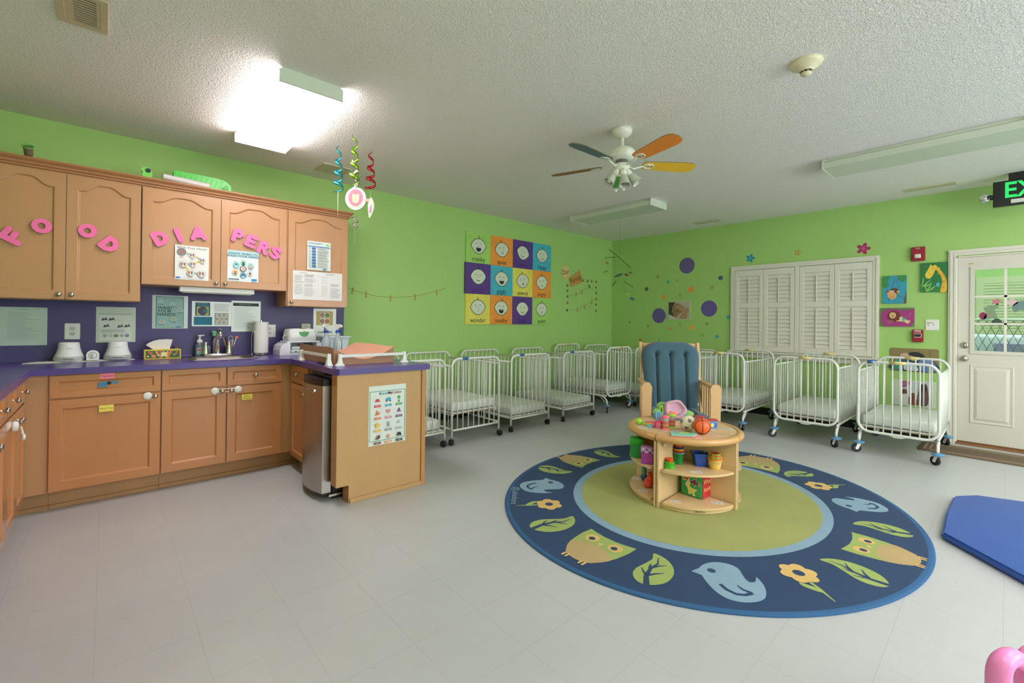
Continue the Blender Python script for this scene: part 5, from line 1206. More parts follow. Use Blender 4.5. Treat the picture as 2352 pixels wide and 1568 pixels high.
# tissue box
a0 = onc(331, 826); a1 = onc(413, 822); t = empty('tissue_box', ((a0.x+a1.x)/2, a0.y+.06, CZ), label='floral patterned tissue box with a white tissue sticking out', cat='tissue box')
x0, x1, y0, y1 = .222, .455, 4.53, 4.645; b = B(); b.box(x0, x1, y0, y1, CZ, CZ+.075, K('e4c440', .5), .002)
ft = frA(x0, CZ, y0); w = x1-x0; b.face(rect(.008, .008, w-.008, .067), ft, .0005, K('2f6a3c', .5)); random.seed(5)
for k in range(26):
    cx_, cz_ = random.uniform(.02, w-.02), random.uniform(.014, .060); r = random.uniform(.006, .013)
    b.face([(min(max(px, .009), w-.009), min(max(py, .009), .066)) for px, py in shift(flower(r, 5, .75, 20), cx_, cz_)], ft, .0009+k*.00008, K(random.choice(['#e88a50', '#f0b050', '#e07048', '#f4c8a0', '#5a9448', '#f09468'])))
b.face(rect(w*.44, .022, w*.60, .052), ft, .0034, K('#f0e8a0')); b.build('box', t)
b = B(); vs = []; n = 16; tp = ony(0, 0, 1)
outl = [(-.055, 0), (-.10, .035), (-.085, .052), (-.055, .068), (-.015, .078), (.03, .080), (.068, .077), (.060, .040), (.050, 0)]
P_ = [(.335+a, z) for a, z in outl]; cxm = .345
for d in (-1, 1):
    for a, z in P_: vs.append((a, 4.587+d*(.002+.012*z/.08), CZ+.0755+z))
k = len(P_); b.add(vs, [list(range(k)), [k+i for i in range(k)][::-1]]+[(i, i+1, k+i+1, k+i) for i in range(k-1)], mat('tissue', (232, 230, 230), .9, bump=.6, bscale=30)); b.build('tissue', t)
b = B(); b.box(.425, .45, 4.66, 4.70, CZ, CZ+.095, K('6a5c50'), .003); tag(b.build('small_bottle'), 'small dark brown object standing behind the tissue box', 'bottle')
# soap pump
p = Vector((.60, 4.50, CZ)); p = onc(467, 823); p = Vector((p.x+.012, 4.57, CZ)); p.x = .635
p = Vector((.597, 4.665, CZ+.001)); SOAPM = mat('soap_bottle', (150, 168, 180), .15, trans=.6, var=.02)
t = empty('soap_dispenser', p, label='clear foaming soap pump bottle on the back of the sink', cat='soap dispenser')
b = B(); b.lathe([(0, 0), (.030, 0), (.034, .005), (.034, .085), (.028, .105), (.016, .115), (.016, .122)], SOAPM, c=p, n=24, sq=.8); b.build('bottle', t)
b = B(); b.box(p.x-.022, p.x+.022, p.y-.0295, p.y-.0275, CZ+.02, CZ+.075, K('88b0b4')); b.box(p.x-.018, p.x+.018, p.y-.030, p.y-.0296, CZ+.05, CZ+.068, K('c05a60')); b.build('product_label', t)
b = B(); b.lathe([(.020, .118), (.022, .124), (.022, .140), (.008, .146), (.007, .170), (.015, .172), (.015, .182), (0, .184)], WPLAST, c=p, n=20); b.box(p.x-.006, p.x+.034, p.y-.007, p.y+.007, p.z+.174, p.z+.184, WPLAST, .003); b.build('pump', t)
# brush cup and bottle brush behind faucet
p = Vector((.815, 4.655, CZ+.001)); t = empty('tool_cup', p, label='clear cup full of pens and small brushes right of the faucet', cat='cup')
b = B(); b.lathe([(0, .0), (.022, 0), (.025, .004), (.034, .085), (.0345, .088), (.032, .088), (.024, .008), (0, .006)], mat('cup_brown', (170, 150, 132), .2, trans=.4), c=p, n=24); b.build('cup', t)
for k, (dx, dy, dz, c, r) in enumerate(((-.045, .01, .16, 'e0a83c', .003), (-.025, 0, .15, '2a2a2e', .005), (-.010, .01, .13, 'd85a3c', .004), (.05, -.01, .15, 'e8e8e4', .0035), (.03, .01, .14, 'f0e0c0', .003))):
    b = B(); e = p+Vector((dx, dy, dz)); b.cyl(p+Vector((dx*.2, 0, .012)), e, r, K(c, .4), n=8)
    if k == 3: b.ball(e+Vector((.004, 0, .008)), .011, K('f08050', .5), sc=(1.3, .6, 1))
    if k == 1: b.ball(e, .011, K('2a2a2e', .5), sc=(.7, .5, 1.6))
    b.build('brush', t)
b = B(); b.tube([p+Vector((.012, .012, .10))+Vector((.016*cos(a), 0, .05+.022*sin(a))) for a in [2*pi*i/16 for i in range(16)]], .004, CLEARP, 8, closed=True); b.cyl(p+Vector((.012, .012, .02)), p+Vector((.012, .012, .13)), .004, CLEARP, n=8); b.build('clear_spoon', t)
p = Vector((.722, 4.70, CZ+.001)); t = empty('bottle_brush', p, label='mint green bow topped bottle brush standing behind the faucet', cat='brush')
b = B(); b.lathe([(0, 0), (.026, 0), (.028, .01), (.028, .12), (.020, .15), (.010, .16)], mat('pale_pink_bottle', (206, 176, 196), .25, trans=.3), c=p, n=20); b.build('stand', t)
b = B(); MT = K('7cc8a0', .6)
for dx, dz in ((-.016, .205), (.016, .207), (-.012, .182), (.014, .180)): b.ball(p+Vector((dx, 0, dz)), .016, MT, sc=(1.2, .7, .9))
b.cyl(p+Vector((0, 0, .14)), p+Vector((0, 0, .20)), .006, MT); b.build('foam_head', t)
b = B(); b.cyl((.66, 4.69, CZ), (.66, 4.69, CZ+.09), .022, CLEARP, n=18); tag(b.build('drinking_cup'), 'small clear cup behind the left tap handle', 'cup')
# paper towels
p = Vector((1.055, 4.60, CZ)); t = empty('paper_towel_holder', p, label='white paper towel roll on a chrome upright stand', cat='paper towel holder')
b = B(); b.cyl(p+Z*.020, p+Z*.300, .060, mat('paper_towel', (226, 226, 226), .9, bump=.2, bscale=150), n=32); b.build('towel_roll', t)
b = B(); b.cyl(p+Z*.008, p+Z*.014, .075, CHROME, n=28)
for a in (.3, 1.9, 3.3, 4.7): b.ball(p+Vector((.074*cos(a), .074*sin(a), .008)), .009, CHROME, n=10, sc=(1, 1, .85))
b.tube([p+Vector((-.078, -.01, .012)), p+Vector((-.078, -.01, .18)), p+Vector((-.07, -.012, .21)), p+Vector((-.06, -.016, .215)), p+Vector((-.058, -.018, .19))], .004, CHROME, 8); b.cyl(p+Z*.30, p+Z*.318, .008, CHROME, n=12); b.build('stand', t)
# wipes dispenser (open caddy) and wipes warmer on top
x0, x1, y0, y1 = 1.17, 1.585, 4.43, 4.66
t = empty('diaper_caddy', ((x0+x1)/2, 4.55, CZ), label='white rounded diaper caddy with packs inside, under the wipes warmer', cat='storage caddy')
b = B(); cap = [(x0, 0), (x0, .045), (x0+.012, .085), (x0+.045, .108), (x0+.09, .112), (x0+.09, 0)]
cad = mat('caddy_white', (228, 228, 234), .3)
fA = (Vector((0, y0, CZ)), X, Z, -Y); b.prism(cap, fA, -(y1-y0), 0, cad, smooth=False); b.prism([(x0+x1-a, z) for a, z in cap][::-1], fA, -(y1-y0), 0, cad)
b.box(x0+.09, x1-.09, y0+.01, y1, CZ, CZ+.012, cad); b.box(x0+.09, x1-.09, y1-.012, y1, CZ, CZ+.11, cad); b.box(x0+.06, x1-.06, y0+.005, y1, CZ+.111, CZ+.124, cad, .004); b.build('caddy_body', t)
b = B(); b.box(x0+.10, x1-.15, y0+.012, y1-.03, CZ+.013, CZ+.045, K('c8d8d0', .3), .008); b.box(x0+.13, x0+.15, y0+.010, y0+.0125, CZ+.025, CZ+.032, BLACKP); tag(b.build('wipes_pack'), 'pale green wipes pack lying in the white caddy', 'wipes pack')
b = B(); b.box(x0+.11, x1-.20, y0+.03, y1-.04, CZ+.046, CZ+.075, K('dfe6e6', .3), .01); tag(b.build('wipes_pack'), 'white wipes pack on top of the pale green one in the caddy', 'wipes pack')
b = B(); b.ball((x1-.16, y0+.10, CZ+.076), .03, K('3f8c68', .3), sc=(1.1, 1, .95)); tag(b.build('diaper_cream'), 'round green item inside the white caddy', 'container')
wz = CZ+.1245; t = empty('wipes_warmer', (1.36, 4.55, wz), label='white wipes warmer with a green tab standing on the caddy', cat='wipes warmer')
b = B(); q0 = rrect(1.245, 4.44, 1.50, 4.63, .03, 5)
def sc_(p, k, c=(1.3725, 4.535)): return [(c[0]+(a-c[0])*k, c[1]+(d-c[1])*k) for a, d in p]
b.loft([sc_(q0, .94), sc_(q0, 1), sc_(q0, 1), sc_(q0, .96), sc_(q0, .88), sc_(q0, .5)], frF(0, 0, wz), (0, .012, .060, .095, .112, .118), mat('warmer_body', (226, 230, 228), .25), smooth=True); b.build('body', t)
b = B(); fW = (Vector((1.38, 4.4385, wz+.088)), X, (Z*.9+Y*.22).normalized(), -Y)
b.prism([(-.042, .0)]+arc(0, 0, .042, 180, 360, 12)+[(.042, .002)], (Vector((1.38, 4.436, wz+.085)), X, Z, -Y), -.004, .002, K('3c9c3c', .35)); b.ball((1.38, 4.50, wz+.113), .04, K('3ca040', .35), sc=(1.1, .9, .2)); b.box(1.372, 1.388, 4.432, 4.436, wz+.088, wz+.093, K('505850')); b.build('green_tab', t)
b = B(); b.tube([(1.245, 4.50, wz+.05), (1.225, 4.50, wz+.06), (1.215, 4.505, wz+.03), (1.225, 4.52, wz+.006)], .004, WPLAST, 6); b.build('power_cord', t)
# white bin and spray bottles
BWM = mat('bin_white', (214, 226, 230), .35); cx_, cy_ = 1.70, 4.53
t = empty('plastic_bin', (cx_, cy_, CZ), label='white open plastic bin on the counter behind the spray bottles', cat='bin')
b = B(); F_ = frF(cx_, cy_, CZ)
b.loft([rrect(-.10, -.07, .10, .07, .02), rrect(-.125, -.09, .125, .09, .025), rrect(-.14, -.105, .14, .105, .03), rrect(-.14, -.105, .14, .105, .03), rrect(-.12, -.086, .12, .086, .024), rrect(-.098, -.068, .098, .068, .02)], F_, (0, .155, .155, .163, .160, .006), BWM, smooth=False); b.build('bin_body', t)
def spray(x, y, nozzle, label, lab):
    p = Vector((x, y, CZ)); t = empty('spray_bottle', p, label=label, cat='spray bottle', group='clear spray bottles on the peninsula')
    b = B(); b.lathe([(0, 0), (.036, 0), (.040, .004), (.040, .125), (.034, .150), (.020, .175), (.017, .20), (.0165, .212)], mat('spray_clear', (206, 220, 230), .2, trans=.45), c=p, n=24); b.build('bottle', t)
    b = B(); b.lathe([(.020, .208), (.021, .212), (.021, .226), (.018, .229)], K('2048a8', .35), c=p, n=20); b.build('collar', t)
    b = B(); d = Vector(nozzle).normalized(); q = d.cross(Z)
    top = [p+d*a+Z*c for a, c in ((-.018, .23), (.010, .235), (.014, .25), (.052, .262), (.052, .272), (.03, .285), (-.025, .287), (-.034, .265), (-.012, .250))]
    vs = [v+q*.010 for v in top]+[v-q*.010 for v in top]; k = len(top); b.add(vs, [list(range(k)), [k+i for i in range(k)][::-1]]+[(i, (i+1) % k, k+(i+1) % k, k+i) for i in range(k)], WPLAST); b.build('spray_head', t)
    b = B(); b.tube([p+d*.022+Z*.245, p+d*.035+Z*.225, p+d*.030+Z*.205], [.006, .005, .004], K('2048a8', .35), 8); b.build('trigger', t)
    if lab: b = B(); b.box(x-.016, x+.014, y-.0425, y-.0400, CZ+.03, CZ+.125, PAPER); b.box(x-.002, x+.0, y-.0428, y-.0425, CZ+.04, CZ+.115, K('606468')); b.build('paper_label', t)
spray(1.50, 4.20, (-.7, -.55, 0), 'clear spray bottle on the left with its blue trigger facing the sink', False)
spray(1.602, 4.19, (.35, -.9, 0), 'clear spray bottle on the right with a white paper label', True)
# changing pad
t = empty('changing_pad', (1.43, 3.6, CZ), label='brown and pink contoured changing pad lying on the peninsula', cat='changing pad')
b = B(); x0, x1, ya, yb = 1.205, 1.672, 3.225, 3.98; n = 20; rows = 18; vs = []
def hz(t_): return .042+.085*(abs(2*t_-1)**1.7)
for j in range(rows+1):
    y = ya+(yb-ya)*j/rows
    for i in range(n+1):
        t_ = i/n; x = x0+(x1-x0)*t_; z = hz(t_)+(.004*sin(x*60+y*9)*(.5+.5*sin(y*23)))
        if j in (0, rows): z -= .004
        vs.append((x, y, CZ+z))
m_ = n+1; b.add(vs, [(j*m_+i, j*m_+i+1, (j+1)*m_+i+1, (j+1)*m_+i) for j in range(rows) for i in range(n)], PINKV, True); b.build('pad_top', t)
b = B()
for j, y in ((0, ya), (rows, yb)):
    top = vs[j*m_:(j+1)*m_]; bt = [(v[0], v[1], CZ+.001) for v in top]; b.add(top+bt, [(i, i+1, m_+i+1, m_+i) for i in range(n)], BROWNV)
for i in (0, n):
    top = [vs[j*m_+i] for j in range(rows+1)]; bt = [(v[0], v[1], CZ+.001) for v in top]; r_ = rows+1; b.add(top+bt, [(j, j+1, r_+j+1, r_+j) for j in range(rows)], BROWNV)
b.add([(x0, ya, CZ+.001), (x1, ya, CZ+.001), (x1, yb, CZ+.001), (x0, yb, CZ+.001)], [(0, 1, 2, 3)], BROWNV); b.build('pad_sides', t)
b = B(); b.prism(smooth_poly([(1.163, 3.34), (1.170, 3.46), (1.195, 3.50), (1.2, 3.42), (1.2, 3.34), (1.18, 3.30)]), F0, CZ+.0005, CZ+.014, BLACKP); tag(b.build('strap'), 'black strap end lying beside the changing pad on the counter edge', 'strap')
def rail(p, q, label):
    p = Vector((*p, CZ)); q = Vector((*q, CZ)); t = empty('guard_rail', (p+q)/2, label=label, cat='rail', group='white guard rails around the changing pad')
    b = B(); d = (q-p).normalized(); side = d.cross(Z); u = Z
    for (s2, e2, w_) in ((p, q, 1),): 
        vs = [s2+Z*.060-side*.005, s2+Z*.060+side*.005, s2+Z*.080+side*.005, s2+Z*.080-side*.005]; vs += [v+(e2-s2) for v in vs]; b.add(vs, [(0, 1, 2, 3), (4, 7, 6, 5), (0, 4, 5, 1), (1, 5, 6, 2), (2, 6, 7, 3), (3, 7, 4, 0)], WPLAST)
    b.build('cross_bar', t)
    for e in (p, q):
        b = B(); prof = [(.030, 0), (.029, .006), (.016, .020), (.012, .045), (.0115, .085)]
        rings = []
        for r, z in prof:
            rings.append([e+d*(r*a)+side*(min(r, .018)*c)+Z*(z+.0005) for a, c in ((-1, -1), (1, -1), (1, 1), (-1, 1))])
        vs = [v for rg in rings for v in rg]; b.add(vs, [(j*4+i, j*4+(i+1) % 4, (j+1)*4+(i+1) % 4, (j+1)*4+i) for j in range(len(prof)-1) for i in range(4)]+[(16, 17, 18, 19)], WPLAST); b.build('post', t)
rail((1.163, 3.80), (1.175, 3.235), 'white guard rail on the sink side of the changing pad')
rail((1.235, 3.185), (1.735, 3.175), 'white guard rail along the front end of the changing pad')
# poster on the end panel
s_ = Sheet(frA(1.364, .358, 2.9875), .286, .42, mat('poster_paper', (226, 232, 228), .35))
for q in ((.02, .07, .98, .08), (.02, .90, .98, .91), (.02, .07, .035, .91), (.965, .07, .98, .91)): s_.rect(*q, '#58a890')
for ch, a0, c in zip(('I', 'Know', 'My', 'Colors'), (.28, .40, .56, .74), ('#303030', '#50a0c0', '#404040', '#c06050')): s_.text(ch, a0, .865, .026, c, off=.0006)
cols = [('#d8505c', 'Red'), ('#4ca8d8', 'Blue'), ('#4caf58', 'Green'), ('#e87850', 'Orange'), ('#e090a8', 'Pink'), ('#7c4490', 'Purple'), ('#f0c050', 'Yellow'), ('#98a4ac', 'Gray'), ('#dfe4e2', 'White'), ('#80483c', 'Brown'), ('#f0a878', 'Peach'), ('#303438', 'Black')]
shp = [[(-1, -.6), (-.55, .6), (.55, .6), (1, -.6)], [(-1, -.5), (-1, .3), (-.7, .8), (.9, .8), (.9, -.5)], smooth_poly([(0, -.2), (-.5, .2), (-.35, .9), (0, 1.2), (.4, .9), (.5, .2)]), smooth_poly([(-.8, -.9), (-.4, 0), (-.6, .9), (0, .6), (.3, -.3), (.9, .3), (.8, -.6), (.2, -.9)]), smooth_poly([(-.3, -.5), (-.7, .1), (-.7, .9), (0, .6), (.7, .9), (.7, .1), (.3, -.5)]), smooth_poly([(-1, -.5), (-.4, -.1), (-.3, .7), (0, 1), (.3, .7), (.4, -.1), (1, -.5)]), smooth_poly([(-.9, 0), (-.4, .6), (0, 1), (.4, .6), (.9, 0), (.5, -.9), (-.5, -.9)]), smooth_poly([(-.4, -1), (-.3, 0), (-.4, 1.1), (0, .5), (.4, 1.1), (.3, 0), (.4, -1)]), [(-.6, -.4), (0, 1.1), (.6, -.4)], smooth_poly([(-1.1, -.6), (-.4, -.2), (.1, .8), (.8, .7), (.9, -.2), (.2, -.8)]), [(-.5, .5), (.5, .5), (.35, -.9), (-.35, -.9)], [(-.5, .8), (.5, .8), (.9, -.7), (.15, -.7), (0, 0), (-.15, -.7), (-.9, -.7)]]
for k, (c, nm) in enumerate(cols):
    a0 = .22+.29*(k % 3); z = .755-.205*(k//3); col = c if nm != 'White' else '#c4cac8'
    s_.poly([(a0*s_.w+x*.020, z*s_.h+y*.018) for x, y in shp[k]], col)
    if nm == 'Green': s_.rect(a0-.01, z-.065, a0+.01, z-.02, '#4a4038')
    if nm == 'Blue': s_.circ(a0-.05, z-.025, .018, '#303030'); s_.circ(a0+.05, z-.025, .018, '#303030')
    s_.rect(a0-.085, z-.115, a0+.085, z-.078, col); s_.text(nm, a0, z-.0965, .011, '#f4f4f0' if nm != 'White' else '#505454')
s_.build('colour_poster', 'i know my colors poster taped on the wooden end of the peninsula', 'poster')
# things on top of the cabinets
CT = 2.3105
t = empty('paper_cup', (-.402, 4.45, CT), label='small cup with a lime green rim tilted on top of the tall cabinet', cat='cup')
ca = radians(38); T = lambda v: Vector((-.402+v.x, 4.45+v.y*cos(ca)-v.z*sin(ca), CT+.022+v.y*sin(ca)+v.z*cos(ca)))
b = B(); b.lathe([(0, 0), (.020, 0), (.022, .012), (.0235, .03), (.0225, .034), (.025, .048), (.026, .062)], K('7c6c54'), T=T, n=24); b.build('cup_body', t)
b = B(); b.lathe([(.027, .058), (.031, .064), (.030, .068), (.025, .066), (.018, .03), (0, .028)], K('56c83c', .4), T=T, n=28, caps=False); b.build('green_liner', t)
t = empty('toy_camera', (.219, 4.45, CT), label='small lime green gadget with a dark lens on top of the wall cabinets', cat='toy')
b = B(); ft = (Vector((.219, 4.44, CT)), X, Z, -Y); b.prism([(-.028, 0), (.030, 0), (.030, .045), (.026, .070), (.010, .085), (-.018, .085), (-.034, .070), (-.034, .055), (-.026, .045)], ft, -.03, .015, K('7cd858', .45)); b.build('body', t)
b = B(); b.cyl((.226, 4.4245, CT+.06), (.226, 4.418, CT+.06), .016, K('303c44', .2), n=20); b.build('lens', t)
b = B(); b.cyl((.315, 4.43, CT+.036), (.62, 4.455, CT+.026), .024, mat('roll_paper', (214, 208, 206), .5), n=20); tag(b.build('paper_roll'), 'long white rolled paper lying on top of the wall cabinets', 'paper roll')
t = empty('plastic_basket', (.58, 4.55, CT), label='lime green plastic basket with a handle hole on top of the cabinets', cat='basket')
b = B(); GB_ = K('4ccc3c', .35)
q = [(.0, 0), (.40, 0), (.40, .03), (.385, .05), (.345, .058), (.02, .060)]; ft = (Vector((.388, 4.49, CT)), X, Z*1.75, -Y)
b.prism([(.0, 0), (.31, 0), (.335, .028), (.36, .04), (.375, .035), (.383, 0), (.40, 0), (.395, .040), (.36, .058), (.30, .066), (.0, .068)], ft, -.004, 0, GB_)
b.prism([(.0, 0), (.40, 0), (.40, .05), (.36, .063), (.0, .068)], (Vector((.388, 4.60, CT)), X, Z*1.75, -Y), -.004, 0, GB_); b.box(.388, .785, 4.495, 4.60, CT, CT+.004, GB_); b.box(.388, .392, 4.495, 4.60, CT, CT+.115, GB_)
for k in range(9): b.prism(stroke([(.02+k*.036, .008), (.045+k*.036, .055)], .006), ft, .0005, .003, K('3cb030', .35))
b.build('basket_body', t)
# ================================================================ WALL ART
def canvas(fr, w, h, d, m, name): 
    s_ = Sheet(fr, w, h, m, d); return s_
GY0 = YA
xs = [3.468, 3.880, 4.291, 4.692, 5.092]; zs = [2.420, 2.014, 1.604, 1.202]
CG, CO, CP, CB_, CY = '#a4d468', '#f29a3c', '#5b3c8c', '#48b4c8', '#e6dc60'
grid = [[('cranky', CG), ('quiet', CO), ('sleepy', CP), ('happy', CB_)], [('poopy', CP), ('giggly', CB_), ('yawny', CY), ('angry', CO)], [('wonder', CY), ('toothy', CO), ('happy', CP), ('quiet', CG)]]
desc = {CG: 'light green', CO: 'orange', CP: 'purple', CB_: 'sky blue', CY: 'yellow'}
mouthd = [['crying face with an open mouth', 'face sucking a pacifier', 'sleeping face', 'smiling face'], ['grumpy face', 'laughing face', 'yawning face', 'frowning face'], ['puzzled face', 'face with an open toothy mouth', 'smirking face', 'face sucking a pacifier']]
for r in range(3):
    for c in range(4):
        word, col = grid[r][c]; dx = -.012 if r == 1 else 0; x0, x1 = xs[c]+(dx if c == 0 else 0)+.001, xs[c+1]-.001; z1, z0 = zs[r]-.001, zs[r+1]+.001
        dep = .022 if not (r == 1 and c == 0) else .030
        s_ = Sheet(frA(x0, z0, GY0), x1-x0, z1-z0, mat('canvas_'+col[1:], tuple(int(col[i:i+2], 16) for i in (1, 3, 5)), .7, var=.14, scale=9), dep)
        cx_, cz_ = .50, .56; ink = '#20302c'
        hd = smooth_poly([(-.30, 0), (-.27, .09), (-.15, .21), (0, .245), (.15, .21), (.27, .09), (.30, 0), (.25, -.09), (.13, -.21), (0, -.245), (-.13, -.21), (-.25, -.09)], 3)
        tl = ((-.0, .05, -.06, 0), (0, 0, .05, .03), (.02, -.02, 0, 0))[r][c] + (.0)
        def HP(p, k=1.0):
            return [((cx_+(x*cos(tl*4)-y*sin(tl*4))*k)*s_.w, (cz_+(x*sin(tl*4)+y*cos(tl*4))*k)*s_.h) for x, y in p]
        s_.poly(HP(hd, 1.05), ink); s_.poly(HP(hd, .97), '#d8dfc8')
        s_.poly(HP(stroke([(0, .24), (.02, .30), (-.03, .34)], .016)), ink); s_.poly(HP(stroke([(.0, .25), (.05, .32)], .012)), ink, False)
        st = lambda pts, w_=.014: s_.poly(HP(stroke(pts, w_)), ink, False)
        if word in ('cranky',): st([(-.12, .10), (-.06, .07)]); st([(.12, .10), (.06, .07)])
        elif word in ('sleepy', 'poopy', 'yawny'): st([(-.13, .07), (-.09, .05), (-.05, .07)]); st([(.05, .07), (.09, .05), (.13, .07)])
        else: s_.poly(HP(circ(-.09, .07, .018, 10)), ink, False); s_.poly(HP(circ(.09, .07, .018, 10)), ink, False)
        st([(-.02, .0), (0, -.012), (.02, 0)], .01)
        if word in ('cranky', 'giggly', 'toothy'):
            s_.poly(HP(smooth_poly([(-.10, -.06), (0, -.05 if word != 'giggly' else -.07), (.10, -.06), (.08, -.15), (0, -.18), (-.08, -.15)])), ink)
            if word == 'toothy': s_.poly(HP(rect(-.02, -.08, .02, -.055)), '#d8dfc8')
        elif word == 'yawny': s_.poly(HP(circ(0, -.11, .025, 14, .045)), ink)
        elif word == 'quiet': s_.poly(HP(circ(0, -.11, .035, 14, .05)), ink); s_.poly(HP(circ(0, -.11, .025, 14, .04)), '#d8dfc8'); s_.poly(HP(circ(0, -.10, .012, 10)), ink)
        elif word == 'angry': st([(-.07, -.14), (0, -.10), (.07, -.14)])
        elif word == 'poopy': st([(-.07, -.12), (.07, -.13)], .02)
        elif word == 'wonder': st([(-.02, -.13), (.03, -.10)])
        else: st([(-.09, -.09), (-.03, -.15), (.04, -.15), (.10, -.08)], .018)
        s_.text(word, .5, .125, .088, '#283428' if col != CP else '#3c2468', sx=.95)
        row = ('top', 'middle', 'bottom')[r]
        s_.build('canvas_painting', '%s square, %s row, painted baby %s, word %s' % (desc[col], row, mouthd[r][c], word), 'painting', 'painted baby face squares on the left green wall')
def wp(u, v, y=YA): return ony(u, v, y)
# tan signs
def wood_sign(pts, label, word, ctr, size, rotd, name='wall_sign', col=(206, 176, 110)):
    P = [wp(*q) for q in pts]; c = wp(*ctr); b = B(); fr = (Vector((c.x, YA, c.z)), X, Z, -Y)
    b.prism([(p.x-c.x, p.z-c.z) for p in P], fr, 0, .008, mat('sign_%d' % col[1], col, .7, var=.1)); b.text(word, rot(fr, radians(rotd)), .0086, size, K('6a4020'), offset=.0006); tag(b.build(name), label, 'sign')
cc = wp(1298, 625); wood_sign([(1298+10.5*cos(t), 625+15.5*sin(t)) for t in [2*pi*i/24 for i in range(24)]][::-1], 'round cream sign reading our beside the tan square sign', 'Our', (1298, 625), .11, 12, col=(214, 196, 130))
wood_sign([(1306, 639), (1331, 620), (1338, 648), (1311, 659)][::-1], 'tilted tan square sign reading family above the clothespin strings', 'Family', (1322, 641), .12, 18, col=(196, 150, 80))
# strings with clothespins
TW = mat('twine', (170, 138, 84), .9); PINM = mat('clothespin_wood', (196, 158, 96), .7)
def string(px, pins, label, w=.0025):
    P = [wp(*q) for q in px]; P = [Vector((p.x, YA-.002, p.z)) for p in P]; t = empty('clothespin_string', P[0], label=label, cat='string', group='strings with clothespins on the left green wall')
    b = B(); b.tube(P, w, TW, 6); b.build('twine', t)
    for q in pins:
        p = wp(*q[:2]); b = B(); fr = rot((Vector((p.x, YA, p.z-.012)), X, Z, -Y), q[2] if len(q) > 2 else 0); b.prism(rect(-.006, -.035, .006, .035), fr, -.001, .012, K('2c6a50') if len(q) > 3 else PINM); b.build('clothespin', t)
string([(801, 661), (815, 667), (835, 673), (860, 679), (885, 682), (910, 682.5), (935, 681), (958, 679), (985, 673), (1005, 668), (1021, 662)], [(810, 665, -.2), (841, 674), (897, 683), (953, 680), (1003, 669, .2)], 'long twine with clothespins sagging across the green wall beside the cabinets')
def q5(x, y): return (1040+x/4.9, 500+y/4.9)
string([q5(1310, 878), q5(1385, 858), q5(1450, 832), q5(1500, 795), q5(1550, 758)], [(*q5(1386, 858),), (*q5(1452, 832),), (*q5(1534, 768), .5, 1)], 'upper short twine with clothespins below the family sign')
string([q5(1350, 1048), q5(1400, 1032), q5(1480, 998), q5(1540, 955), q5(1585, 915)], [(*q5(1400, 1030),), (*q5(1482, 995), .4), (*q5(1560, 938),)], 'lower short twine with clothespins between the paw print decals')
# paw decals
def paw(u, v, rd, col, label):
    p = wp(u, v); b = B(); fr = rot((Vector((p.x, YA, p.z)), X, Z, -Y), rd); m = K(col)
    b.prism(circ(0, -.008, .020, 14, .016), fr, -.002, .0008, m)
    for a, c in ((-.020, .012), (-.007, .022), (.007, .022), (.020, .012)): b.prism(circ(a, c, .0065, 10), fr, 0, .0008, m)
    tag(b.build('paw_decal'), label, 'decal', 'paw print decals around the clothespin strings')
names = ['topmost', 'second', 'third', 'fourth', 'lowest']
for k, (x, y, c) in enumerate(((1290, 762, '4c5c34'), (1290, 822, '8a6028'), (1292, 887, '44503c'), (1290, 958, '9a5c24'), (1287, 1040, '2f4a34'))):
    paw(*q5(x, y), -pi/2, c, '%s paw print decal, %s of the left column' % (['dark olive', 'brown', 'dark grey', 'rusty brown', 'dark green'][k], names[k]))
for k, (x, y, c) in enumerate(((1612, 720, '6a5830'), (1612, 784, '9a5c24'), (1614, 845, '4c5c34'), (1612, 914, '8a5424'), (1612, 977, '4c6034'), (1612, 1048, '7c4a1c'))):
    paw(*q5(x, y), pi/2, c, '%s paw print decal, %s of the right column' % (['tan brown', 'rusty', 'olive', 'brown', 'dark green', 'dark brown'][k], ['topmost', 'second', 'third', 'fourth', 'fifth', 'lowest'][k]))
for k, (x, y, c) in enumerate(((1467, 703, '7c6a2c'), (1517, 712, '34502c'), (1563, 712, '6a6a30'))):
    paw(*q5(x, y), 0, c, '%s of the three upright paw print decals in the top row' % ['leftmost', 'middle', 'rightmost'][k])
# decals on the window wall
def q7(x, y): return (1370+x/6.271, 550+y/6.271)
def dot(u, v, r, col, label, name='dot_decal', poly=None, cat='decal', group='round dot decals left of the window'):
    p = onx(u, v, XB); b = B(); fr = frB(p.y, p.z, XB)
    b.prism(poly or circ(0, 0, r, 28), fr, -.002, .0007, K(col, .7)); return tag(b.build(name), label, cat, group)
dot(*q7(1303, 375), .125, '685f90', 'large purple dot decal high above the baby photo')
dot(*q7(900, 1095), .122, '685c9c', 'large purple dot decal left of the baby photo')
dot(*q7(1620, 993), .122, '6a5ca0', 'large purple dot decal right of the baby photo')
dot(*q7(721, 713), .034, '566878', 'small dark slate dot decal, far left of the group near the corner')
dot(*q7(1788, 552), .035, '5c6a78', 'small dark slate dot decal near the top left corner of the window')
dot(*q7(1031, 612), .026, '3cacac', 'small teal dot decal above and left of the baby photo')
dot(*q7(901, 1475), .026, '3ca4ac', 'small teal dot decal just above the rocking chair back')
dot(*q7(1735, 1397), .025, '3ca4b0', 'small teal dot decal low, left of the window')
dot(*q7(1900, 1118), .028, '44a8bc', 'small teal dot decal touching the left edge of the window frame')
dot(*q7(1363, 717), .045, 'f09a38', 'orange dot decal above the baby photo')
dot(*q7(970, 827), .035, 'f0a040', 'orange dot decal just left above the baby photo')
dot(*q7(1060, 1281), .023, 'e49838', 'small orange dot decal under the left half of the baby photo')
dot(*q7(1381, 1266), .040, 'f4b648', 'golden orange dot decal under the right corner of the baby photo')
dot(*q7(631, 1447), .026, 'b87830', 'small brown dot decal low near the crib in the corner')
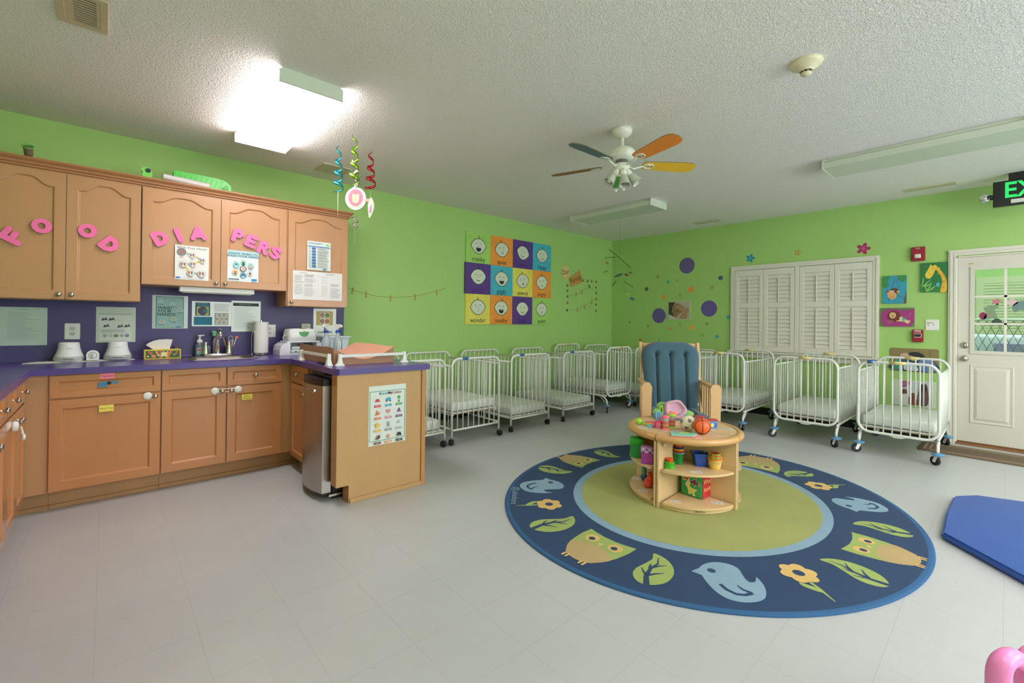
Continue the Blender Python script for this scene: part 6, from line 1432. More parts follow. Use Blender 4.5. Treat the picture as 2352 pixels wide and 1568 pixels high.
gf = 'faint flower decals left of the window'
for k, (x, y, r, c, lab) in enumerate(((882, 535, .035, 'a8a45c', 'faint tan flower decal at the upper left of the dots'), (1203, 800, .036, 'a8ac68', 'faint tan flower decal right above the baby photo'), (1665, 688, .034, 'aca85c', 'faint tan flower decal above the right purple dot'),
                                  (1592, 1210, .032, '94a85c', 'very faint flower decal under the right purple dot'), (478, 1193, .028, 'a09450', 'faint brownish flower decal nearest the corner'), (1160, 590, .022, '8cc050', 'pale green flower decal between the purple and teal dots'),
                                  (1525, 1375, .035, '90c048', 'faint yellow green flower decal low left of the window'), (740, 1245, .034, '80b848', 'faint yellow green flower decal below the left purple dot'), (1205, 1225, .022, '90b054', 'tiny faint flower decal just under the baby photo'))):
    p = onx(*q7(x, y), XB); dot(*q7(x, y), r, c, lab, 'flower_decal', flower(r, 5, .6, 40), group=gf)
def fdec(u, v, r, c, cen, lab):
    o = dot(u, v, r, c, lab, 'flower_decal', flower(r, 5, .42, 60), group='flower decals above the window'); p = onx(u, v, XB); b = B(); b.prism(circ(0, 0, r*.25), frB(p.y, p.z, XB), .0008, .0012, K(cen)); b.build('flower_centre', o)
fdec(1723.5, 593, .062, '2c94a8', '5cb4b8', 'teal flower decal above the left part of the window')
fdec(1832, 580, .045, 'b0a44c', 'c0b058', 'faint tan flower decal above the middle of the window')
fdec(1983, 571, .072, 'b03468', 'c86088', 'magenta flower decal above the right part of the window')
# pictures on the window wall
def bsheet(u0, v0, u1, v1, m, t=.004, r=0.):
    a = onx(u0, v0, XB); c = onx(u1, v1, XB); return Sheet(frB(a.y, c.z, XB), a.y-c.y, a.z-c.z, m, t, r)
s_ = bsheet(1535, 692, 1586.5, 734, K('c8c8b0'), .006)
s_.rect(.03, .04, .97, .96, '#b8b49c'); W, Hh = s_.w, s_.h
def SP(pts, c): s_.poly([(x*s_.w, y*s_.h) for x, y in pts], c)
SP([(.03, .30), (.03, .95), (.34, .95), (.22, .70), (.18, .45), (.30, .15)], '#4c463c'); SP(smooth_poly([(.20, .50), (.28, .78), (.42, .88), (.60, .80), (.72, .62), (.68, .45), (.50, .30), (.36, .12), (.24, .30)]), '#a07a58')
SP(smooth_poly([(.34, .60), (.44, .80), (.60, .78), (.68, .62), (.60, .52), (.44, .50)]), '#b89474'); SP(smooth_poly([(.36, .50), (.42, .60), (.52, .48), (.40, .42)]), '#8c6444'); SP(stroke([(.52, .66), (.58, .70), (.62, .68)], .02), '#5c4430'); SP(smooth_poly([(.60, .50), (.66, .58), (.70, .52), (.64, .46)]), '#c09c7c')
SP(smooth_poly([(.52, .08), (.62, .30), (.80, .60), (.88, .62), (.92, .48), (.84, .30), (.84, .08)]), '#b89070'); SP([(.03, .04), (.03, .28), (.18, .18), (.34, .08), (.36, .04)], '#d0ceb8')
s_.build('photo_print', 'sepia photo of a sleeping baby between the two lower purple dots', 'photo')
def paint(u0, v0, u1, v1, bg, t=.02): return bsheet(u0, v0, u1, v1, K(bg, .7), t)
s_ = paint(2115.5, 605, 2175.5, 669.5, '2c7a44')
SP([(0, 0), (1, 0), (1, .3), (0, .3)], '#2f8448')
SP(smooth_poly([(.75, .0), (.82, .30), (.78, .5), (.66, .68), (.52, .80), (.60, .86), (.80, .70), (.96, .45), (1.0, .2), (.97, .0)]), '#e2b83c'); SP(stroke([(.62, .86), (.80, .70), (.93, .48), (.985, .30)], .010), '#7a4a2c')
SP(smooth_poly([(.18, .62), (.20, .50), (.34, .46), (.46, .56), (.56, .74), (.62, .86), (.55, .92), (.44, .88), (.38, .94), (.33, .86), (.26, .74)]), '#ecc848'); SP(smooth_poly([(.60, .80), (.70, .83), (.74, .77), (.66, .74)]), '#e8b040')
for a, c in ((.30, .64), (.36, .62)): s_.circ(a, c, .015, '#5a4020')
for a, c in ((.46, .80), (.50, .81)): s_.circ(a, c, .015, '#2c2c24')
for a, c, r in ((.66, .62, .035), (.80, .52, .04), (.88, .34, .045), (.86, .14, .04)): s_.circ(a, c, r, '#d88838')
for pts in ([(.02, .18), (.18, .26), (.40, .44)], [(.02, .22), (.10, .38), (.10, .52)], [(.05, .2), (.26, .22), (.42, .30)], [(.22, .02), (.36, .18), (.42, .36)], [(.24, .02), (.46, .12), (.58, .22)], [(.22, .02), (.22, .12), (.10, .28)]): SP(stroke(pts, lambda t: .05*(sin(pi*min(1, t+.1)))+.01), '#8cc468')
SP(shift(flower(.09, 5, .5, 40), .66, .24), '#4cb0c8'); s_.circ(.16, .86, .035, '#c05848')
s_.build('canvas_painting', 'green square canvas painted with a yellow giraffe beside the door frame', 'painting', 'animal canvases between the window and the door')
s_ = paint(2028, 634.5, 2082.5, 696.5, '3a9cb8')
SP([(0, 1), (0, .58), (.15, .56), (.28, .64), (.22, .80), (.34, 1)], '#3c8c50'); SP([(.60, 1), (.68, .84), (.82, .76), (1, .80), (1, 1)], '#3c8c50'); SP([(.88, 0), (.95, .3), (1, .5), (1, 0)], '#7c4c38')
SP(stroke([(.44, .54), (.38, .62), (.48, .70), (.46, .84), (.56, .90), (.68, .86), (.66, .76), (.57, .78), (.60, .83)], .012), '#5c4038'); SP(stroke([(.56, .54), (.68, .56), (.72, .64)], .010), '#5c4038')
SP(smooth_poly([(.30, .44), (.36, .52), (.52, .55), (.66, .50), (.66, .38), (.50, .28), (.32, .34)]), '#6c4434'); SP(smooth_poly([(.20, .40), (.24, .22), (.42, .14), (.56, .20), (.60, .34), (.50, .40), (.40, .44), (.28, .48)]), '#d8a870')
s_.circ(.22, .44, .06, '#8a5c40'); s_.circ(.66, .42, .06, '#d8a870')
for a in (.38, .46): s_.circ(a, .44, .04, '#f0ece0'); s_.circ(a+.01, .43, .016, '#202020')
SP(stroke([(.34, .24), (.44, .22), (.52, .28)], .006), '#5c3828'); SP(stroke([(.30, .20), (.25, .08)], .011), '#5c4038'); SP(stroke([(.62, .30), (.84, .22)], .011), '#5c4038')
s_.build('canvas_painting', 'turquoise canvas painted with a hanging brown monkey, right of the window', 'painting', 'animal canvases between the window and the door')
s_ = paint(2024.5, 707.5, 2100.5, 750, 'a83c80')
SP([(0, 1), (0, .72), (.12, .9), (.4, .95), (.7, .86), (1, .92), (1, 1)], '#5c7850'); SP([(0, 0), (0, .2), (.06, .1), (.12, 0)], '#5c7850'); SP([(.9, 0), (1, .3), (1, 0)], '#5c7850')
SP(smooth_poly([(.40, .56), (.62, .54), (.80, .34), (.88, .34), (.86, .22), (.80, .16), (.72, .24), (.58, .28), (.42, .30)]), '#e4c890'); SP(stroke([(.76, .46), (.88, .60), (.90, .74), (.86, .70)], .008), '#d8a8a0'); SP([(.64, .52), (.72, .50), (.74, .34), (.68, .26), (.66, .36)], '#4cb0a8')
SP(smooth_poly([(.40+.19*cos(t)*(1+.08*cos(9*t)), .56+.30*sin(t)*(1+.08*cos(9*t))) for t in [2*pi*i/30 for i in range(30)]]), '#74382c'); SP(smooth_poly([(.26, .56), (.28, .72), (.36, .76), (.44, .72), (.46, .56), (.40, .44), (.32, .44)]), '#e0b888')
for a in (.33, .40): s_.circ(a, .62, .012, '#302018')
s_.circ(.365, .54, .022, '#6c3c24'); SP(stroke([(.34, .34), (.22, .26), (.14, .28)], .014), '#e0b888'); SP(stroke([(.38, .30), (.28, .20), (.22, .14)], .014), '#e0b888')
s_.build('canvas_painting', 'magenta canvas painted with a leaping lion below the monkey canvas', 'painting', 'animal canvases between the window and the door')
# family photos behind the crib
s_ = bsheet(2044.5, 798, 2156.5, 857.5, K('8c7c54', .4), .006, .02)
for k in range(5): s_.rect(.02+.2*k, .3, .03+.2*k, .98, '#7a6c48')
SP(smooth_poly([(.05, .05), (.02, .35), (.14, .45), (.25, .6), (.4, .72), (.6, .74), (.8, .6), (.95, .4), (.97, .05)]), '#3c4858'); SP(smooth_poly([(.25, .55), (.22, .72), (.32, .8), (.4, .72), (.38, .55)]), '#d0a890'); SP(smooth_poly([(.45, .5), (.42, .70), (.52, .78), (.60, .68), (.58, .5)]), '#d8b098'); SP(smooth_poly([(.40, .72), (.45, .84), (.6, .84), (.72, .7), (.62, .62)]), '#2c2c30'); SP(smooth_poly([(.05, .1), (.12, .5), (.25, .4), (.2, .08)]), '#4c9880'); SP(smooth_poly([(.62, .1), (.62, .5), (.8, .6), (.95, .3), (.9, .05)]), '#6c88b8'); SP(smooth_poly([(.3, .08), (.35, .4), (.5, .35), (.6, .06)]), '#c0d4dc')
s_.build('photo_print', 'family photo with rounded corners on the wall behind the crib near the door', 'photo')
s_ = bsheet(2052, 870, 2150, 938, K('d4dccc', .5), .004)
s_.rect(.18, .04, .82, .96, '#c8ccd4'); SP(smooth_poly([(.18, .7), (.18, .95), (.40, .95), (.34, .75)]), '#a86888'); SP(smooth_poly([(.18, .05), (.2, .4), (.3, .45), (.36, .2), (.34, .05)]), '#e0dcd8'); SP(smooth_poly([(.2, .45), (.22, .62), (.32, .62), (.34, .48)]), '#6c4438'); SP(smooth_poly([(.58, .1), (.6, .6), (.68, .85), (.8, .85), (.82, .1)]), '#6c5458'); SP(smooth_poly([(.62, .62), (.62, .82), (.72, .88), (.8, .7), (.72, .58)]), '#3c2c28'); SP(smooth_poly([(.36, .06), (.38, .35), (.5, .4), (.58, .2), (.6, .05)]), '#84483c'); SP(smooth_poly([(.4, .36), (.42, .5), (.52, .5), (.53, .38)]), '#7c5040')
s_.build('photo_print', 'family photo on a wide white mat low behind the crib near the door', 'photo')
# fire devices and switch plate
RED = K('9c2434', .35)
a = onx(2093.5, 569, XB); c = onx(2125.5, 598.5, XB); t = empty('fire_strobe', (XB, (a.y+c.y)/2, (a.z+c.z)/2), label='red fire alarm strobe with a clear lamp above the giraffe canvas', cat='fire alarm')
fr = frB(a.y, c.z, XB); w, h = a.y-c.y, a.z-c.z; b = B(); b.loft([rrect(0, 0, w, h, .01), rrect(0, 0, w, h, .01), rrect(.006, .006, w-.006, h-.006, .01)], fr, (0, .03, .038), RED); b.text('FIRE', mv(fr, w/2, h*.88), .0385, .020, K('e8dcd8')); b.build('alarm_body', t)
b = B(); b.box(XB-.060, XB-.038, a.y-w*.72, a.y-w*.25, c.z+.03, c.z+.075, mat('strobe_lens', (226, 226, 206), .15), .008); b.build('strobe_lens', t)
a = onx(2096, 756.5, XB); c = onx(2121.5, 785.5, XB); t = empty('fire_pull_station', (XB, (a.y+c.y)/2, (a.z+c.z)/2), label='red fire pull station with a white handle below the switch plate', cat='fire alarm')
fr = frB(a.y, c.z, XB); w, h = a.y-c.y, a.z-c.z; b = B(); b.loft([rrect(0, 0, w, h, .006), rrect(0, 0, w, h, .006), rrect(.004, .004, w-.004, h-.004, .006)], fr, (0, .03, .034), RED); b.text('FIRE', mv(fr, w/2, h*.87), .0345, .030, K('f0e8e4'), offset=.0006); b.build('station_body', t)
b = B(); b.prism(rrect(w*.16, h*.36, w*.84, h*.72, .006), fr, .034, .038, K('e4dcd8')); b.prism(rrect(w*.20, h*.42, w*.80, h*.68, .005), fr, .038, .050, K('28201e')); b.text('PULL DOWN', mv(fr, w/2, h*.60), .0505, .010, K('d8d0cc')); b.build('pull_handle', t)
a = onx(2125.5, 733.5, XB); c = onx(2156.5, 758.5, XB); t = empty('switch_plate', (XB, (a.y+c.y)/2, (a.z+c.z)/2), label='white double light switch plate beside the door frame', cat='light switch')
fr = frB(a.y, c.z, XB); w, h = a.y-c.y, a.z-c.z; b = B(); b.loft([rrect(0, 0, w, h, .004), rrect(0, 0, w, h, .004), rrect(.003, .003, w-.003, h-.003, .004)], fr, (0, .003, .006), WPLAST); b.face(rect(w*.08, h*.62, w*.55, h*.76), fr, .0065, K('c8bc90')); b.build('cover_plate', t)
for q in (.32, .70): b = B(); b.prism(rect(w*q-.005, h*.42, w*q+.005, h*.60), fr, .006, .014, WPLAST); b.build('toggle', t)
# exit sign
ex = 6.30; t = empty('exit_sign', (ex, -.12, 2.5), label='black exit sign with green letters and a round emergency lamp near the door', cat='exit sign')
y0_ = .096; b = B(); z0, z1 = onx(2281, 476, ex).z, onx(2281, 419, ex).z
y1_ = -.40
b.box(ex, ex+.055, y1_, y0_, z0, z1, BLACKP, .006); b.box(ex+.0, ex+.06, y0_-.26, y0_-.10, z1, H, BLACKP, .004); b.build('sign_body', t)
fr = frB(y0_, z0, ex); b = B(); b.text('EXIT', mv(fr, .248, (z1-z0)*.58), .0025, .205, EXITG, sx=.85, offset=.004); b.build('exit_letters', t)
b = B(); b.prism(rrect(.115, .018, .205, .055, .005), fr, .0005, .002, K('c8c4b8')); b.prism(rrect(.12, .023, .20, .050, .004), fr, .002, .0025, K('dcd8cc')); b.build('battery_label', t)
b = B(); c0_ = Vector((ex+.02, y0_+.055, (z0+z1)/2-.02)); b.cyl((ex+.027, y0_-.005, c0_.z), (ex+.027, y0_+.035, c0_.z), .02, BLACKP, r2=.028); b.build('lamp_arm', t)
b = B(); T = lambda v: c0_+Vector((-v.z, v.x, v.y)); b.lathe([(0, -.03), (.022, -.025), (.038, -.004), (.041, .004), (.037, .010), (0, .014)], mat('lamp_reflector', (210, 214, 206), .15, .7, var=.05), T=T, n=24); b.build('emergency_lamp', t)
# ================================================================ CEILING THINGS
def vent(x0, x1, y0, y1, label, m, alongx=True, dark=True, n=14, lever=False, sections=1):
    t = empty('ceiling_vent', ((x0+x1)/2, (y0+y1)/2, H), label=label, cat='air vent', group='ceiling air vents'); fw = .03
    b = B(); zz = H-.009
    b.box(x0, x1, y0, y0+fw, zz, H, m, .002); b.box(x0, x1, y1-fw, y1, zz, H, m, .002); b.box(x0, x0+fw, y0+fw, y1-fw, zz, H, m, .002); b.box(x1-fw, x1, y0+fw, y1-fw, zz, H, m, .002)
    b.build('vent_frame', t)
    b = B(); b.box(x0+fw, x1-fw, y0+fw, y1-fw, H-.0015, H-.0005, K('3a3630')); b.build('vent_backing', t)
    b = B()
    if alongx:
        for i in range(n): y = y0+fw+(y1-y0-2*fw)*(i+.5)/n; b.box(x0+fw, x1-fw, y-.004, y+.001, zz+.0005, H-.002, m)
        b.box(x0+fw, x0+fw+.03, y0+fw, y1-fw, zz+.001, H-.002, m); b.box(x1-fw-.012, x1-fw, y0+fw, y1-fw, zz+.001, H-.002, m)
    else:
        for i in range(n): x = x0+fw+(x1-x0-2*fw)*(i+.5)/n; b.box(x-.004, x+.001, y0+fw, y1-fw, zz+.0005, H-.002, m)
    for i in range(1, sections): y = y0+fw+(y1-y0-2*fw)*i/sections; b.box(x0+fw, x1-fw, y-.008, y+.008, zz, H-.001, m)
    b.build('louvre', t)
    if lever: b = B(); b.box(x1+.0, x1+.02, (y0+y1)/2-.004, (y0+y1)/2+.004, zz-.014, zz-.004, m); b.build('lever', t)
VM = mat('vent_beige', (206, 188, 158), .5); VG = mat('vent_cream', (200, 196, 160), .5)
vent(-.19, -.008, 2.78, 3.10, 'large beige ceiling vent with dark slots at the upper left', VM, True, n=12, lever=False)
vent(1.47, 1.74, 4.24, 4.50, 'square cream ceiling vent close to the back wall behind the streamers', VG, True, n=16)
vent(6.285, 6.395, 2.69, 3.06, 'narrow ceiling vent beyond the far unlit light', VG, False, n=5, sections=1)
vent(6.285, 6.41, .35, .745, 'narrow ceiling vent near the exit sign', VG, False, n=5, sections=3)
t = empty('smoke_detector', (2.855, .752, H), label='round cream smoke detector on the ceiling', cat='smoke detector')
SD = mat('smoke_cream', (232, 222, 188), .4)
b = B(); b.lathe([(.078, 0), (.080, -.008), (.076, -.018), (.060, -.024), (.050, -.034), (.040, -.042), (.034, -.044), (.034, -.050)], SD, c=(2.855, .752, H), n=36); b.build('base', t)
b = B(); b.lathe([(.026, -.044), (.026, -.060), (.028, -.062), (.024, -.070), (0, -.072)], SD, c=(2.855, .752, H), n=24); b.build('sensor_cap', t)
b = B()
for k in range(8): a = k*pi/4+.2; b.box(-.0265, -.0262, -.008, .008, -.058, -.048, BLACKP, T=lambda v, a=a: Vector((2.855+v.x*cos(a)-v.y*sin(a), .752+v.x*sin(a)+v.y*cos(a), H+v.z)))
b.build('slots', t)
# ceiling fan
FX, FY = 2.855, 1.945
FANZ, FANA, FANR = 2.432, 36, .575
FANC = [('#4c9c3c', 'green blade'), ('#94503c', 'brown blade'), ('#5c7480', 'slate blue blade'), ('#fa9638', 'orange blade'), ('#f0c030', 'golden yellow blade')]
t = empty('ceiling_fan', (FX, FY, H), label='white ceiling fan with blades in orange, yellow, green, brown and slate', cat='ceiling fan')
FW = mat('fan_white', (232, 234, 218), .3, coat=.3); c = (FX, FY, 0)
b = B(); b.lathe([(.068, H), (.074, H-.006), (.074, H-.024), (.066, H-.042), (.048, H-.058), (.026, H-.066)], FW, c=c, n=32); b.build('canopy', t)
b = B(); b.lathe([(.0135, H-.064), (.0135, 2.575), (.024, 2.556)], FW, c=c, n=16); b.build('downrod', t)
b = B(); b.lathe([(.020, 2.562), (.050, 2.556), (.082, 2.540), (.096, 2.520), (.098, 2.508), (.090, 2.502), (.092, 2.488), (.084, 2.470), (.060, 2.462), (.050, 2.458)], FW, c=c, n=36); b.build('motor_housing', t)
b = B(); b.lathe([(.046, 2.458), (.046, 2.432)], K('6a706c', .4), c=c, n=24); b.build('motor_collar', t)
b = B(); b.lathe([(.030, 2.434), (.060, 2.428), (.062, 2.412), (.050, 2.392), (.030, 2.378), (.020, 2.360), (0, 2.350)], FW, c=c, n=30); b.build('light_kit', t)
BLZ = FANZ
for k in range(5):
    a = radians(FANA+72*k); d = Vector((cos(a), sin(a), 0)); sd = Vector((-sin(a), cos(a), 0)); pt = radians(-12); U_ = sd*cos(pt)+Z*sin(pt); N_ = d.cross(U_)
    o = Vector((FX, FY, BLZ)); fr = (o, d, U_, N_); R1 = FANR
    pl = [(.165, -.042), (.20, -.052), (R1-.09, -.066), (R1-.04, -.060), (R1-.012, -.040), (R1, 0), (R1-.012, .040), (R1-.04, .060), (R1-.09, .066), (.20, .052), (.165, .042), (.155, 0)]
    col, lab = FANC[k]
    b = B(); b.prism(pl, fr, -.003, .003, K(col, .5), msides=mat('blade_edge', (120, 110, 70), .6)); q = tag(b.build('blade', t), lab)
    b = B(); b.tube([o+d*.05-Z*.012, o+d*.09-Z*.03, o+d*.13-Z*.018, o+d*.17-N_*.006*(1 if N_.z > 0 else -1)], .0065, FW, 8); s2 = -1 if N_.z > 0 else 1
    for (cx_, r, r2) in ((.205, .038, .030), (.198, .024, .020)): b.tube([o+d*(cx_+r*cos(x))+U_*(r2*sin(x))+N_*(s2*.007) for x in [2*pi*i/20 for i in range(20)]], .0045, FW, 6, closed=True)
    b.build('blade_bracket', t)
for k in range(3):
    a = YAW+pi+[0, 2.1, -2.1][k]; a = [YAW+pi, YAW+pi+2.0, YAW+pi-2.0][k] if 0 else YAW+[pi/2+.35, -pi/2-.35, pi+.1][k]
    d = Vector((cos(a)*.62, sin(a)*.62, -.78)).normalized() if k < 2 else Vector((cos(a)*.25, sin(a)*.25, -.97)).normalized()
    o = Vector((FX, FY, 2.388))+Vector((cos(a), sin(a), 0))*.030; u = d.cross(Z).normalized(); w_ = d.cross(u)
    T = lambda v: o+u*v.x+w_*v.y+d*v.z
    b = B(); b.lathe([(.018, .0), (.022, .01), (.022, .055), (.016, .058)], FW, T=T, n=20); q = b.build('lamp_socket', t)
    b = B(); b.lathe([(.022, .055), (.030, .075), (.037, .115), (.040, .130), (.042, .131), (.042, .136), (.039, .136), (.036, .118), (.028, .078), (.018, .062)], mat('lamp_shade_frost', (196, 200, 186), .4), T=T, n=24, caps=False); b.build('lamp_shade', q)
    if k != 2: b = B(); b.ball((0, 0, 0), .024, WPLAST, T=lambda v: T(Vector((v.x, v.y, v.z+.105)))); b.build('bulb', q)
b = B(); e = Vector((FX, FY, 0))-Fv*.055; b.tube([(e.x, e.y, 2.385), (e.x, e.y, 2.235)], .0014, K('5a6460'), 5); b.ball((e.x, e.y, 2.228), .012, FW, sc=(1, 1, .8)); b.build('pull_chain', t)
b = B(); e2 = e-Rv*.055; b.tube([(e2.x, e2.y, 2.36), (e2.x, e2.y, 2.225)], .0014, K('5a6460'), 5); b.ball((e2.x, e2.y, 2.218), .012, FW, sc=(1, 1, .8)); b.build('pull_chain', t)
# swirl streamers
def swirl(x, y, zt, zb, r0, r1, turns, m, w, ph=0.):
    b = B(); n = int(turns*18); vs = []
    for i in range(n+1):
        t_ = i/n; a = ph+turns*2*pi*t_; r = r0+(r1-r0)*t_; z = zt+(zb-zt)*(t_**.85); ww = w*min(1, 5*t_+.2, 5*(1-t_)+.25)
        p = Vector((x+r*cos(a), y+r*sin(a), z)); vs += [p+Z*ww/2, p-Z*ww/2]
    vs2 = [v+Vector((x-v.x, y-v.y, 0))*.02 for v in vs]
    k = len(vs); b.add(vs+vs2, [(2*i, 2*i+2, 2*i+3, 2*i+1) for i in range(n)]+[(k+2*i, k+2*i+1, k+2*i+3, k+2*i+2) for i in range(n)]+[(2*i, k+2*i, k+2*i+2, 2*i+2) for i in range(n)]+[(2*i+1, 2*i+3, k+2*i+3, k+2*i+1) for i in range(n)], m, True)
    return b
def foil(name, c): return mat(name, c, .2, .75, var=.1)
FT, FG, FR, FSV = foil('foil_teal', (60, 168, 178)), foil('foil_green', (140, 186, 60)), foil('foil_red', (176, 40, 48)), foil('foil_silver', (206, 200, 204))
def hang(u, v, D): return O+ray(u, v)*D
STR = K('dfe8d4')
# teal
pt = onz(778, 331, H); D_ = (pt-O).dot(Fv)
zz = lambda v, u: hang(u, v, D_).z
t = empty('streamer', (pt.x, pt.y, H), label='teal foil swirl streamer on the left, ending in a thin string', cat='streamer', group='foil swirl streamers hanging from the ceiling')
swirl(pt.x, pt.y, H-.004, zz(440, 778), .020, .045, 4.2, FT, .027, 1.).build('foil_swirl', t)
b = B(); b.tube([(pt.x, pt.y, zz(440, 778)), (pt.x, pt.y, zz(497, 778))], .0022, STR, 5); b.build('string', t)
# green with lion disc
pg = onz(815, 306, H); D_ = (pg-O).dot(Fv)
t = empty('streamer', (pg.x, pg.y, H), label='green and silver foil swirl streamer in the middle holding a round pink lion disc', cat='streamer', group='foil swirl streamers hanging from the ceiling')
swirl(pg.x, pg.y, H-.004, zz(424, 815), .018, .042, 4.0, FG, .034, 2.).build('foil_swirl', t)
swirl(pg.x, pg.y, zz(350, 815), zz(430, 818), .018, .030, 2.2, FSV, .03, .4).build('silver_swirl', t)
zc_ = zz(456, 817); pc_ = hang(817, 456, D_); nrm = (-Fv).normalized(); nrm.z = 0; nrm.normalize(); ur_ = Z.cross(nrm)
fr = (Vector((pc_.x, pc_.y, pc_.z)), ur_, Z, nrm); rr_ = 24*D_/f_px
b = B(); b.prism(circ(0, 0, rr_, 36, rr_*1.08), fr, -.001, .001, K('c8d6d6')); 
b.face([(rr_*x, rr_*y) for x, y in arc(0, 0, .97, 195, 345, 20)], fr, .0014, K('bfe8c4'))
b.face([(rr_*.70*cos(a)*(1+.04*cos(22*a)), rr_*.82*(sin(a)*(1+.04*cos(22*a)))+rr_*.08) for a in [2*pi*i/88 for i in range(88)]], fr, .0020, K('f07888'))
b.face([(rr_*x, rr_*y) for x, y in smooth_poly([(-.30, .45), (-.33, .15), (-.30, -.25), (-.12, -.42), (.14, -.42), (.30, -.25), (.34, .15), (.30, .45), (0, .36)])], fr, .0025, K('f4c4a0'))
b.face([(rr_*x, rr_*y) for x, y in stroke([(-.08, .26), (0, .18), (.08, .26)], .03)], fr, .003, K('b86858')); b.face([(rr_*x, rr_*y) for x, y in stroke([(0, .10), (0, -.36)], .02)], fr, .003, K('c88878'))
for k in range(9): x = -.55+.13*k; b.face([(rr_*q, rr_*z) for q, z in stroke([(x, -.62-.1*(k % 2)), (x+.02, -.85)], .03)], fr, .003, K('8cb08c'))
b.prism([(rr_*x, rr_*y) for x, y in shift(smooth_poly([(-.22, -.02), (0, .13), (.2, .12), (.22, -.05), (.05, -.16)]), 1.06, -.14)], fr, -.001, .002, K('f0a090')); b.build('lion_disc', t)
b = B(); b.tube([(pg.x, pg.y, zz(424, 815)), (pc_.x, pc_.y, pc_.z+rr_)], .0015, STR, 5); b.build('string', t)
# red with leaf disc
pr = onz(852, 343, H); D_ = (pr-O).dot(Fv)
t = empty('streamer', (pr.x, pr.y, H), label='red foil swirl streamer on the right with a leaf shaped iridescent charm', cat='streamer', group='foil swirl streamers hanging from the ceiling')
swirl(pr.x, pr.y, H-.004, zz(438, 852), .018, .050, 3.6, FR, .025, .3).build('foil_swirl', t)
pl_ = hang(851, 477, D_); fr = (Vector((pl_.x, pl_.y, pl_.z)), ur_, Z, nrm); k_ = 24*D_/f_px
b = B(); b.prism([(k_*x, k_*y) for x, y in smooth_poly([(0, 1), (.28, .6), (.34, 0), (.15, -.6), (-.12, -1.0), (-.22, -.4), (-.24, .4)])], fr, -.001, .001, K('c4dcc0', .25)); b.face([(k_*x, k_*y) for x, y in smooth_poly([(.05, .3), (.12, 0), (.05, -.5), (-.12, -.4), (-.05, 0)])], fr, .0014, K('d878c8')); b.build('leaf_charm', t)
b = B(); b.tube([(pr.x, pr.y, zz(438, 852)), (pl_.x, pl_.y, pl_.z+k_)], .0015, STR, 5); b.build('string', t)
# silver curl at the cabinet corner
ps = Vector((1.845, 4.33, 0)); ps = ony(811, 495, 4.33); t = empty('streamer', (ps.x, ps.y, ps.z), label='thin silver curl hanging beside the right end of the crown moulding', cat='streamer')
z1_ = ony(811, 492, 4.33).z; z2_ = ony(811, 528, 4.33).z; swirl(ps.x+.02, ps.y, z1_, z2_, .035, .028, 2.6, FSV, .016, 0).build('foil_swirl', t)
b = B(); b.tube([(ps.x+.02, ps.y, z2_), (ps.x+.018, ps.y, ony(811, 560, 4.33).z)], .0015, STR, 5); b.tube([(ps.x+.02, ps.y, H), (ps.x+.02, ps.y, z1_)], .0008, STR, 4); b.build('string', t)
# mobile in the far corner
D_ = 6.2; t = empty('hanging_mobile', (*hang(1424, 590, D_)[:2], H), label='dark stick mobile with little coloured birds hanging in the far corner', cat='mobile')
DK = K('24402c'); M_ = lambda u, v: hang(u, v, D_)
for a_, c_, r in (((1399, 572), (1448, 614), .004), ((1389, 592), (1413, 590), .004), ((1434, 646), (1454, 660), .004), ((1406, 656), (1415, 646), .006), ((1432, 669), (1440, 667), .003), ((1387, 625), (1396, 622), .004)):
    b = B(); b.tube([M_(*a_), M_(*c_)], r, DK, 6); b.build('stick', t)
top = M_(1424, 593); b = B(); b.tube([(top.x, top.y, H), top], .0008, DK, 4)
for u, v0, v1 in ((1401, 574, 591), (1391, 592, 624), (1412, 591, 636), (1447, 613, 626), (1440, 608, 648), (1434, 647, 668), (1452, 659, 684), (1411, 634, 650)): b.tube([M_(u, v0), M_(u, v1)], .0007, DK, 4)
b.build('threads', t)
for (u, v, du, dv, c_, nm) in ((1395, 604, 8, 4, 'a86c24', 'bird'), (1421, 632, 20, 5, '2c4c40', 'bird'), (1439, 631, 10, 5, '7c3424', 'bird'), (1448, 626, 8, 3, '2c5c54', 'bird'), (1442, 676, 10, 6, 'a0a83c', 'bird'), (1452, 686, 11, 7, '246c7c', 'bird')):
    p = M_(u, v); k = D_/f_px; b = B(); s_r = (1 if nm else 1); tilt = -.35 if u == 1421 else .3
    b.ball((0, 0, 0), 1, K(c_), n=14, T=lambda q: p+Rv*(q.x*du*k*.5)+Z*((q.z*dv*k*.5)-q.x*du*k*.5*tilt)+Fv*(q.y*.012)); b.build('bird', t)
EXPO = -0.02
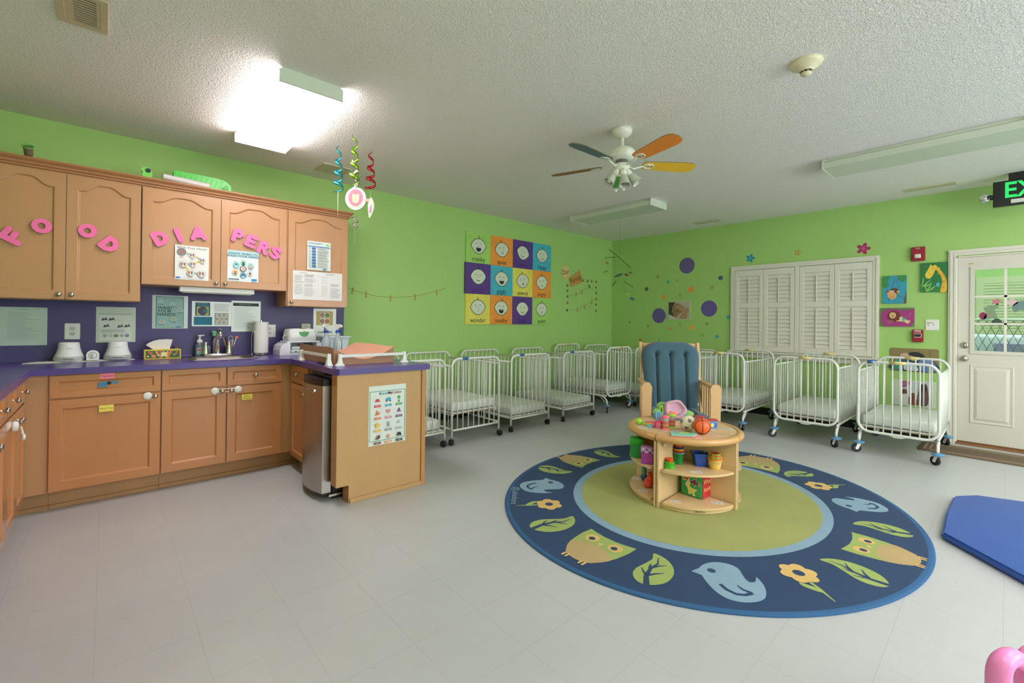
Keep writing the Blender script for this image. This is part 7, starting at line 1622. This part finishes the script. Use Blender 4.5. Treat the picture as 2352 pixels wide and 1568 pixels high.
# ceiling fixtures --------------------------------------------------
def fixture(xc, y0, y1, label, lit, group='ceiling strip lights', strength=None):
    t = empty('ceiling_light', (xc, (y0+y1)/2, H-.085), label=label, cat='ceiling light', group=group)
    w = .365; x0, x1 = xc-w/2, xc+w/2
    b = B()
    for y in (y0, y1-.012):
        b.prism([(x0, .0), (x1, .0), (x1, .07), (x1-.02, .085), (x0+.02, .085), (x0, .07)], (Vector((0, y+.012, H-.085)), X, Z, -Y), 0, .012, FIXW)
    b.box(x0+.03, x1-.03, y0+.012, y1-.012, H-.02, H, FIXW); b.build('fixture_body', t)
    b = B(); m = LIT if lit else DIFF
    b.prism([(x0+.004, .004), (x1-.004, .004), (x1-.004, .055), (x1-.03, .068), (x0+.03, .068), (x0+.004, .055)], (Vector((0, y1-.0121, H-.085)), X, Z, -Y), 0, (y1-y0)-.0242, m)
    b.build('lens', t)
fixture(.903, 2.80, 4.02, 'glowing white fluorescent ceiling light above the kitchen corner', True)
fixture(4.83, 2.77, 3.98, 'unlit ceiling light above the cribs beyond the ceiling fan', False)
fixture(4.83, -.10, 1.10, 'unlit ceiling light at the right above the room', False)
for k, (x, y) in enumerate(((.9, -.9), (.9, -2.6), (3.0, -1.2), (3.0, -2.6), (5.3, -1.7))):  # extra lit fixtures out of view, added to raise the room's brightness
    fixture(x, y-.6, y+.6, 'added unseen ceiling light behind the viewpoint', True, 'added ceiling lights behind the viewpoint')
b = B(); b.box(XB+.35, XB+.95, -1.2, .6, H-.05, H-.001, mat('next_room_added_light', (255, 255, 255), .5, emit=((240, 255, 235), 14))); tag(b.build('ceiling_light'), 'added ceiling light brightening the next room', 'ceiling light')  # glowing panel added to brighten what shows through the door glass
# ================================================================ LIGHT AND VIEW
w = bpy.data.worlds.new('world'); S.world = w; w.use_nodes = True
w.node_tree.nodes['Background'].inputs[0].default_value = (.86, .93, 1, 1); w.node_tree.nodes['Background'].inputs[1].default_value = 9.0
S.view_settings.view_transform = 'Standard'; S.view_settings.look = 'None'; S.view_settings.gamma = 1; S.view_settings.use_curve_mapping = False
S.view_settings.exposure = EXPO

ld = bpy.data.lights.new('added_window_portal', 'AREA'); ld.shape = 'RECTANGLE'; ld.size = WX1-WX0; ld.size_y = WZ1-WZ0; ld.cycles.is_portal = True  # portal for sky light entering by the added window
lo = bpy.data.objects.new('added_window_portal', ld); C.objects.link(lo); lo.location = ((WX0+WX1)/2, YBK-.05, (WZ0+WZ1)/2); lo.rotation_euler = (-pi/2, 0, 0)
lo.rotation_euler = (pi/2, 0, 0)
